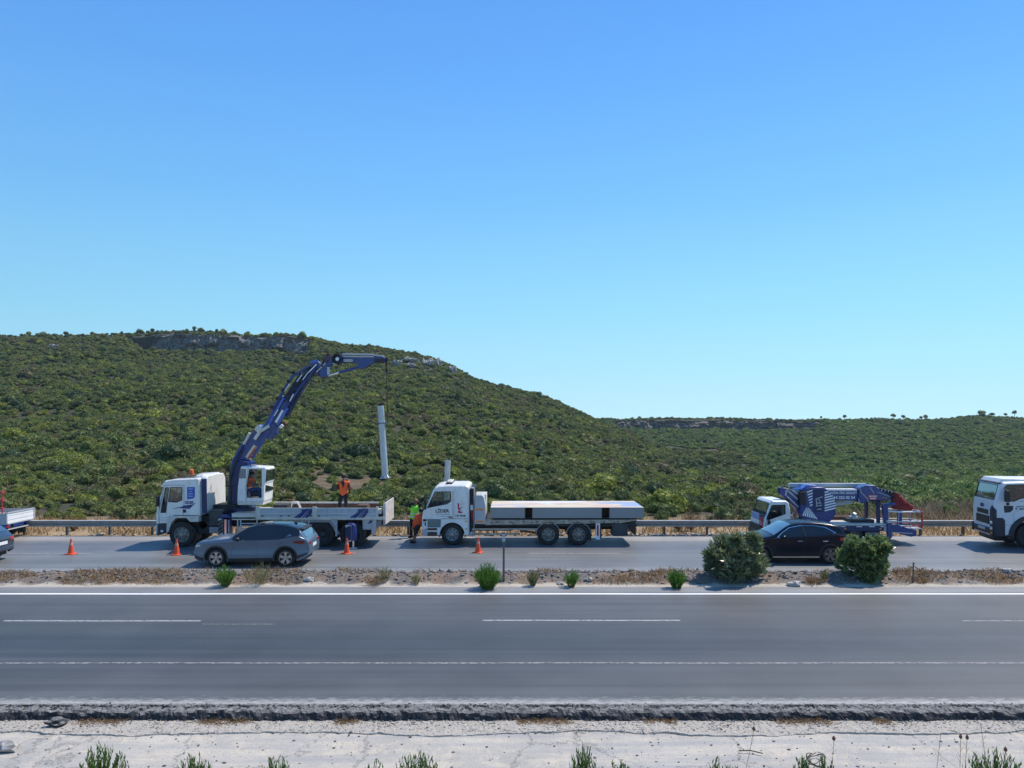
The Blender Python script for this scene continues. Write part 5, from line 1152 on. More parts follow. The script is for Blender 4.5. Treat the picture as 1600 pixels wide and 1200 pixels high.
fr.build('slot_lining', M_rust, pn)
mf = bpy.data.materials.new('printed_face'); mf.use_nodes = True; n = mf.node_tree; b = n.nodes['Principled BSDF']; L = n.links.new
g = N(n, 'ShaderNodeNewGeometry')
mpp = N(n, 'ShaderNodeMapping'); mpp.inputs['Scale'].default_value = (0.55, 0.9, 1); L(g.outputs['Position'], mpp.inputs[0])
c1 = mixc(mrg(nz(0.9, 1, 0.4, mpp.outputs[0]).outputs[0], 0.47, 0.53), (0.66, 0.46, 0.35), (0.68, 0.56, 0.40))
mpp = N(n, 'ShaderNodeMapping'); mpp.inputs['Scale'].default_value = (0.4, 1.1, 1); mpp.inputs['Location'].default_value = (3.1, 2, 0); L(g.outputs['Position'], mpp.inputs[0])
c1 = mixc(mrg(nz(0.8, 2, 0.4, mpp.outputs[0]).outputs[0], 0.60, 0.615), c1, (0.34, 0.40, 0.58))
c1 = mixc(mrg(nz(0.6, 2, 0.4, mpp.outputs[0]).outputs[0], 0.37, 0.355), c1, (0.7, 0.7, 0.72))
L(c1, b.inputs['Base Color']); b.inputs['Roughness'].default_value = 0.45
MB().box(xa+.01, xb_-.01, Y0-.01, Y1+.29, zt, zt+.012).build('printed_face', mf, pn)

# ================================================================= crane truck
Y0 = 34.2; W_ = 2.5; Y1 = Y0+W_
q = lambda px, py: (X(px, Y0), Z(py, Y0)); qx = lambda px: X(px, Y0); qz = lambda py: Z(py, Y0)
cr = thing('crane_truck', (qx(420), Y0+1.25, 0), 'white and blue crane truck with raised folding boom and open operator cab', 'crane truck')
wc = q(283, 839.5)
Pc = [q(247, 819), q(243.5, 818), q(243, 806), q(245.5, 789), q(254.5, 762), q(251, 759.5), q(257.5, 751.5), q(270, 749), q(308, 747.3), q(311.5, 749), q(312, 806.5), q(296, 806), q(293, 806), q(274, 806), q(268, 809), q(262, 818)]
cab(cr, Pc, [[q(258.5, 762), q(264, 762), q(259.3, 801), q(250.8, 801)], [q(266, 761.5), q(285, 761.5), q(284.4, 781.5), q(276, 785), q(262.8, 784)]], Y0, Y1-.08, M_white, ws=3, ch=0.05)
interior(cr, qx(244), 0, Y0, Y1, 1.35, 0)
d = MB().tube([(qx(a), Y0-.002, qz(b)) for a, b in ((257, 758), (287.5, 758), (287.5, 787), (286, 806))], .009, 4).tube([(qx(a), Y0-.002, qz(b)) for a, b in ((257, 758), (248, 800), (249, 817))], .009, 4).tube([(qx(270), Y0-.002, qz(805)), (qx(311), Y0-.002, qz(805))], .009, 4); d.build('door_seam', M_blk2, cr)
# high roof rear part and wind deflector behind the cab
MB().prism([q(277, 749), q(284, 744.5), q(311, 743.2), q(314, 749), q(314, 760), q(277, 752)], Y0+.5, Y1-.1).build('roof_fairing', M_white, cr, bevel=.05)
MB().prism([q(313, 749), q(321, 748.5), q(321.5, 803), q(314, 803)], Y0+.10, Y0+.16).build('side_deflector', M_dblue, cr, bevel=.01)
sh = MB(); pr = [(Y0+.15, qz(748)), (Y0+.28, qz(744)), (Y0+1.3, qz(743)), (Y1-.35, qz(744)), (Y1-.1, qz(752)), (Y1-.05, qz(800)), (Y0+.15, qz(804))]; sh.prismx(pr, qx(311.5), qx(321)); sh.build('sleeper_wall', M_white, cr, bevel=.04)
bl = MB().prism([q(261, 807.5), q(265, 806), q(310.5, 806), q(310.5, 815.5), q(297, 815.5), q(291.5, 809.5), q(275, 809.5), q(268, 817), q(263, 832), q(260, 832)], Y0-.02, Y0+.35); bl.build('fender', M_cream, cr, bevel=.015)
MB().prism([q(247, 817), q(262, 817.5), q(262, 833), q(258, 831.5), q(246, 837.5), q(244.5, 836)], Y0+.02, Y1-.1).build('bumper', mat('dark_bumper', (.03, .035, .045), .6), cr, bevel=.03)
MB().prism([q(242, 820), q(245, 820), q(246, 837), q(243, 837)], Y0+.05, Y1-.15).build('bumper_bar', M_lgrey, cr, bevel=.01)
MB().add(*ico((qx(253), Y0-.0, qz(830)), .07, 2, .0, 1, (1, .4, .8))).build('fog_lamp', M_lens, cr, smooth=True)
MB().prism([q(241.8, 804), q(244, 803), q(244, 816), q(242, 816)], Y0+.3, Y1-.3).build('grille', M_black, cr)
MB().prism([q(250.5, 760.2), q(258, 751), q(259.5, 752), q(252, 761.2)], Y0+.02, Y1-.1).build('sun_visor', M_white, cr, bevel=.01)
mr_ = MB().box(qx(248.5), qx(251.8), Y0-.32, Y0-.12, qz(790), qz(775)).tube([(qx(250), Y0-.2, qz(775)), (qx(254), Y0, qz(765))], .015, 5).tube([(qx(250), Y0-.2, qz(790)), (qx(250), Y0, qz(794))], .015, 5); mr_.build('mirror', M_black, cr, bevel=.02)
MB().prism([q(286, 796), q(290.5, 796), q(290.5, 801), q(286, 801)], Y0-.03, Y0).build('door_handle', M_black, cr)
MB().prism([q(272, 746.8), q(300, 745.2), q(300, 743.8), q(279, 744)], Y0+.4, Y0+1.5).build('roof_board', M_rust, cr, bevel=.01)
bc = MB().lathe([(.10, 0), (.11, .08), (.09, .26), (.04, .30), (.001, .30)], (qx(286), Y0+.9, qz(745.5)), 16, 'z').build('beacon', M_orange, cr, smooth=True)
sg = MB().prism([q(292.5, 761), q(304.5, 761), q(304.5, 776), q(302, 779), q(292.5, 780.5)], Y0-.008, Y0-.002).build('company_sign', mat('sign_blue', (.03, .10, .42), .5), cr)
for t_, py in (('MARİNA', 764), ('VİNÇ', 768), ('RENKLİFT', 771.5), ('252 02 54', 775.3)): text('lettering', t_, M_white2, sg, qx(298.3), Y0-.012, qz(py), .075, .2 if len(t_) > 4 else .1)
text('model_number', '2520', mat('number_blue', (.04, .05, .2), .5), cr, qx(295.5), Y0-.008, qz(785.3), .16, .38, bold=.008)
st_ = MB().prism([q(279.5, 793.6), q(288, 789.6), q(302, 788.2), q(296, 795), q(281, 794)], Y0-.008, Y0-.002).prism([q(304, 786), q(306, 785.4), q(297, 794.5), q(295.5, 794)], Y0-.008, Y0-.002); st_.build('stripe', M_blue, cr)
MB().prism([q(268, 795.8), q(280, 791.5), q(281, 792.5), q(279, 794)], Y0-.008, Y0-.002).build('grey_stripe', M_grey, cr)
wheel(cr, wc[0], Y0+.03, .56, .34, 'truck'); wheel(cr, wc[0], Y1-.05, .56, .34, 'truck', side=1)
MB().cyl((wc[0], Y0+.3, wc[1]), (wc[0], Y1-.3, wc[1]), .1, .1, 10).box(wc[0]-.7, qx(322), Y0+.4, Y1-.4, .55, 1.35).build('engine_block', M_chassis, cr)
MB().prism(arch(wc[0], wc[1], .68, 14, -.2, math.pi*.95)+arch(wc[0], wc[1], .64, 14, -.2, math.pi*.95)[::-1], Y0+.05, Y0+.6).build('wheel_well', M_black, cr)
# tanks and gear behind the cab
MB().box(qx(325), qx(346), Y0+.1, Y1-.2, qz(822), qz(798)).build('battery_box', mat('grimy_steel', (.05, .055, .06), .6, .2, .3, 3), cr, bevel=.02)
MB().cyl((qx(313), Y0+.3, qz(822)), (qx(313), Y0+.8, qz(822)), .2, .2, 18).box(qx(305), qx(327), Y0+.3, Y0+.8, qz(836), qz(815)).build('air_tank', M_chassis, cr, bevel=.02)
MB().box(qx(325), qx(345), Y0+.12, Y0+.6, qz(834), qz(824)).build('step_box', M_grey, cr, bevel=.02)
MB().box(qx(322), qx(360), Y0+.8, Y1-.5, qz(802), qz(792)).tube([(qx(340), Y0+1, qz(803)), (qx(345), Y0+1, qz(786)), (qx(348), Y0+1, qz(800))], .04, 6).build('hydraulic_unit', M_chassis, cr, bevel=.02)
MB().box(qx(262), qx(590), Y0+.75, Y0+.95, qz(826), qz(815)).box(qx(262), qx(590), Y1-.95, Y1-.75, qz(826), qz(815)).build('chassis_rail', M_chassis, cr)
MB().box(qx(345), qx(590), Y0+.5, Y1-.5, qz(818), qz(812)).build('sub_frame', M_chassis, cr)
def striped(root, name, P, y, m_bg, m_st, n=5, ang=1.0, wd=.09, lab=None):
    """board with slanting bands; P = (x0,x1,z0,z1)"""
    x0, x1, z0, z1 = P; o = MB().box(x0, x1, y, y+.05, z0, z1).build(name, m_bg, root, label=lab)
    s_ = MB(); h = z1-z0
    for i in range(n):
        c = z0+h*(i+.5)/n; a, b = c-wd/2-(x1-x0)*ang/2, c-wd/2+(x1-x0)*ang/2
        cl = lambda v: max(z0+.002, min(z1-.002, v))
        s_.add([(x0, y-.004, cl(a)), (x1, y-.004, cl(b)), (x1, y-.004, cl(b+wd)), (x0, y-.004, cl(a+wd))], [(0, 1, 2, 3)])
    s_.build('warning_stripe', m_st, o); return o
# front outrigger (folded)
og = MB().box(qx(343), qx(360), Y0-.05, Y0+.3, qz(836), qz(808)).prism([q(344, 808), q(347, 804.5), q(355, 804.5), q(360, 809), q(360, 812), q(343, 812)], Y0-.05, Y0+.3).build('outrigger', M_blue, cr, bevel=.02)
striped(og, 'warning_board', (qx(342.5), qx(349.5), qz(835), qz(810)), Y0-.11, M_cream, M_chassis, 4, .9, .16)
MB().cyl((qx(354), Y0-.12, qz(834)), (qx(354), Y0-.12, qz(811)), .05, .05, 10).cyl((qx(359), Y0-.08, qz(836)), (qx(359), Y0-.08, qz(812)), .035, .035, 8).build('hydraulic_ram', M_chrome, og)
# rear outrigger standing on the road
og = MB().prism([q(544.5, 842), q(544.5, 818), q(547, 815.5), q(555, 815.5), q(559, 819), q(560.5, 828), q(560, 842)], Y0-.55, Y0-.2).build('outrigger', M_blue, cr, bevel=.03)
MB().box(qx(545), qx(556), Y0-.45, Y0+1.2, qz(824), qz(817)).build('outrigger_beam', M_blue, og, bevel=.01)
striped(og, 'warning_board', (qx(544.2), qx(553), qz(843), qz(818)), Y0-.61, M_lgrey, M_dblue, 4, .8, .18)
fz = .0
MB().box(qx(547), qx(550.5), Y0-.5, Y0-.3, .06, qz(843)).build('leg_tube', M_chassis, og)
MB().cyl((qx(554.5), Y0-.4, .05), (qx(554.5), Y0-.4, qz(824)), .055, .055, 12).build('hydraulic_ram', M_chrome, og)
MB().lathe([(.001, .07), (.1, .065), (.19, .03), (.2, 0.006), (.001, .006)], (qx(554.5), Y0-.4, 0), 20, 'z').build('foot_pad', M_cream, og)
MB().tube([(qx(561), Y0-.3, qz(822)), (qx(566), Y0-.3, qz(834)), (qx(563), Y0-.3, qz(846)), (qx(560), Y0-.3, qz(838))], .03, 6).build('hose', M_black, og)
# bed
M_board = mat('pale_side_board', (.42, .46, .52), .45, .1, .08, 2, dirt=(.25, .22, .2), dirt_amt=.4)
bed = MB().box(qx(362), qx(601), Y0+.0, Y1, qz(812.5), qz(808)).box(qx(362), qx(400), Y0, Y1, qz(811), qz(802.5)); bed = bed.build('bed_floor', M_cream, cr, bevel=.01)
MB().box(qx(400), qx(588), Y0-.03, Y0+.03, qz(809), qz(793.5)).build('side_board', M_board, cr, bevel=.01)
t_ = MB()
for a, b in ((793.2, 795.2), (801.8, 803.2), (807, 811.5)): t_.box(qx(400), qx(589 if b < 805 else 600), Y0-.05, Y0-.03, qz(b), qz(a))
t_.build('board_rail', M_cream, cr, bevel=.004)
for px in (403.5, 491.5): MB().box(qx(px-3), qx(px+4), Y0-.075, Y0-.03, qz(807.5), qz(791.5)).build('stake_post', M_cream, cr, bevel=.01)
MB().box(qx(588), qx(591), Y0-.06, Y0+.05, qz(811), qz(792)).build('stake_post', M_cream, cr)
for o_ in (0, 87.5):
    s_ = MB().prism([q(459+o_, 808.8), q(480+o_, 794.4), q(484.5+o_, 794.4), q(470+o_, 808.8)], Y0-.06, Y0-.052).prism([q(472.5+o_, 808.8), q(485.5+o_, 794.4), q(487.5+o_, 794.4), q(475+o_, 808.8)], Y0-.06, Y0-.052).prism([q(476.5+o_, 808.8), q(488+o_, 794.4), q(488+o_, 801), q(481+o_, 808.8)], Y0-.06, Y0-.052).prism([q(472+o_, 795.4), q(479+o_, 795.4), q(472+o_, 800)], Y0-.058, Y0-.052); s_.build('blue_stripe', M_blue, cr)
bt = MB()
for px in (411, 440, 452, 486, 499, 556, 570): bt.cyl((qx(px), Y0-.05, qz(806)), (qx(px), Y0-.075, qz(806)), .035, .035, 8)
bt.build('latch', M_black, cr)
Yf = Y1
MB().box(X(432, Yf), X(592, Yf), Yf-.05, Yf+.01, Z(808, Yf), Z(785.5, Yf)).build('side_board', M_rust, cr, label='rusty brown far side board')
MB().box(X(428, Yf), X(592, Yf), Yf-.07, Yf+.02, Z(786.3, Yf), Z(784, Yf)).build('board_rail', M_cream, cr)
MB().tube([(X(458, Yf), Yf-.6, Z(795, Yf)), (X(461, Yf), Yf-.5, Z(784, Yf)), (X(470, Yf), Yf-.5, Z(783, Yf)), (X(474, Yf), Yf-.4, Z(794, Yf))], .06, 6).build('folded_pipe', M_white, cr)
MB().box(X(430, Yf-1), X(452, Yf-1), Yf-1.3, Yf-.7, 1.4, Z(788, Yf-1)).build('winch_box', M_chassis, cr)
MB().box(X(560, Yf-1), X(576, Yf-1), Yf-1.4, Yf-.7, 1.35, Z(788, Yf-1)).build('timber_crate', M_rust, cr)
# under the bed
ld = MB()
for a, b, c, d_ in ((371, 812, 371, 836), (375.5, 812, 375.5, 836), (401, 811, 401, 822)): ld.box(qx(a)-.025, qx(a)+.025, Y0+.02, Y0+.06, qz(d_), qz(b))
for py in (818, 822, 826): ld.box(qx(376), qx(401), Y0+.02, Y0+.06, qz(py)-.02, qz(py)+.02)
ld.build('side_guard', M_lgrey, cr)
MB().prism([q(434, 820), q(443, 811.8), q(516, 811.8), q(531, 834), q(529, 836), q(514, 816.5), q(448, 816.5), q(436, 829)], Y0+.02, Y0+.1).build('mudguard', M_grey, cr, bevel=.01)
MB().beam(q(434, 822), q(444, 811.5), .05, Y0-.01, Y0+.03).beam(q(439, 822), q(448, 811.5), .05, Y0-.01, Y0+.03).build('guard_strut', M_white, cr)
MB().tube([(qx(471.5), Y0+.0, qz(813)), (qx(474), Y0, qz(823.5)), (qx(481), Y0, qz(823.5)), (qx(483.5), Y0, qz(813))], .016, 5).build('step_loop', M_white, cr)
MB().prism([q(448, 816), q(513, 816), q(526, 836), q(446, 826)], Y0+.45, Y0+.8).build('fuel_tank', M_dblue, cr, bevel=.04)
MB().box(qx(524), qx(527), Y0+.0, Y0+.06, qz(838), qz(811.5)).prism([q(513, 811.5), q(527, 811.5), q(527, 834), q(524, 832)], Y0+.03, Y0+.06).build('rear_guard', M_lgrey, cr)
for px, yy in ((502, 842), (549, 842)):
    c = q(px, 0)[0]; wheel(cr, c, Y0+.06, .555, .55, 'deep', mr=mat('grimy_steel', (.05, .055, .06))); wheel(cr, c, Y1-.06, .555, .55, 'deep', side=1)
    MB().cyl((c, Y0+.4, .56), (c, Y1-.4, .56), .12, .12, 10).build('axle', M_chassis, cr)
MB().box(qx(566), qx(583), Y0+.05, Y0+.6, qz(828), qz(812)).build('locker', M_lgrey, cr, bevel=.02)
MB().prism([q(574, 819), q(578, 813), q(581, 813), q(581, 817)], Y0+.04, Y0+.05).build('blue_stripe', M_blue, cr)
MB().prism([q(583.5, 810), q(588, 808), q(587, 834), q(580, 836), q(580, 824)], Y0+.02, Y0+.08).build('rear_bracket', M_lgrey, cr, bevel=.01)
MB().box(qx(582), qx(596), Y0+.02, Y0+.35, qz(803), qz(795.5)).build('tail_ledge', M_cream, cr, bevel=.01)
MB().box(qx(587), qx(599.5), Y0+.1, Y1-.1, qz(820), qz(804)).build('tail_recess', M_chassis, cr, bevel=.01)
lb_ = MB()
for i in range(4): lb_.beam(q(586, 827-3*i), q(595.5, 820-2.6*i), .05, Y0+.08, Y0+.5)
lb_.build('folded_ladder', M_grey, cr)
xt = qx(600.5)
tg = MB().box(xt, xt+.05, Y0+.05, Y1-.05, qz(820), Z(786, Y0)).box(xt-.05, xt+.0, Y0+.02, Y0+.1, qz(821), qz(786)).build('tailgate', mat('scuffed_tailgate', (.66, .62, .58), .6, 0, .12, 2, dirt=(.3, .15, .1), dirt_amt=.6), cr, bevel=.006)
MB().tube([(xt, Y1-.3, qz(788)), (qx(590), Y1-.3, qz(788))], .02, 5).tube([(xt, Y0+.3, qz(793)), (qx(592), Y0+.3, qz(793))], .02, 5).tube([(qx(597), Y0+.5, qz(784)), (qx(597), Y0+.5, qz(805))], .02, 5).build('tail_stay', M_galv, cr)

# ----- crane: turntable, column, boom, jib
Yb = 35.5; q = lambda px, py: (X(px, Yb), Z(py, Yb)); bx_ = lambda px: X(px, Yb); bz_ = lambda py: Z(py, Yb)
MB().cyl((bx_(380), Yb, bz_(808)), (bx_(380), Yb, bz_(798)), .75, .75, 24).cyl((bx_(380), Yb, bz_(798)), (bx_(380), Yb, bz_(792)), .6, .6, 24).build('turntable', M_dblue, cr, bevel=.02)
base = MB().prism([q(358, 794), q(361, 740), q(366, 725), q(381, 716), q(392, 720), q(391, 794)], Yb-.3, Yb+.3).build('crane_column', M_dblue, cr, bevel=.04)
MB().tube([(bx_(356.5), Yb-.3, bz_(755)), (bx_(356.5), Yb-.3, bz_(725)), (bx_(366), Yb-.3, bz_(716))], .02, 5).tube([(bx_(355.5), Yb-.3, bz_(758)), (bx_(371), Yb-.33, bz_(758))], .015, 5).tube([(bx_(355.5), Yb-.3, bz_(742)), (bx_(371), Yb-.33, bz_(742))], .015, 5).tube([(bx_(365), Yb-.32, bz_(790)), (bx_(364), Yb-.33, bz_(750)), (bx_(370), Yb-.33, bz_(728)), (bx_(384), Yb-.33, bz_(700))], .022, 5).build('hose', M_black, base)
bm1 = MB().beam(q(370, 733), q(414, 668), .60, Yb-.24, Yb+.24, .56).prism([q(362, 738), q(378, 712), q(396, 722), q(390, 750), q(366, 752)], Yb-.26, Yb+.26)
bm1 = bm1.build('lower_boom', M_blue, cr, bevel=.03)
MB().beam(q(366, 722), q(384, 692), .12, Yb-.34, Yb-.24).beam(q(397, 716), q(424, 672), .14, Yb-.32, Yb-.24).build('boom_edge', M_blue, bm1, bevel=.02)
MB().beam(q(391, 716.5), q(404, 697.5), .34, Yb-.255, Yb-.243).build('name_plate', mat('cream_plate', (.66, .55, .38), .5), bm1)
gl_ = MB()
for i in range(7):
    p = Vector(q(391.8+1.75*i, 715.3-2.55*i)); d_ = Vector((.82, .57)).normalized(); gl_.beam((p.x-d_.x*.10, p.y-d_.y*.10), (p.x+d_.x*.11, p.y+d_.y*(.05 if i % 2 else .11)), .045, Yb-.262, Yb-.256)
gl_.beam(q(390.6, 714.6), q(402.4, 697.2), .03, Yb-.262, Yb-.256); gl_.build('plate_lettering', M_orange, bm1)
MB().beam(q(385, 694), q(394, 676), .10, Yb-.4, Yb-.26).cyl((bx_(409), Yb-.3, bz_(670)), (bx_(409), Yb-.5, bz_(670)), .16, .16, 14).beam(q(402, 686), q(412, 672), .13, Yb-.45, Yb-.3).beam(q(412, 673), q(425, 665), .13, Yb-.42, Yb-.3).build('hose_carrier', M_cream, bm1, bevel=.02)
# telescoping outer boom: a bundle of nested boxes and rams
ob = MB().beam(q(418, 676), q(448, 622), .54, Yb-.22, Yb+.22).prism([q(413, 668), q(422, 657), q(434, 664), q(433, 678), q(424, 687), q(415, 684)], Yb-.27, Yb+.27).build('upper_boom', M_blue, cr, bevel=.03)
MB().beam(q(421, 667), q(446, 622), .10, Yb-.3, Yb-.22).beam(q(436, 664), q(452, 637), .12, Yb-.29, Yb-.23).build('boom_edge', mat('bright_blue', (.03, .09, .42), .3, 0, .1, coat=.5), ob, bevel=.01)
MB().beam(q(434, 660), q(445, 641), .10, Yb-.31, Yb-.29).build('white_sticker', M_white, ob)
MB().beam(q(441, 646), q(477, 586), .62, Yb-.17, Yb+.17, .46).build('second_section', M_dblue, ob, bevel=.02)
MB().beam(q(450, 632), q(490, 574), .44, Yb-.14, Yb+.14, .34).build('third_section', M_blue, ob, bevel=.02)
MB().beam(q(462, 616), q(499, 566), .24, Yb-.11, Yb+.11).build('fourth_section', M_dblue, ob, bevel=.02)
MB().beam(q(428, 640), q(459, 589), .13, Yb-.3, Yb-.19).beam(q(459, 589), q(484, 573), .11, Yb-.28, Yb-.18).build('extension_ram', M_blue, ob, bevel=.02)
MB().cyl((bx_(447), Yb-.27, bz_(640)), (bx_(497), Yb-.2, bz_(572)), .06, .05, 10).cyl((bx_(436), Yb-.28, bz_(625)), (bx_(462), Yb-.25, bz_(584)), .05, .05, 8).build('ram_tube', M_blue, ob, smooth=True)
gr_ = MB()
for k in range(5): a = k/4; p = Vector(q(428+34*a, 636-53*a)); gr_.box(p.x-.07, p.x+.07, Yb-.34, Yb-.16, p.y-.07, p.y+.07)
for k in range(6): a = k/5; p = Vector(q(436+52*a, 640-66*a)); gr_.cyl((p.x-.14, Yb-.2, p.y-.12), (p.x+.16, Yb-.2, p.y+.10), .035, .035, 6)
gr_.build('section_guide', M_chassis, ob, bevel=.01)
MB().tube([(bx_(452), Yb-.3, bz_(628)), (bx_(463), Yb-.3, bz_(606)), (bx_(480), Yb-.3, bz_(585)), (bx_(495), Yb-.25, bz_(572))], .02, 5).tube([(bx_(446), Yb-.31, bz_(622)), (bx_(470), Yb-.3, bz_(590)), (bx_(486), Yb-.28, bz_(573))], .018, 5).tube([(bx_(456), Yb-.3, bz_(634)), (bx_(478), Yb-.3, bz_(600)), (bx_(500), Yb-.28, bz_(575))], .018, 5).build('hose', M_black, ob)
MB().beam(q(456, 627), q(462, 616), .05, Yb-.345, Yb-.335).beam(q(467, 597), q(475, 586), .04, Yb-.345, Yb-.335).beam(q(448, 612), q(456, 600), .035, Yb-.345, Yb-.335).beam(q(476, 594), q(485, 582), .035, Yb-.345, Yb-.335).beam(q(485, 582), q(497, 570), .05, Yb-.3, Yb-.28).beam(q(432, 650), q(438, 640), .04, Yb-.345, Yb-.33).beam(q(441, 668), q(445, 664), .12, Yb-.4, Yb-.2).build('white_highlight', M_white, ob)  # thin white strips painted on as highlights along the upper boom
MB().add(*ico((bx_(440), Yb-.1, bz_(664)), .14, 2, .3, 4)).add(*ico((bx_(446), Yb-.1, bz_(662)), .11, 2, .3, 5)).build('hose_drum', M_rust, ob)
# knuckle, winch, jib
kn = MB().prism([q(486, 576), q(488, 566), q(498, 564), q(504, 572), q(498, 588)], Yb-.2, Yb+.2).prism([q(500, 584), q(506, 563), q(513, 560), q(513, 589), q(503, 590)], Yb-.26, Yb+.26).prism([q(504, 566), q(510, 557), q(521, 558), q(521, 570), q(512, 574)], Yb-.22, Yb+.22).build('knuckle', M_blue, cr, bevel=.025)
MB().beam(q(486, 567), q(499, 564), .10, Yb-.25, Yb-.2).build('knuckle_plate', mat('bright_blue', (.03, .09, .42)), kn)
MB().tube([(bx_(506), Yb-.3, bz_(574)), (bx_(508), Yb-.3, bz_(557)), (bx_(516), Yb-.3, bz_(553)), (bx_(524), Yb-.28, bz_(558))], .03, 6).tube([(bx_(512), Yb-.2, bz_(560)), (bx_(515), Yb-.2, bz_(552)), (bx_(519), Yb-.2, bz_(560))], .03, 6).cyl((bx_(512), Yb-.35, bz_(563)), (bx_(512), Yb-.27, bz_(563)), .1, .1, 12).build('hose_bundle', mat('rusty_hose', (.09, .04, .03), .7, 0, .4, 6), kn)
MB().beam(q(497, 582), q(511, 568), .04, Yb-.3, Yb-.27).build('grease_line', M_cream, kn)
wn_ = MB().lathe([(.22, -.03), (.24, -.02), (.24, .0), (.17, .02), (.17, .3), (.24, .32), (.24, .34), (.05, .34)], (bx_(529), Yb-.35, bz_(561.5)), 26).build('winch_drum', M_black, cr, smooth=True)
MB().lathe([(.085, -.05), (.085, -.02)], (bx_(530), Yb-.34, bz_(562)), 16).cyl((bx_(530), Yb-.40, bz_(562)), (bx_(530), Yb-.34, bz_(562)), .08, .08, 16).build('drum_hub', M_lens, wn_)
jb = MB().prism([q(522, 555), q(536, 556.5), q(590, 557.5), q(600, 557), q(603, 560), q(601, 566), q(583, 568), q(567, 576.5), q(561, 576), q(560, 567), q(520, 567)], Yb-.15, Yb+.15).build('jib', M_blue, cr, bevel=.02)
MB().beam(q(536, 553.8), q(582, 554.5), .08, Yb-.17, Yb+.1).beam(q(582, 554.5), q(599, 557), .06, Yb-.15, Yb+.1).beam(q(536, 557.6), q(585, 558), .05, Yb-.19, Yb-.155).build('jib_top_tube', M_lgrey, jb, bevel=.01)
MB().box(bx_(538), bx_(552), Yb-.165, Yb-.152, bz_(565.5), bz_(562)).build('maker_plate', M_cream, jb)
mb = MB()
for i in range(6): mb.box(bx_(539+2.1*i), bx_(540.3+2.1*i), Yb-.172, Yb-.166, bz_(564.7), bz_(563))
mb.build('plate_lettering', M_grey, jb)
MB().tube([(bx_(537), Yb-.2, bz_(567)), (bx_(545), Yb-.2, bz_(570)), (bx_(546), Yb-.2, bz_(576))], .015, 5).box(bx_(586), bx_(601), Yb-.16, Yb+.16, bz_(567), bz_(560.5)).build('jib_tip', M_black, jb)
MB().cyl((bx_(530), Yb-.05, bz_(582.5)), (bx_(563), Yb-.05, bz_(573.5)), .06, .065, 12).build('jib_cylinder', M_blue, cr, smooth=True)
MB().cyl((bx_(513), Yb-.05, bz_(587)), (bx_(530), Yb-.05, bz_(582.5)), .045, .045, 12).build('cylinder_rod', M_chrome, cr)
hk = MB().cyl((bx_(603.5), Yb-.06, bz_(562)), (bx_(603.5), Yb+.06, bz_(562)), .1, .1, 14).box(bx_(602.3), bx_(605.3), Yb-.06, Yb+.06, bz_(572), bz_(564)).tube([(bx_(604), Yb, bz_(572)), (bx_(604.2), Yb, bz_(576)), (bx_(606), Yb, bz_(578.5)), (bx_(604), Yb, bz_(581)), (bx_(602.4), Yb, bz_(579))], .035, 8).build('hook', mat('dark_hook', (.05, .03, .025), .6, .4), cr)
MB().tube([(bx_(604), Yb, bz_(581)), (bx_(605), Yb, bz_(610)), (bx_(605.2), Yb, bz_(662))], .02, 5).build('sling', M_chassis, cr)
# operator cab
Yo = 34.35; q = lambda px, py: (X(px, Yo), Z(py, Yo)); Yp = Yo+.95
ox = lambda px: X(px, Yo); oz = lambda py: Z(py, Yo)
Yp = Yo+1.25
P = [q(370.5, 786), q(371.5, 760), q(376, 730), q(378, 728.5), q(414, 730.5), q(416, 733), q(414.5, 754), q(413.5, 757), q(412.5, 782), q(411, 786)]
oc = cab(cr, P, [[q(385.5, 778), q(384.8, 760), q(389, 733), q(409, 733), q(409.2, 778)]], Yo, Yp, M_white, ws=5, ch=.03, name='operator_cab', hole_names=['door_opening'], wsm=glass('smoked_glass', (.28, .27, .24), .06))
gx_ = P[8][0]; MB().prismx([(Yo+.12, P[8][1]+.38), (Yo+.12, P[7][1]-.04), (Yp-.12, P[7][1]-.2), (Yp-.12, P[8][1]+.38)], gx_+.005, gx_+.045).build('lower_window', mat('dark_pane', (.015, .018, .022), .08, 0, .1), cr)
MB().tube([(P[5][0]+.02, Yo+.05, P[5][1]), (P[6][0]+.02, Yo+.05, P[6][1])], .02, 5).build('grab_rail', M_black, cr)
MB().prism([q(373, 745), q(375.5, 732.5), q(384.5, 733), q(384, 747.5), q(372.8, 747.5)], Yo-.006, Yo+.0).build('rear_side_window', mat('grey_shade', (.16, .17, .19), .3, 0, .05, coat=.5), cr)
MB().prism([q(370.5, 782), q(385, 782.5), q(411, 782.5), q(411, 789), q(371.5, 789)], Yo-.01, Yp).build('cab_floor_frame', M_cream, cr, bevel=.015)
MB().tube([(ox(384.6), Yo-.008, oz(785)), (ox(384.2), Yo-.008, oz(760)), (ox(388), Yo-.008, oz(731))], .012, 4).build('door_seam', M_grey, cr)
MB().box(ox(388), ox(400), Yo+.28, Yo+.72, oz(777), oz(769)).box(ox(386.5), ox(389), Yo+.28, Yo+.72, oz(772), oz(748)).build('operator_seat', M_seat, cr, bevel=.03)
MB().box(ox(403), ox(407.5), Yo+.3, Yo+.7, oz(779), oz(762)).tube([(ox(403), Yo+.3, oz(770)), (ox(402), Yo+.3, oz(757))], .015, 5).build('control_console', M_white, cr, bevel=.02)
MB().box(ox(376), ox(394), Yo+.3, Yo+.5, oz(723), oz(721.3)).cyl((ox(383.5), Yo+.4, oz(729)), (ox(383.5), Yo+.4, oz(722)), .04, .04, 8).build('roof_bracket', mat('bright_blue', (.03, .09, .42)), cr)
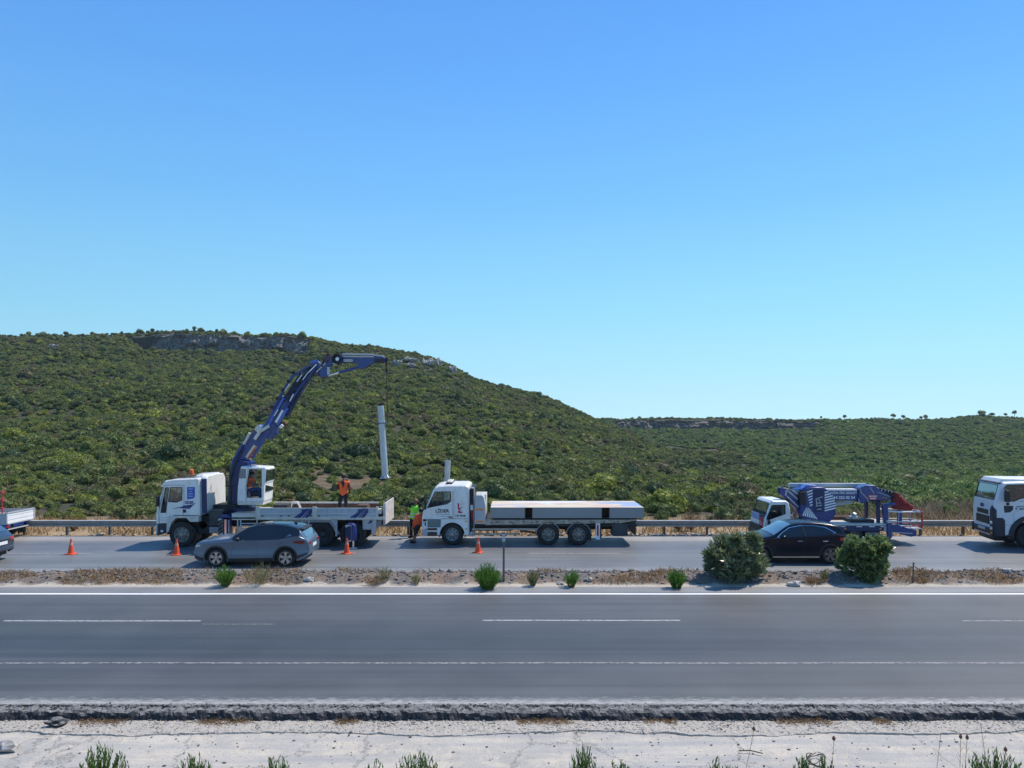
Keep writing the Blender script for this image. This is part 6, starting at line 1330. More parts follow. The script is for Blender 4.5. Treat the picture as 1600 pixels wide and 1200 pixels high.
# grime, wipers and cab details seen on both big trucks
Y0 = 34.2; q = lambda px, py: (X(px, Y0), Z(py, Y0)); qx = lambda px: X(px, Y0); qz = lambda py: Z(py, Y0)
MB().tube([(qx(246.2), Y0+.5, qz(786)), (qx(250.2), Y0+.9, qz(772))], .012, 4).tube([(qx(246.2), Y0+1.3, qz(786)), (qx(250.2), Y0+1.7, qz(772))], .012, 4).build('wiper', M_black, cr)
MB().tube([(qx(274), Y0+.4, qz(746)), (qx(273), Y0+.4, qz(739))], .008, 4).build('aerial', M_black, cr)
mb = MB()
for py in (808.5, 811, 813.5): mb.box(qx(247.5), qx(261), Y0-.006, Y0+.0, qz(py+.35), qz(py))
mb.build('vent_slots', M_grey, cr)
mb = MB()
for px in (425, 448, 470, 512, 534): mb.box(qx(px)-.008, qx(px)+.008, Y0-.036, Y0-.03, qz(807), qz(795))
mb.build('board_seam', M_grey, cr)
Y0 = 34.7; qx = lambda px: X(px, Y0); qz = lambda py: Z(py, Y0)
MB().box(qx(664), qx(667), Y0-.30, Y0-.12, qz(795), qz(779)).tube([(qx(665.5), Y0-.2, qz(779)), (qx(672), Y0, qz(772))], .014, 5).build('mirror', M_black, fb, bevel=.02)
MB().tube([(qx(665), Y0+.5, qz(795)), (qx(670), Y0+1.0, qz(783))], .012, 4).tube([(qx(665), Y0+1.3, qz(795)), (qx(670), Y0+1.8, qz(783))], .012, 4).build('wiper', M_black, fb)
MB().tube([(qx(736), Y0+.1, qz(790)), (qx(739), Y0+.05, qz(805)), (qx(743), Y0+.1, qz(822))], .025, 5).tube([(qx(735), Y0+.15, qz(786)), (qx(738), Y0+.0, qz(812)), (qx(745), Y0+.2, qz(824))], .018, 5).build('air_hose', M_red, fb)
mb = MB()
for px in range(775, 990, 21): mb.tube([(qx(px), Y0+.03, qz(813.5)), (qx(px)+.03, Y0-.01, qz(817)), (qx(px)+.08, Y0+.03, qz(813.5))], .012, 4)
mb.build('lashing_ring', M_chassis, fb)
# ================================================================= boom lift truck
Y0 = 34.8; W_ = 1.95; Y1 = Y0+W_
q = lambda px, py: (X(px, Y0), Z(py, Y0)); qx = lambda px: X(px, Y0); qz = lambda py: Z(py, Y0)
bl = thing('boom_lift_truck', (qx(1300), Y0+1, 0), 'small white-cab truck with a folded blue boom lift and basket on its back', 'boom lift truck')
ws_i = 2
P = [q(1193.5, 838), q(1193, 818), q(1195, 811.5), q(1204, 785.5), q(1207, 782.5), q(1229, 782.5), q(1233, 786), q(1236, 800), q(1236.5, 832), q(1224, 832), q(1220, 826), q(1206, 826), q(1202, 838)]
cab(bl, P, [[q(1197.5, 811), q(1206, 789.5), q(1227, 788.8), q(1227.3, 803), q(1201, 812.5)]], Y0, Y1, M_white, ws=2, ch=.06, wsm=glass('canter_screen', (.40, .62, .64), .42))
interior(bl, qx(1193)-.12, 0, Y0, Y1, .75, 0)
MB().box(qx(1190), qx(1193.5), Y0+.15, Y1-.15, .55, .85).box(qx(1189), qx(1196), Y0+.03, Y1-.03, .38, .6).build('bumper', M_black, bl, bevel=.03)
fx_ = qx(1192.6)
MB().box(fx_-.015, fx_+.01, Y0+.55, Y1-.25, qz(815), qz(805)).build('blue_sticker', mat('sticker_blue', (.22, .32, .55), .4), bl)
fl = MB().box(fx_-.02, fx_+.005, Y0+.08, Y0+.5, qz(827), qz(809)).build('flag_sticker', M_red, bl)
cr_ = MB(); yc_, zc_ = Y0+.30, (qz(827)+qz(809))/2-.02
for i in range(20):
    a0, a1 = 0.6+5.1*i/20, 0.6+5.1*(i+1)/20
    cr_.add([(fx_-.024, yc_+.10*math.cos(a), zc_+.10*math.sin(a)) for a in (a0, a1)]+[(fx_-.024, yc_+.02+.075*math.cos(a), zc_+.075*math.sin(a)) for a in (a1, a0)], [(0, 1, 2, 3)])
cr_.build('crescent', M_white2, fl)
stp = MB(); c0 = (yc_+.13, zc_)
for k in range(5):
    a = 2*math.pi*k/5; stp.add([(fx_-.025, c0[0]+.035*math.cos(a), c0[1]+.035*math.sin(a)), (fx_-.025, c0[0]+.014*math.cos(a+.63), c0[1]+.014*math.sin(a+.63)), (fx_-.025, c0[0], c0[1]), (fx_-.025, c0[0]+.014*math.cos(a-.63), c0[1]+.014*math.sin(a-.63))], [(0, 1, 2, 3)])
stp.build('star', M_white2, fl)
for yy in (Y0+.12, Y1-.35): MB().box(fx_-.03, fx_+.02, yy, yy+.25, .62, .76).build('headlamp', M_lens, bl, bevel=.02)
MB().box(qx(1217.5), qx(1222), Y0+.2, Y0+.3, qz(793), qz(787.5)).build('red_pennant', M_red, bl)
MB().box(qx(1198.5), qx(1201.5), Y0-.22, Y0-.06, qz(822), qz(812.5)).tube([(qx(1199), Y0-.1, qz(816)), (qx(1197), Y0, qz(800))], .012, 5).build('mirror', M_black, bl, bevel=.02)
MB().box(qx(1209), qx(1216), Y0-.006, Y0, qz(821.5), qz(820.6)).build('small_print', M_blk2, bl)
MB().box(qx(1213), qx(1218), Y0-.03, Y0, qz(818), qz(816.8)).build('door_handle', M_black, bl)
c = q(1213, 0)[0]; wheel(bl, c, Y0+.03, .39, .24, 'truck'); wheel(bl, c, Y1-.03, .39, .24, 'truck', side=1)
c = q(1336, 0)[0]; wheel(bl, c, Y0+.05, .40, .4, 'deep'); wheel(bl, c, Y1-.05, .40, .4, 'deep', side=1)
MB().box(qx(1200), qx(1395), Y0+.55, Y0+.7, .55, .75).box(qx(1200), qx(1395), Y1-.7, Y1-.55, .55, .75).box(qx(1320), qx(1348), Y0+.3, Y1-.3, .35, .6).build('chassis', M_chassis, bl)
dk = MB().box(qx(1238), qx(1394), Y0+.02, Y1, qz(821.5), qz(818.5)).build('deck', M_cream, bl)
sk = MB().box(qx(1238), qx(1391), Y0+.0, Y0+.06, qz(830), qz(821.3)).build('side_skirt', M_dblue, bl)
mb = MB()
for px in (1252, 1273, 1293, 1312, 1338, 1358, 1376): mb.box(qx(px), qx(px+9), Y0-.005, Y0-.001, qz(823.4), qz(822.2))
mb.build('reflector_strip', M_white2, sk)
MB().box(qx(1319), qx(1322), Y0-.02, Y0, qz(827), qz(825)).box(qx(1374), qx(1377), Y0-.02, Y0, qz(827), qz(825)).build('side_marker', M_amber, bl)
MB().box(qx(1296), qx(1320), Y0+.1, Y0+.6, .4, qz(830)).box(qx(1353), qx(1377), Y0+.1, Y0+.6, qz(840), qz(830)).build('tool_box', M_chassis, bl, bevel=.02)
mb = MB()
for py in (832.5, 835.5, 838.5): mb.box(qx(1353), qx(1375), Y0+.04, Y0+.08, qz(py+1.3), qz(py))
mb.build('side_guard', M_grey, bl)
MB().box(qx(1230), qx(1320), Y1-.3, Y1-.1, qz(819), qz(812)).build('timber_rail', M_deck, bl)
MB().box(qx(1302), qx(1350), Y1-.6, Y1-.3, qz(819), qz(813)).build('timber_rail', M_rust, bl)
MB().add(*ico((qx(1350), Y0+1, qz(809)), .13, 2, .1, 1)).box(qx(1344), qx(1356), Y0+.8, Y0+1.3, qz(818), qz(811.5)).build('spot_lamp', M_galv, bl)
MB().box(qx(1336), qx(1373), Y0+.4, Y0+1.2, qz(818.5), qz(813.5)).build('hydraulic_block', M_black, bl, bevel=.02)
# ramps / rear chassis
MB().prism([q(1393, 820), q(1400, 819.5), q(1432, 829), q(1432, 836.5), q(1424, 839), q(1393, 831)], Y0+.0, Y0+.18).build('rear_ramp', M_blue, bl, bevel=.01)
MB().beam(q(1393, 832), q(1426, 833.5), .03, Y0-.004, Y0+.0).build('reflector_strip', M_cream, bl)
MB().prism([q(1412, 833.5), q(1431, 830), q(1432, 838.5), q(1426, 839)], Y0+.19, Y1-.2).build('rear_bumper', M_black, bl, bevel=.02)
MB().prism([q(1393, 820), q(1432, 828), q(1432, 831), q(1393, 830)], Y1-.2, Y1-.02).build('rear_ramp', M_blue, bl, bevel=.01)
og = MB().box(qx(1385), qx(1391.5), Y0-.14, Y0+.0, qz(840), qz(814)).build('outrigger', M_blue, bl, bevel=.01)
MB().box(qx(1384.4), qx(1392), Y0-.16, Y0+.02, qz(816.5), qz(812.5)).build('outrigger_cap', M_lgrey, og, bevel=.01)
MB().box(qx(1387), qx(1390), Y0-.1, Y0-.04, qz(843), qz(840)).box(qx(1385.5), qx(1391.5), Y0-.14, Y0+.0, qz(844.3), qz(842.8)).build('foot_pad', M_dblue, og)
MB().box(qx(1381), qx(1386), Y0-.02, Y0+.01, qz(831), qz(822)).build('plate', M_lgrey, og)
# turret
Yt = Y0+.25; q = lambda px, py: (X(px, Yt), Z(py, Yt)); tx = lambda px: X(px, Yt); tz = lambda py: Z(py, Yt)
tu = MB().prism([q(1250, 778), q(1258, 763.5), q(1268, 761), q(1287, 761.5), q(1297, 768), q(1304, 780), q(1307, 793), q(1306, 803), q(1301, 812), q(1294, 818), q(1280, 819.5), q(1262, 815), q(1253, 810), q(1250, 801), q(1251, 790)], Yt, Yt+1.2).build('turret', M_blue, bl, bevel=.04)
MB().prism([q(1253, 810), q(1262, 815.5), q(1280, 820), q(1293, 818.5), q(1288, 822), q(1268, 821), q(1256, 816)], Yt+.03, Yt+1.1).build('turret_base', M_black, bl)
MB().prism([q(1271, 765), q(1286.5, 764), q(1287, 800), q(1271, 800)], Yt-.02, Yt).build('turret_door', M_dblue, tu)
mk = MB()
for a, b in (((1274, 780), (1285, 776)), ((1275, 780), (1276, 791)), ((1276, 786), (1283, 786)), ((1274.5, 791), (1284, 789)), ((1276, 796), (1283, 795)), ((1279, 780), (1281, 784))): mk.beam(q(*a), q(*b), .04, Yt-.03, Yt-.021)
mk.build('turret_drawing', M_lgrey, tu)
def clipstripes(y, edges, n, z0, z1, slope, wd):
    """slanting white bands between a left and a right outline x(z)"""
    mb = MB(); l, r_ = edges
    for i in range(n):
        zc = z0+(z1-z0)*(i+.5)/n; xl, xr = l(zc), r_(zc)
        mb.add([(xl, y, zc-wd/2), (xr, y, zc-wd/2+(xr-xl)*slope), (xr, y, zc+wd/2+(xr-xl)*slope), (xl, y, zc+wd/2)], [(0, 1, 2, 3)])
    return mb
T1 = [(tz(803), tx(1305.5)), (tz(792), tx(1306)), (tz(780), tx(1303)), (tz(769), tx(1294))]
clipstripes(Yt-.008, (lambda z: tx(1288.5), lambda z: lerp_table(T1, z)), 8, tz(800), tz(767.5), .25, .065).build('warning_stripe', M_white2, tu)
T2 = [(tz(793), tx(1267)), (tz(767), tx(1260))]
clipstripes(Yt-.008, (lambda z: lerp_table([(tz(793), tx(1266)), (tz(767), tx(1260.5))], z), lambda z: tx(1269.5)), 6, tz(792), tz(767), .35, .06).build('warning_stripe', M_white2, tu)
fan = MB(); ap = Vector(q(1260, 792))
for i in range(7):
    b0, b1 = Vector(q(1253.5+i*3.6, 805.5+i*.9)), Vector(q(1256+i*3.6, 806+i*.9)); fan.add([(ap.x+i*.015, Yt-.008, ap.y), (b0.x, Yt-.008, b0.y), (b1.x, Yt-.008, b1.y)], [(0, 1, 2)])
fan.build('white_fan', M_white2, tu)
MB().prism([q(1249, 770), q(1257, 767), q(1259, 789), q(1249, 788)], Yt-.1, Yt+.3).build('control_box', M_black, bl, bevel=.02)
# rear arm towards the cab
ar = MB().prism([q(1221.5, 762.5), q(1232, 763.5), q(1250, 769), q(1253, 790), q(1252, 812), q(1248, 797), q(1227, 776), q(1221, 773)], Yt+.2, Yt+.6).build('lift_arm', M_blue, bl, bevel=.02)
MB().beam(q(1231, 765), q(1249, 781), .07, Yt+.18, Yt+.2).beam(q(1231, 765.5), q(1230, 775), .07, Yt+.18, Yt+.2).beam(q(1232, 776), q(1250, 793), .06, Yt+.18, Yt+.2).beam(q(1240, 766), q(1250, 773), .09, Yt+.17, Yt+.2).build('white_outline', M_lgrey, ar)
MB().tube([(tx(1221), Yt+.3, tz(774)), (tx(1220), Yt+.3, tz(766)), (tx(1229), Yt+.3, tz(760.5)), (tx(1231), Yt+.3, tz(762.5))], .025, 6).build('hose', M_black, ar)
# main boom stack
MB().box(tx(1243), tx(1366), Yt+.75, Yt+1.0, tz(763.5), tz(757.5)).build('jib_boom', M_lgrey, bl, bevel=.01)
MB().prism([q(1244, 765), q(1256, 763), q(1262, 758), q(1278, 758.5), q(1280, 762), q(1260, 768)], Yt+.1, Yt+.7).build('boom_cover', mat('bright_blue', (.03, .09, .42)), bl, bevel=.02)
mbm = MB().box(tx(1280), tx(1345), Yt+.1, Yt+.5, tz(782.5), tz(765)).build('main_boom', M_blue, bl, bevel=.01)
MB().box(tx(1290), tx(1340), Yt+.08, Yt+.5, tz(767), tz(764.6)).build('boom_top_strip', M_white2, mbm)
text('lettering', 'MARİNA VİNÇ RENKLİFT', M_white2, mbm, tx(1318.5), Yt+.094, tz(770.6), .14, 1.27, bold=.003)
text('lettering', '54 252 02 54', M_white2, mbm, tx(1320.5), Yt+.094, tz(778), .18, .98, bold=.005)
kn = MB().prism([q(1342, 763), q(1352, 758.5), q(1368, 758.5), q(1372, 764), q(1391, 774.5), q(1391, 782), q(1356, 782), q(1350, 786.5), q(1343, 786), q(1342, 778)], Yt+.0, Yt+.6).build('boom_knuckle', M_blue, bl, bevel=.02)
MB().beam(q(1343, 762), q(1346, 770), .03, Yt-.012, Yt).beam(q(1346, 770), q(1356, 780), .03, Yt-.012, Yt).beam(q(1356, 780), q(1356, 784), .03, Yt-.012, Yt).beam(q(1359, 761), q(1366, 771), .03, Yt-.012, Yt).beam(q(1371, 769), q(1391, 776), .02, Yt-.012, Yt).beam(q(1341, 779), q(1343, 786), .03, Yt-.012, Yt).build('white_outline', M_lgrey, kn)
rb = MB().box(tx(1356.5), tx(1370.5), Yt-.02, Yt-.004, tz(780.5), tz(773.5)).build('red_plate', M_red, kn)
mb = MB()
for i in range(7): mb.box(tx(1357.6+1.8*i), tx(1358.8+1.8*i), Yt-.026, Yt-.021, tz(776.3), tz(774.3))
for i in range(5): mb.box(tx(1359.4+1.8*i), tx(1360.7+1.8*i), Yt-.026, Yt-.021, tz(779.8), tz(777.6))
mb.build('plate_lettering', M_white2, rb)
mb = MB()
for i in range(4): mb.box(tx(1378+2*i), tx(1379.3+2*i), Yt-.012, Yt-.002, tz(779), tz(776.6))
mb.build('model_lettering', mat('gold_print', (.3, .2, .05), .5), kn)
rbp = MB()
for i in range(9): rbp.prism([q(1367+3.6*i, 761+.9*i), q(1369.6+3.6*i, 761+.9*i), q(1370.6+3.6*i, 770+1.0*i), q(1368+3.6*i, 770+1.0*i)], Yt+.05, Yt+.5)
rbp.prism([q(1367, 761.5), q(1397, 769), q(1400, 784), q(1385, 776), q(1369, 768)], Yt+.1, Yt+.45); rbp.build('cable_chain', M_black, bl, bevel=.01)
mb = MB()
for i in range(6): mb.box(tx(1367.5+5.2*i), tx(1368.8+5.2*i), Yt+.04, Yt+.06, tz(764.5+1.2*i), tz(761+1.2*i))
mb.build('chain_clip', M_lgrey, bl)
MB().beam(q(1306, 790.5), q(1338, 786.5), .12, Yt+.35, Yt+.55).build('lift_cylinder', M_lgrey, bl, bevel=.01)
MB().box(tx(1366), tx(1369), Yt+.8, Yt+1.0, tz(815), tz(782)).box(tx(1373), tx(1377), Yt+.1, Yt+.25, tz(818), tz(782)).box(tx(1366), tx(1377), Yt+.1, Yt+1.0, tz(784.5), tz(781)).build('boom_rest', M_dblue, bl)
MB().prism([q(1379, 788), q(1397, 784), q(1400, 789), q(1387, 791), q(1386, 818), q(1381.5, 818)], Yt-.05, Yt+.15).box(tx(1393), tx(1396), Yt+.5, Yt+.6, tz(818), tz(795)).box(tx(1402), tx(1408), Yt-.1, Yt+.05, tz(819), tz(797)).build('basket_arm', M_blue, bl, bevel=.01)
# basket
ba = MB(); Ya, Yz = Yt-.12, Yt+.9
def ring(z, m_, r_=.022, parent=None, nm='rail'):
    MB().tube([(tx(1388.5), Ya+.15, z), (tx(1402), Ya, z-.02), (tx(1438), Ya, z), (tx(1438), Yz, z), (tx(1388), Yz, z), (tx(1388.5), Ya+.15, z)], r_, 6).build(nm, m_, parent)
bk = MB().box(tx(1398), tx(1438.5), Ya, Yz, tz(826.5), tz(825)).build('basket_floor', M_lgrey, bl)
ring(tz(798.8), M_white2, .035, bk, 'basket_top_rail'); ring(tz(814), M_white2, .02, bk, 'basket_mid_rail'); ring(tz(821.5), M_red, .02, bk, 'basket_low_rail'); 
p = MB()
for px, yy in ((1402, Ya), (1420, Ya), (1402, Yz), (1420, Yz), (1388.5, Ya+.15)): p.tube([(tx(px), yy, tz(825.5)), (tx(px), yy, tz(799))], .018, 5)
p.build('basket_post', M_lgrey, bk)
MB().tube([(tx(1438.5), Ya, tz(825)), (tx(1438.5), Ya, tz(802)), (tx(1436), Ya, tz(797))], .04, 6).tube([(tx(1438.5), Yz, tz(825)), (tx(1438.5), Yz, tz(798))], .04, 6).tube([(tx(1425), Ya, tz(797)), (tx(1434), Ya, tz(795.5)), (tx(1438), Ya, tz(799))], .022, 6).build('red_gate', M_red, bk)
mb = MB(); mb.prism([q(1398.5, 769), q(1404, 770.5), q(1408, 778), q(1413, 782), q(1417, 788), q(1423, 793), q(1427, 798), q(1398.5, 796), q(1397, 780)], Yt+.05, Yt+.35)
for i in range(7): mb.add(*ico((tx(1402+3.3*i), Yt+.2, tz(777+3.0*i)), .20, 2, .35, i, (1, .9, 1)))
mb.build('rotator_cover', M_dred, bl, bevel=.02)
MB().tube([(tx(1405), Yt+.03, tz(771)), (tx(1412), Yt+.03, tz(781)), (tx(1421), Yt+.03, tz(788)), (tx(1430), Yt+.03, tz(797))], .022, 5).build('red_pipe', M_red, bl)

# ================================================================= white truck at the right edge (built square on, then turned a little)
Y0 = 33.9; q = lambda px, py: (X(px, Y0), Z(py, Y0)); qx = lambda px: X(px, Y0); qz = lambda py: Z(py, Y0)
W_ = 2.2; Y1 = Y0+W_
fo = thing('white_truck', (qx(1545), Y0, 0), 'tall white truck cut off by the right picture edge with a driver at its wheel', 'truck')
wc = (qx(1600), .56)
P = [q(1547.5, 838), q(1547, 800), q(1548.5, 784), q(1555.5, 756), q(1560, 752.8), q(1585, 751.5), q(1640, 751.5), q(1643, 755), q(1643, 822), q(1628, 822)]+arch(wc[0], wc[1], .72, 12, .35, math.pi*.96)+[q(1573, 838)]
M_ford = mat('cool_white_paint', (.66, .68, .72), .3, 0, .04, 1, coat=.5)
dr = cab(fo, P, [[q(1562, 783), q(1563, 760), q(1566, 757.5), q(1594.5, 756.5), q(1596.3, 776.5), q(1585, 778.5), q(1576, 783)]], Y0, Y1, M_ford, ws=2, ch=.10, gl=glass('dark_side_glass', (.22, .25, .26), .03), wsm=glass('truck_screen', (.22, .38, .44), .05))
interior(fo, qx(1549), 0, Y0, Y1, 1.3, 0)
MB().prism([q(1557, 755), q(1562, 748.5), q(1640, 748.5), q(1642, 752.5), q(1560, 754)], Y0+.18, Y1-.18).build('roof_cap', M_white, fo, bevel=.04)
MB().prism([q(1554.6, 755.5), q(1558.5, 753.7), q(1559.5, 755), q(1555.2, 757)], Y0+.05, Y1+.02).build('sun_visor', M_black, fo, bevel=.02)
xf = P[1][0]
gm = MB().box(xf-.03, xf+.02, Y0+.55, Y1-.55, qz(806), qz(798.5)).box(xf-.03, xf+.02, Y0+.45, Y1-.45, qz(821), qz(808)).build('grille', M_black, fo, bevel=.04)
MB().box(xf-.05, xf+.03, Y0+.25, Y1-.25, qz(836), qz(826)).build('lower_grille', M_black, fo, bevel=.05)
MB().lathe([(.001, 0), (.5, 0)], (0, 0, 0), 20)
ov = MB(); ov.v = [(xf+.02, Y0+1.2, qz(793))]+[(xf+.0, Y0+1.2+.19*math.cos(2*math.pi*i/24), qz(793)+.09*math.sin(2*math.pi*i/24)) for i in range(24)]; ov.f = [(0, 1+i, 1+(i+1) % 24) for i in range(24)]
ov.build('oval_emblem', mat('emblem_blue', (.02, .04, .2), .3, .2), fo)
bc = MB().prismx([(Y0-.02, qz(838)), (Y0-.02, qz(797)), (Y0+.18, qz(790)), (Y0+.34, qz(797)), (Y0+.34, qz(838))], xf-.045, xf+.12).build('corner_panel', M_dblue if False else mat('anthracite', (.012, .016, .028), .5), fo, bevel=.04)
MB().prismx([(Y1+.01, qz(838)), (Y1+.01, qz(826)), (Y1-.1, qz(823)), (Y1-.2, qz(826)), (Y1-.2, qz(838))], xf-.045, xf+.12).build('corner_panel', mat('anthracite', (.025, .03, .045)), fo, bevel=.04)
MB().prism([q(1546, 809), q(1560, 809), q(1563, 813), q(1563, 838), q(1549, 839)], Y0-.03, Y0+.2).build('side_bumper', mat('anthracite', (.025, .03, .045)), fo, bevel=.03)
for py in (817, 826): MB().box(xf-.07, xf-.03, Y0+.06, Y0+.26, qz(py+2.4), qz(py-2.4)).build('headlamp', M_lens, fo, bevel=.03)
MB().box(xf-.07, xf-.03, Y0+.08, Y0+.2, qz(834.5), qz(832)).build('fog_lamp', M_amber, fo)
MB().box(xf-.06, xf-.045, Y0+.75, Y1-.75, qz(831), qz(827)).build('number_plate', M_lgrey, fo)
MB().prism([q(1561, 790), q(1574.5, 790), q(1574, 796), q(1570, 800), q(1562, 801)], Y0-.01, Y0+.01).build('door_recess', mat('anthracite', (.025, .03, .045)), fo)
MB().prism([q(1594.5, 792), q(1597, 789.5), q(1604, 790), q(1604, 796), q(1595, 796)], Y0-.015, Y0+.01).build('door_handle', M_black, fo)
MB().box(qx(1564.5), qx(1568.5), Y0-.04, Y0, qz(789), qz(785)).build('hinge_cover', M_black, fo, bevel=.01)
MB().box(qx(1559.5), qx(1565), Y0-.34, Y0-.12, qz(783), qz(765.5)).box(qx(1560), qx(1565.5), Y0-.05, Y0, qz(763.5), qz(762.8)).tube([(qx(1562), Y0-.2, qz(765)), (qx(1562), Y0, qz(761))], .02, 5).build('mirror', M_black, fo, bevel=.03)
mb = MB()
for i in range(7): mb.box(qx(1579+2*i), qx(1580.4+2*i), Y0-.006, Y0, qz(791.8), qz(790))
for i in range(4): mb.box(qx(1583+2.2*i), qx(1584.7+2.2*i), Y0-.006, Y0, qz(795.6), qz(793.2))
for i in range(6): mb.box(qx(1584+1.8*i), qx(1585.2+1.8*i), Y0-.006, Y0, qz(783), qz(782.3))
mb.beam(q(1577.5, 795.5), q(1580.5, 792.8), .03, Y0-.006, Y0).beam(q(1577.5, 792.8), q(1580.5, 795.5), .03, Y0-.006, Y0)
mb.build('door_print', mat('dark_print', (.05, .06, .09), .5), fo)
MB().tube([(qx(1575.5), Y0-.001, qz(822)), (qx(1575.5), Y0-.001, qz(800)), (qx(1601), Y0-.001, qz(790)), (qx(1600), Y0-.001, qz(756))], .007, 4).tube([(qx(1563), Y0-.001, qz(820)), (qx(1574), Y0-.001, qz(820))], .01, 4).build('door_seam', M_grey, fo)
A1, A2 = arch(wc[0], wc[1], .70, 16, -.1, math.pi*1.02), arch(wc[0], wc[1], .92, 16, -.05, math.pi*1.0)
MB().prism(A2+A1[::-1], Y0-.05, Y0+.5).build('wheel_arch', mat('anthracite', (.025, .03, .045)), fo, bevel=.03)
MB().prism([q(1563, 822), q(1577, 822), q(1577, 842), q(1566, 842)], Y0+.02, Y0+.45).build('cab_step', M_black, fo, bevel=.03)
MB().box(qx(1587), qx(1592), Y0-.07, Y0-.05, qz(815.5), qz(813.5)).build('side_marker', M_amber, fo)
wheel(fo, wc[0], Y0+.03, .56, .34, 'truck', mr=M_chassis); wheel(fo, wc[0], Y1-.03, .56, .34, 'truck', side=1)
MB().box(qx(1551), qx(1590), Y0+.3, Y1-.3, .28, .7).build('front_underbody', M_black, fo, bevel=.1)
for dx in (3.6, 4.95): wheel(fo, wc[0]+dx, Y0+.05, .55, .5, 'deep'); wheel(fo, wc[0]+dx, Y1-.05, .55, .5, 'deep', side=1)
MB().box(wc[0]-.6, wc[0]+6, Y0+.7, Y0+.9, .6, .95).box(wc[0]-.6, wc[0]+6, Y1-.9, Y1-.7, .6, .95).box(qx(1565), qx(1640), Y0+.4, Y1-.4, .45, 1.2).build('chassis', M_chassis, fo)
MB().prism([(wc[0]+1.5, 1.15), (wc[0]+6.4, 1.15), (wc[0]+6.8, 2.5), (wc[0]+1.3, 2.6)], Y0+.02, Y1-.02).build('tipper_body', M_grey, fo, bevel=.03)
MB().box(qx(1583.5), qx(1592), Y0+.16, Y0+.2, qz(769), qz(761)).build('red_pennant', M_red, fo)
MB().box(qx(1584.5), qx(1590.5), Y0+.15, Y0+.155, qz(764), qz(762.6)).box(qx(1588.6), qx(1590.5), Y0+.15, Y0+.155, qz(768), qz(762.6)).build('pennant_mark', M_white2, fo)

# ================================================================= dropside truck leaving at the left, with a red mast
Y0 = 35.9; q = lambda px, py: (X(px, Y0), Z(py, Y0)); qx = lambda px: X(px, Y0); qz = lambda py: Z(py, Y0)
Y1 = Y0+2.1; xe = qx(10)
dt = thing('dropside_truck', (xe-2, Y0+1, 0), 'white dropside truck at the left picture edge showing its sunlit tailgate', 'truck')
tg = MB().box(xe-.04, xe, Y0, Y1, qz(818), qz(802)).build('tailgate', M_white2, dt)
MB().box(xe-.05, xe+.03, Y0-.02, Y0+.05, qz(820), qz(801)).box(xe-.05, xe+.03, Y1-.05, Y1+.02, qz(820), qz(801)).box(xe-.03, xe+.03, Y0, Y1, qz(820), qz(818)).box(xe-.03, xe+.03, Y0, Y1, qz(802.6), qz(801)).build('tailgate_frame', M_lgrey, tg)
gr2 = MB()
for py in (806.5, 813): gr2.box(xe, xe+.006, Y0+.06, Y1-.06, qz(py+.3), qz(py))
gr2.build('groove', M_grey, tg)
MB().box(xe-3.6, xe-.05, Y0, Y0+.04, qz(820), qz(802.5)).build('side_board', M_lgrey, dt); MB().box(xe-3.6, xe-.05, Y1-.04, Y1, qz(820), qz(802.5)).build('side_board', M_lgrey, dt)
MB().box(xe-3.6, xe-.05, Y0+.04, Y1-.04, qz(820), qz(817)).build('bed_floor', M_deck, dt)
MB().box(xe-3.5, xe-.1, Y0+.1, Y1-.1, qz(817), qz(808)).build('earth_load', mat('earth_load', (.3, .22, .17), .9, 0, .2, 3), dt, bevel=.1)
MB().box(xe-4, xe-.1, Y0+.5, Y0+.65, .55, .78).box(xe-4, xe-.1, Y1-.65, Y1-.5, .55, .78).build('chassis', M_chassis, dt)
MB().box(xe-.5, xe-.1, Y0+.1, Y1-.1, qz(826), qz(821)).build('rear_crossbeam', mat('sign_blue', (.03, .10, .42)), dt)
MB().box(xe-.08, xe, Y0+.1, Y1-.3, qz(829), qz(827.5)).build('under_run_bar', M_lgrey, dt)
MB().box(xe-.08, xe+.01, Y1-.35, Y1-.12, qz(825), qz(822)).box(xe-.08, xe+.01, Y0+.05, Y0+.25, qz(825), qz(822)).build('tail_lamp', M_redlens, dt)
wheel(dt, xe-1.1, Y0+.05, .4, .4, 'deep'); wheel(dt, xe-1.1, Y1-.05, .4, .4, 'deep', side=1)
MB().box(xe-.5, xe-.45, Y1-.5, Y1-.15, .15, .6).build('mudflap', M_black, dt)
cb = [(xe-5.4, .5), (xe-5.5, 1.2), (xe-5.2, 2.1), (xe-3.8, 2.15), (xe-3.75, .5)]
cab(dt, cb, [[(xe-5.3, 1.3), (xe-5.05, 1.9), (xe-4.3, 1.9), (xe-4.3, 1.25)]], Y0, Y1, M_white, ws=1, ch=.06)
wheel(dt, xe-4.8, Y0+.05, .4, .25, 'truck'); wheel(dt, xe-4.8, Y1-.05, .4, .25, 'truck', side=1)
ma = MB(); Ym = Y0+.8; xm = X(2.5, Ym)
ma.tube([(xm-.07, Ym-.07, qz(817)), (xm-.07, Ym-.07, Z(769, Ym))], .015, 5).tube([(xm+.07, Ym-.07, qz(817)), (xm+.07, Ym-.07, Z(769, Ym))], .015, 5).tube([(xm, Ym+.07, qz(817)), (xm, Ym+.07, Z(769, Ym))], .015, 5)
for a, b in ((768, 770.5), (780, 783), (793, 795.5)): ma.box(xm-.1, xm+.1, Ym-.1, Ym+.1, Z(b, Ym), Z(a, Ym))
for i in range(8): 
    z0_, z1_ = qz(815-5.6*i), qz(815-5.6*(i+1)); s_ = 1 if i % 2 else -1; ma.tube([(xm-.07*s_, Ym-.07, z0_), (xm+.07*s_, Ym-.07, z1_)], .008, 4)
ma.build('work_light_mast', mat('mast_red', (.42, .05, .05), .5), dt)

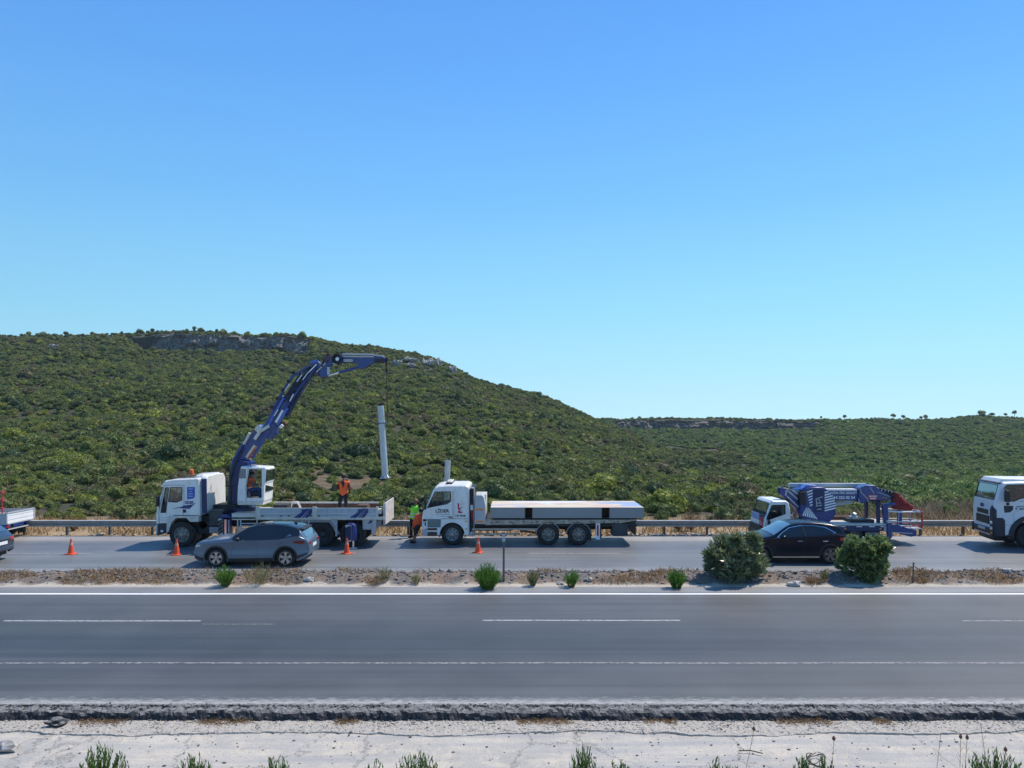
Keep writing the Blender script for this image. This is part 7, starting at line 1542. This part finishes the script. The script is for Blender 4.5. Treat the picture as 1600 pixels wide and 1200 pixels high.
# ================================================================= people
def chain(name, segs, m, parent, vox=0.014):
    """one continuous limb-and-trunk surface: tapering capsules along the polylines [(point, radius or (rx, ry)), ...] fused by a voxel remesh"""
    mb = MB()
    def rr(r_): return r_ if isinstance(r_, tuple) else (r_, r_)
    done = set()
    for sg in segs:
        for (p0, r0), (p1, r1) in zip(sg[:-1], sg[1:]):
            p0, p1 = Vector(p0), Vector(p1); r0, r1 = rr(r0), rr(r1); d = (p1-p0)
            if d.length < 1e-4: continue
            d.normalize(); a = Vector((1, 0, 0))-d*d.x
            if a.length < 0.3: a = Vector((0, 0, 1))-d*d.z
            a.normalize(); b = d.cross(a); n = 14
            A_ = [p0+a*math.cos(t)*r0[0]+b*math.sin(t)*r0[1] for t in [2*math.pi*i/n for i in range(n)]]
            B_ = [p1+a*math.cos(t)*r1[0]+b*math.sin(t)*r1[1] for t in [2*math.pi*i/n for i in range(n)]]
            mb.add(A_+B_, [tuple(range(n-1, -1, -1)), tuple(range(n, 2*n))]+[(i, (i+1) % n, (i+1) % n+n, i+n) for i in range(n)])
            for p, r_ in ((p0, r0), (p1, r1)):
                k = tuple(round(c, 3) for c in p)
                if k not in done: done.add(k); mb.add(*ico(p, 1, 2, 0, 0, (r_[0], r_[1], min(r_))))
    o = mb.build(name, m, parent)
    md = o.modifiers.new('fuse', 'REMESH'); md.mode = 'VOXEL'; md.voxel_size = vox; md.use_smooth_shade = True
    s_ = o.modifiers.new('smooth', 'SMOOTH'); s_.iterations = 3; s_.factor = 0.5
    return o
def person(root, J, vest, pants, shirt, hairm=M_hair, k=1.0, pants_to='ankle', bands=(.15, .5)):
    """J: joint name -> world point. Builds body, trousers, shirt, vest, hair, shoes."""
    J = {a: Vector(b) for a, b in J.items()}
    def mid(a, b, t=.5): return J[a].lerp(J[b], t)
    pel, chest, neck, head = J['pelvis'], J['chest'], J['neck'], J['head']
    segs = [[(pel, .13*k), (pel.lerp(chest, .5), (.125*k, .105*k)), (chest, (.15*k, .115*k)), (neck, .055*k), (neck.lerp(head, .5), .055*k), (head, (.085*k, .095*k)), (head+(head-neck).normalized()*.11*k, .06*k)]]
    for s_ in ('l', 'r'):
        hip, kn_, an, toe = J[s_+'hip'], J[s_+'knee'], J[s_+'ankle'], J[s_+'toe']
        segs.append([(pel, .13*k), (hip, .095*k), (hip.lerp(kn_, .5), .078*k), (kn_, .058*k), (kn_.lerp(an, .35), .056*k), (an, .038*k), (toe, .032*k)])
        sh, el_, wr = J[s_+'shoulder'], J[s_+'elbow'], J[s_+'wrist']
        segs.append([(chest, (.15*k, .115*k)), (sh, .062*k), (sh.lerp(el_, .5), .05*k), (el_, .041*k), (el_.lerp(wr, .4), .04*k), (wr, .026*k), (wr+(wr-el_).normalized()*.07*k, (.036*k, .02*k))])
        d = (wr-el_).normalized(); a = d.orthogonal().normalized(); b = d.cross(a); pm = wr+d*.07*k
        for i in range(4): 
            o_ = a*(i-1.5)*.019*k; L_ = (.07, .08, .075, .06)[i]*k
            segs.append([(pm, (.036*k, .02*k)), (pm+o_+d*.025*k, .011*k), (pm+o_+d*(.025*k+L_*.5)+b*.01*k, .010*k), (pm+o_+d*(.02*k+L_*.9)+b*.03*k, .009*k)])
        segs.append([(wr+d*.035*k, .02*k), (wr+d*.04*k-a*.04*k, .010*k), (wr+d*.075*k-a*.055*k+b*.02*k, .009*k)])
    f = J.get('face', Vector((0, -1, 0)))
    hd = (head-neck).normalized()
    segs.append([(head, (.085*k, .095*k)), (head+f*.09*k-hd*.015*k, .018*k), (head+f*.115*k-hd*.03*k, .012*k)])
    body = chain('body', segs, M_skin, root, 0.009)
    eye = MB(); sd = f.cross(hd).normalized()
    for e in (-1, 1): eye.add(*ico(head+f*.088*k+sd*.032*k*e+hd*.02*k, .012*k, 1, 0))
    eye.build('eye', M_black, root)
    er = MB()
    for e in (-1, 1): er.add(*ico(head+sd*.09*k*e, .025*k, 1, 0, 0, (.6, .8, 1.2)))
    er.build('ear', M_skin, root)
    lg = []
    for s_ in ('l', 'r'):
        hip, kn_, an = J[s_+'hip'], J[s_+'knee'], J[s_+'ankle']; en = an if pants_to == 'ankle' else kn_.lerp(an, .12)
        lg.append([(pel+Vector((0, 0, .06*k)), (.155*k, .125*k)), (pel, (.15*k, .13*k)), (hip, .115*k), (hip.lerp(kn_, .5), .096*k), (kn_, .078*k), (en, .066*k)])
    chain('trousers', lg, pants, root)
    tp = [[(pel+Vector((0, 0, .03*k)), (.16*k, .125*k)), (pel.lerp(chest, .5), (.152*k, .125*k)), (chest, (.17*k, .13*k)), (neck-(neck-chest)*.12, .075*k)]]
    for s_ in ('l', 'r'):
        sh, el_, wr = J[s_+'shoulder'], J[s_+'elbow'], J[s_+'wrist']; tp.append([(chest, (.17*k, .13*k)), (sh, .078*k), (sh.lerp(el_, .5), .064*k), (el_, .054*k), (el_.lerp(wr, .75), .042*k)])
    chain('shirt', tp, shirt, root)
    if vest:
        v = [[(pel+Vector((0, 0, .0*k)), (.185*k, .145*k)), (pel.lerp(chest, .5), (.18*k, .145*k)), (chest, (.20*k, .15*k)), (neck-(neck-chest)*.35, .095*k)]]
        for s_ in ('l', 'r'): v.append([(chest, (.20*k, .15*k)), (J[s_+'shoulder'], .09*k)])
        vo_ = chain('vest', v, vest, root)
        tpb = MB(); up = (chest-pel).normalized(); a = up.orthogonal().normalized(); b = up.cross(a)
        for t in bands:
            c = pel.lerp(chest, t); P = [c+(Vector((1, 0, 0))*math.cos(q_)*.215*k+Vector((0, 1, 0))*math.sin(q_)*.17*k) for q_ in [i*math.pi/10 for i in range(21)]]
            n_ = len(P); base_i = len(tpb.v)
            for p in P: tpb.v += [tuple(p-up*.025*k), tuple(p+up*.025*k)]
            tpb.f += [(base_i+2*i, base_i+2*i+2, base_i+2*i+3, base_i+2*i+1) for i in range(n_-1)]
        if bands: tpb.build('reflective_band', M_reflect, vo_)
    if hairm:
        hb = MB(); hb.add(*ico(head+hd*.045*k-f*.02*k, .115*k, 2, .12, 3, (.95, 1.0, .92))); hb.build('hair', hairm, root, smooth=True)
    sh_ = MB()
    for s_ in ('l', 'r'):
        an, toe = J[s_+'ankle'], J[s_+'toe']; c = an.lerp(toe, .45); d = (toe-an); d.z = 0; L_ = d.length
        sh_.add(*ico((c.x, c.y, toe.z), .075*k, 2, .08, 2, (1+abs(d.x)/.12, 1+abs(d.y)/.12, .75)))
    sh_.build('shoe', M_cloth, root, smooth=True)
# worker standing on the truck bed, seen from behind
Yw = 35.3; gx = lambda px: X(px, Yw); gz = lambda py: Z(py, Yw); fz = 1.36; xx = gx(536.5)
p1 = thing('person', (xx, Yw, fz), 'worker in orange vest and dark trousers standing on the crane truck bed', 'person')
person(p1, dict(pelvis=(xx, Yw, fz+.93), chest=(xx+.02, Yw+.02, fz+1.33), neck=(xx+.02, Yw+.03, fz+1.52), head=(xx, Yw+.04, fz+1.68), face=(-.3, .95, .1),
 lhip=(xx-.1, Yw, fz+.86), lknee=(xx-.16, Yw-.02, fz+.48), lankle=(xx-.19, Yw, fz+.09), ltoe=(xx-.2, Yw+.14, fz+.05),
 rhip=(xx+.1, Yw, fz+.86), rknee=(xx+.12, Yw-.02, fz+.48), rankle=(xx+.14, Yw, fz+.09), rtoe=(xx+.15, Yw+.14, fz+.05),
 lshoulder=(xx-.19, Yw+.02, fz+1.42), lelbow=(xx-.27, Yw+.02, fz+1.16), lwrist=(xx-.15, Yw+.22, fz+1.08),
 rshoulder=(xx+.22, Yw+.02, fz+1.42), relbow=(xx+.29, Yw-.02, fz+1.13), rwrist=(xx+.27, Yw+.05, fz+.88)), M_hivo, M_cloth, mat('dark_red_shirt', (.16, .02, .015), .9, 0, .2, 8), bands=())
MB().prism([(xx-.07, fz+1.50), (xx+.1, fz+1.50), (xx+.03, fz+1.18)], Yw-.175, Yw-.10).build('vest_opening', M_cloth, p1)
# crane operator, seated facing right
Yw = 34.75; xx = X(391.5, Yw); gz = lambda py: Z(py, Yw); zp = gz(764.5)
p2 = thing('person', (xx, Yw, zp-.1), 'crane operator in orange vest and jeans seated inside the open crane cab', 'person')
person(p2, dict(pelvis=(xx, Yw, zp), chest=(xx+.02, Yw, zp+.36), neck=(xx+.04, Yw, zp+.53), head=(xx+.07, Yw, zp+.68), face=(1, -.1, 0),
 lhip=(xx+.05, Yw+.1, zp-.02), lknee=(xx+.46, Yw+.12, zp+.02), lankle=(xx+.50, Yw+.12, zp-.36), ltoe=(xx+.63, Yw+.12, zp-.40),
 rhip=(xx+.05, Yw-.1, zp-.02), rknee=(xx+.45, Yw-.12, zp+.03), rankle=(xx+.46, Yw-.12, zp-.36), rtoe=(xx+.6, Yw-.12, zp-.40),
 lshoulder=(xx+.04, Yw+.2, zp+.44), lelbow=(xx+.16, Yw+.24, zp+.18), lwrist=(xx+.40, Yw+.16, zp+.22),
 rshoulder=(xx+.04, Yw-.2, zp+.44), relbow=(xx+.18, Yw-.22, zp+.20), rwrist=(xx+.42, Yw-.14, zp+.26)), M_hivo, M_jeans, mat('grey_shirt', (.07, .09, .11), .9, 0, .2, 8), k=.92, bands=(.2,))
# worker in green vest, hands raised to his face
Yw = 37.0; xx = X(648, Yw)
p3 = thing('person', (xx, Yw, 0), 'worker in bright green vest standing by the guard rail with hands raised to his head', 'person')
person(p3, dict(pelvis=(xx-.04, Yw, .95), chest=(xx+.0, Yw, 1.36), neck=(xx+.03, Yw, 1.54), head=(xx+.06, Yw-.01, 1.70), face=(.5, -.8, .25),
 lhip=(xx-.13, Yw, .88), lknee=(xx-.16, Yw-.03, .49), lankle=(xx-.18, Yw+.02, .09), ltoe=(xx-.24, Yw-.10, .05),
 rhip=(xx+.06, Yw, .88), rknee=(xx+.04, Yw-.05, .49), rankle=(xx+.02, Yw, .09), rtoe=(xx-.02, Yw-.13, .05),
 lshoulder=(xx-.2, Yw, 1.45), lelbow=(xx-.24, Yw-.20, 1.62), lwrist=(xx-.03, Yw-.14, 1.72),
 rshoulder=(xx+.2, Yw, 1.45), relbow=(xx+.30, Yw-.16, 1.62), rwrist=(xx+.16, Yw-.14, 1.76)), M_hivg, M_cloth, M_cloth)
# worker in orange bending forward in front of the flatbed truck
Yw = 35.5; xx = X(652, Yw)
p4 = thing('person', (xx-.15, Yw, 0), 'worker in orange shirt and dark shorts stepping past the flatbed truck bumper', 'person')
person(p4, dict(pelvis=(xx-.03, Yw, .80), chest=(xx+.13, Yw+.02, 1.14), neck=(xx+.20, Yw+.02, 1.30), head=(xx+.19, Yw, 1.45), face=(.6, .75, -.2),
 lhip=(xx-.1, Yw+.08, .74), lknee=(xx-.1, Yw+.12, .42), lankle=(xx-.19, Yw+.16, .09), ltoe=(xx-.28, Yw+.05, .05),
 rhip=(xx+.05, Yw-.08, .74), rknee=(xx-.06, Yw-.16, .42), rankle=(xx-.13, Yw-.1, .09), rtoe=(xx-.24, Yw-.2, .05),
 lshoulder=(xx-.02, Yw+.05, 1.22), lelbow=(xx-.15, Yw-.02, .98), lwrist=(xx-.20, Yw-.08, .74),
 rshoulder=(xx+.30, Yw-.02, 1.20), relbow=(xx+.34, Yw-.05, .95), rwrist=(xx+.32, Yw-.02, .72)), mat('orange_shirt', (.75, .09, .02), .8, 0, .15, 8), M_cloth, mat('orange_shirt', (.75, .09, .02)), pants_to='knee', bands=())
# driver of the white truck
Yw = 34.6; xx = X(1590, Yw); zp = 1.75
p5 = thing('person', (xx, Yw, zp-.1), 'driver in dark red clothes sitting behind the side window of the white truck', 'person')
person(p5, dict(pelvis=(xx, Yw, zp), chest=(xx-.02, Yw, zp+.36), neck=(xx-.04, Yw, zp+.53), head=(xx-.06, Yw, zp+.68), face=(-1, -.1, 0),
 lhip=(xx-.05, Yw+.1, zp-.02), lknee=(xx-.46, Yw+.12, zp+.02), lankle=(xx-.50, Yw+.12, zp-.36), ltoe=(xx-.63, Yw+.12, zp-.40),
 rhip=(xx-.05, Yw-.1, zp-.02), rknee=(xx-.45, Yw-.12, zp+.03), rankle=(xx-.46, Yw-.12, zp-.36), rtoe=(xx-.6, Yw-.12, zp-.40),
 lshoulder=(xx-.04, Yw+.2, zp+.44), lelbow=(xx-.16, Yw+.24, zp+.18), lwrist=(xx-.40, Yw+.16, zp+.32),
 rshoulder=(xx-.04, Yw-.2, zp+.44), relbow=(xx-.18, Yw-.22, zp+.20), rwrist=(xx-.42, Yw-.14, zp+.36)), None, M_cloth, mat('dark_red_shirt', (.16, .02, .015)))
YAW = math.radians(-9)
fo.rotation_euler = (0, 0, YAW); fo.location.x += 0.17
v = Vector((p5.location.x-fo.location.x, p5.location.y-fo.location.y, 0)); v.rotate(__import__('mathutils').Euler((0, 0, YAW))); p5.location.x = fo.location.x+v.x; p5.location.y = fo.location.y+v.y; p5.rotation_euler = (0, 0, YAW)
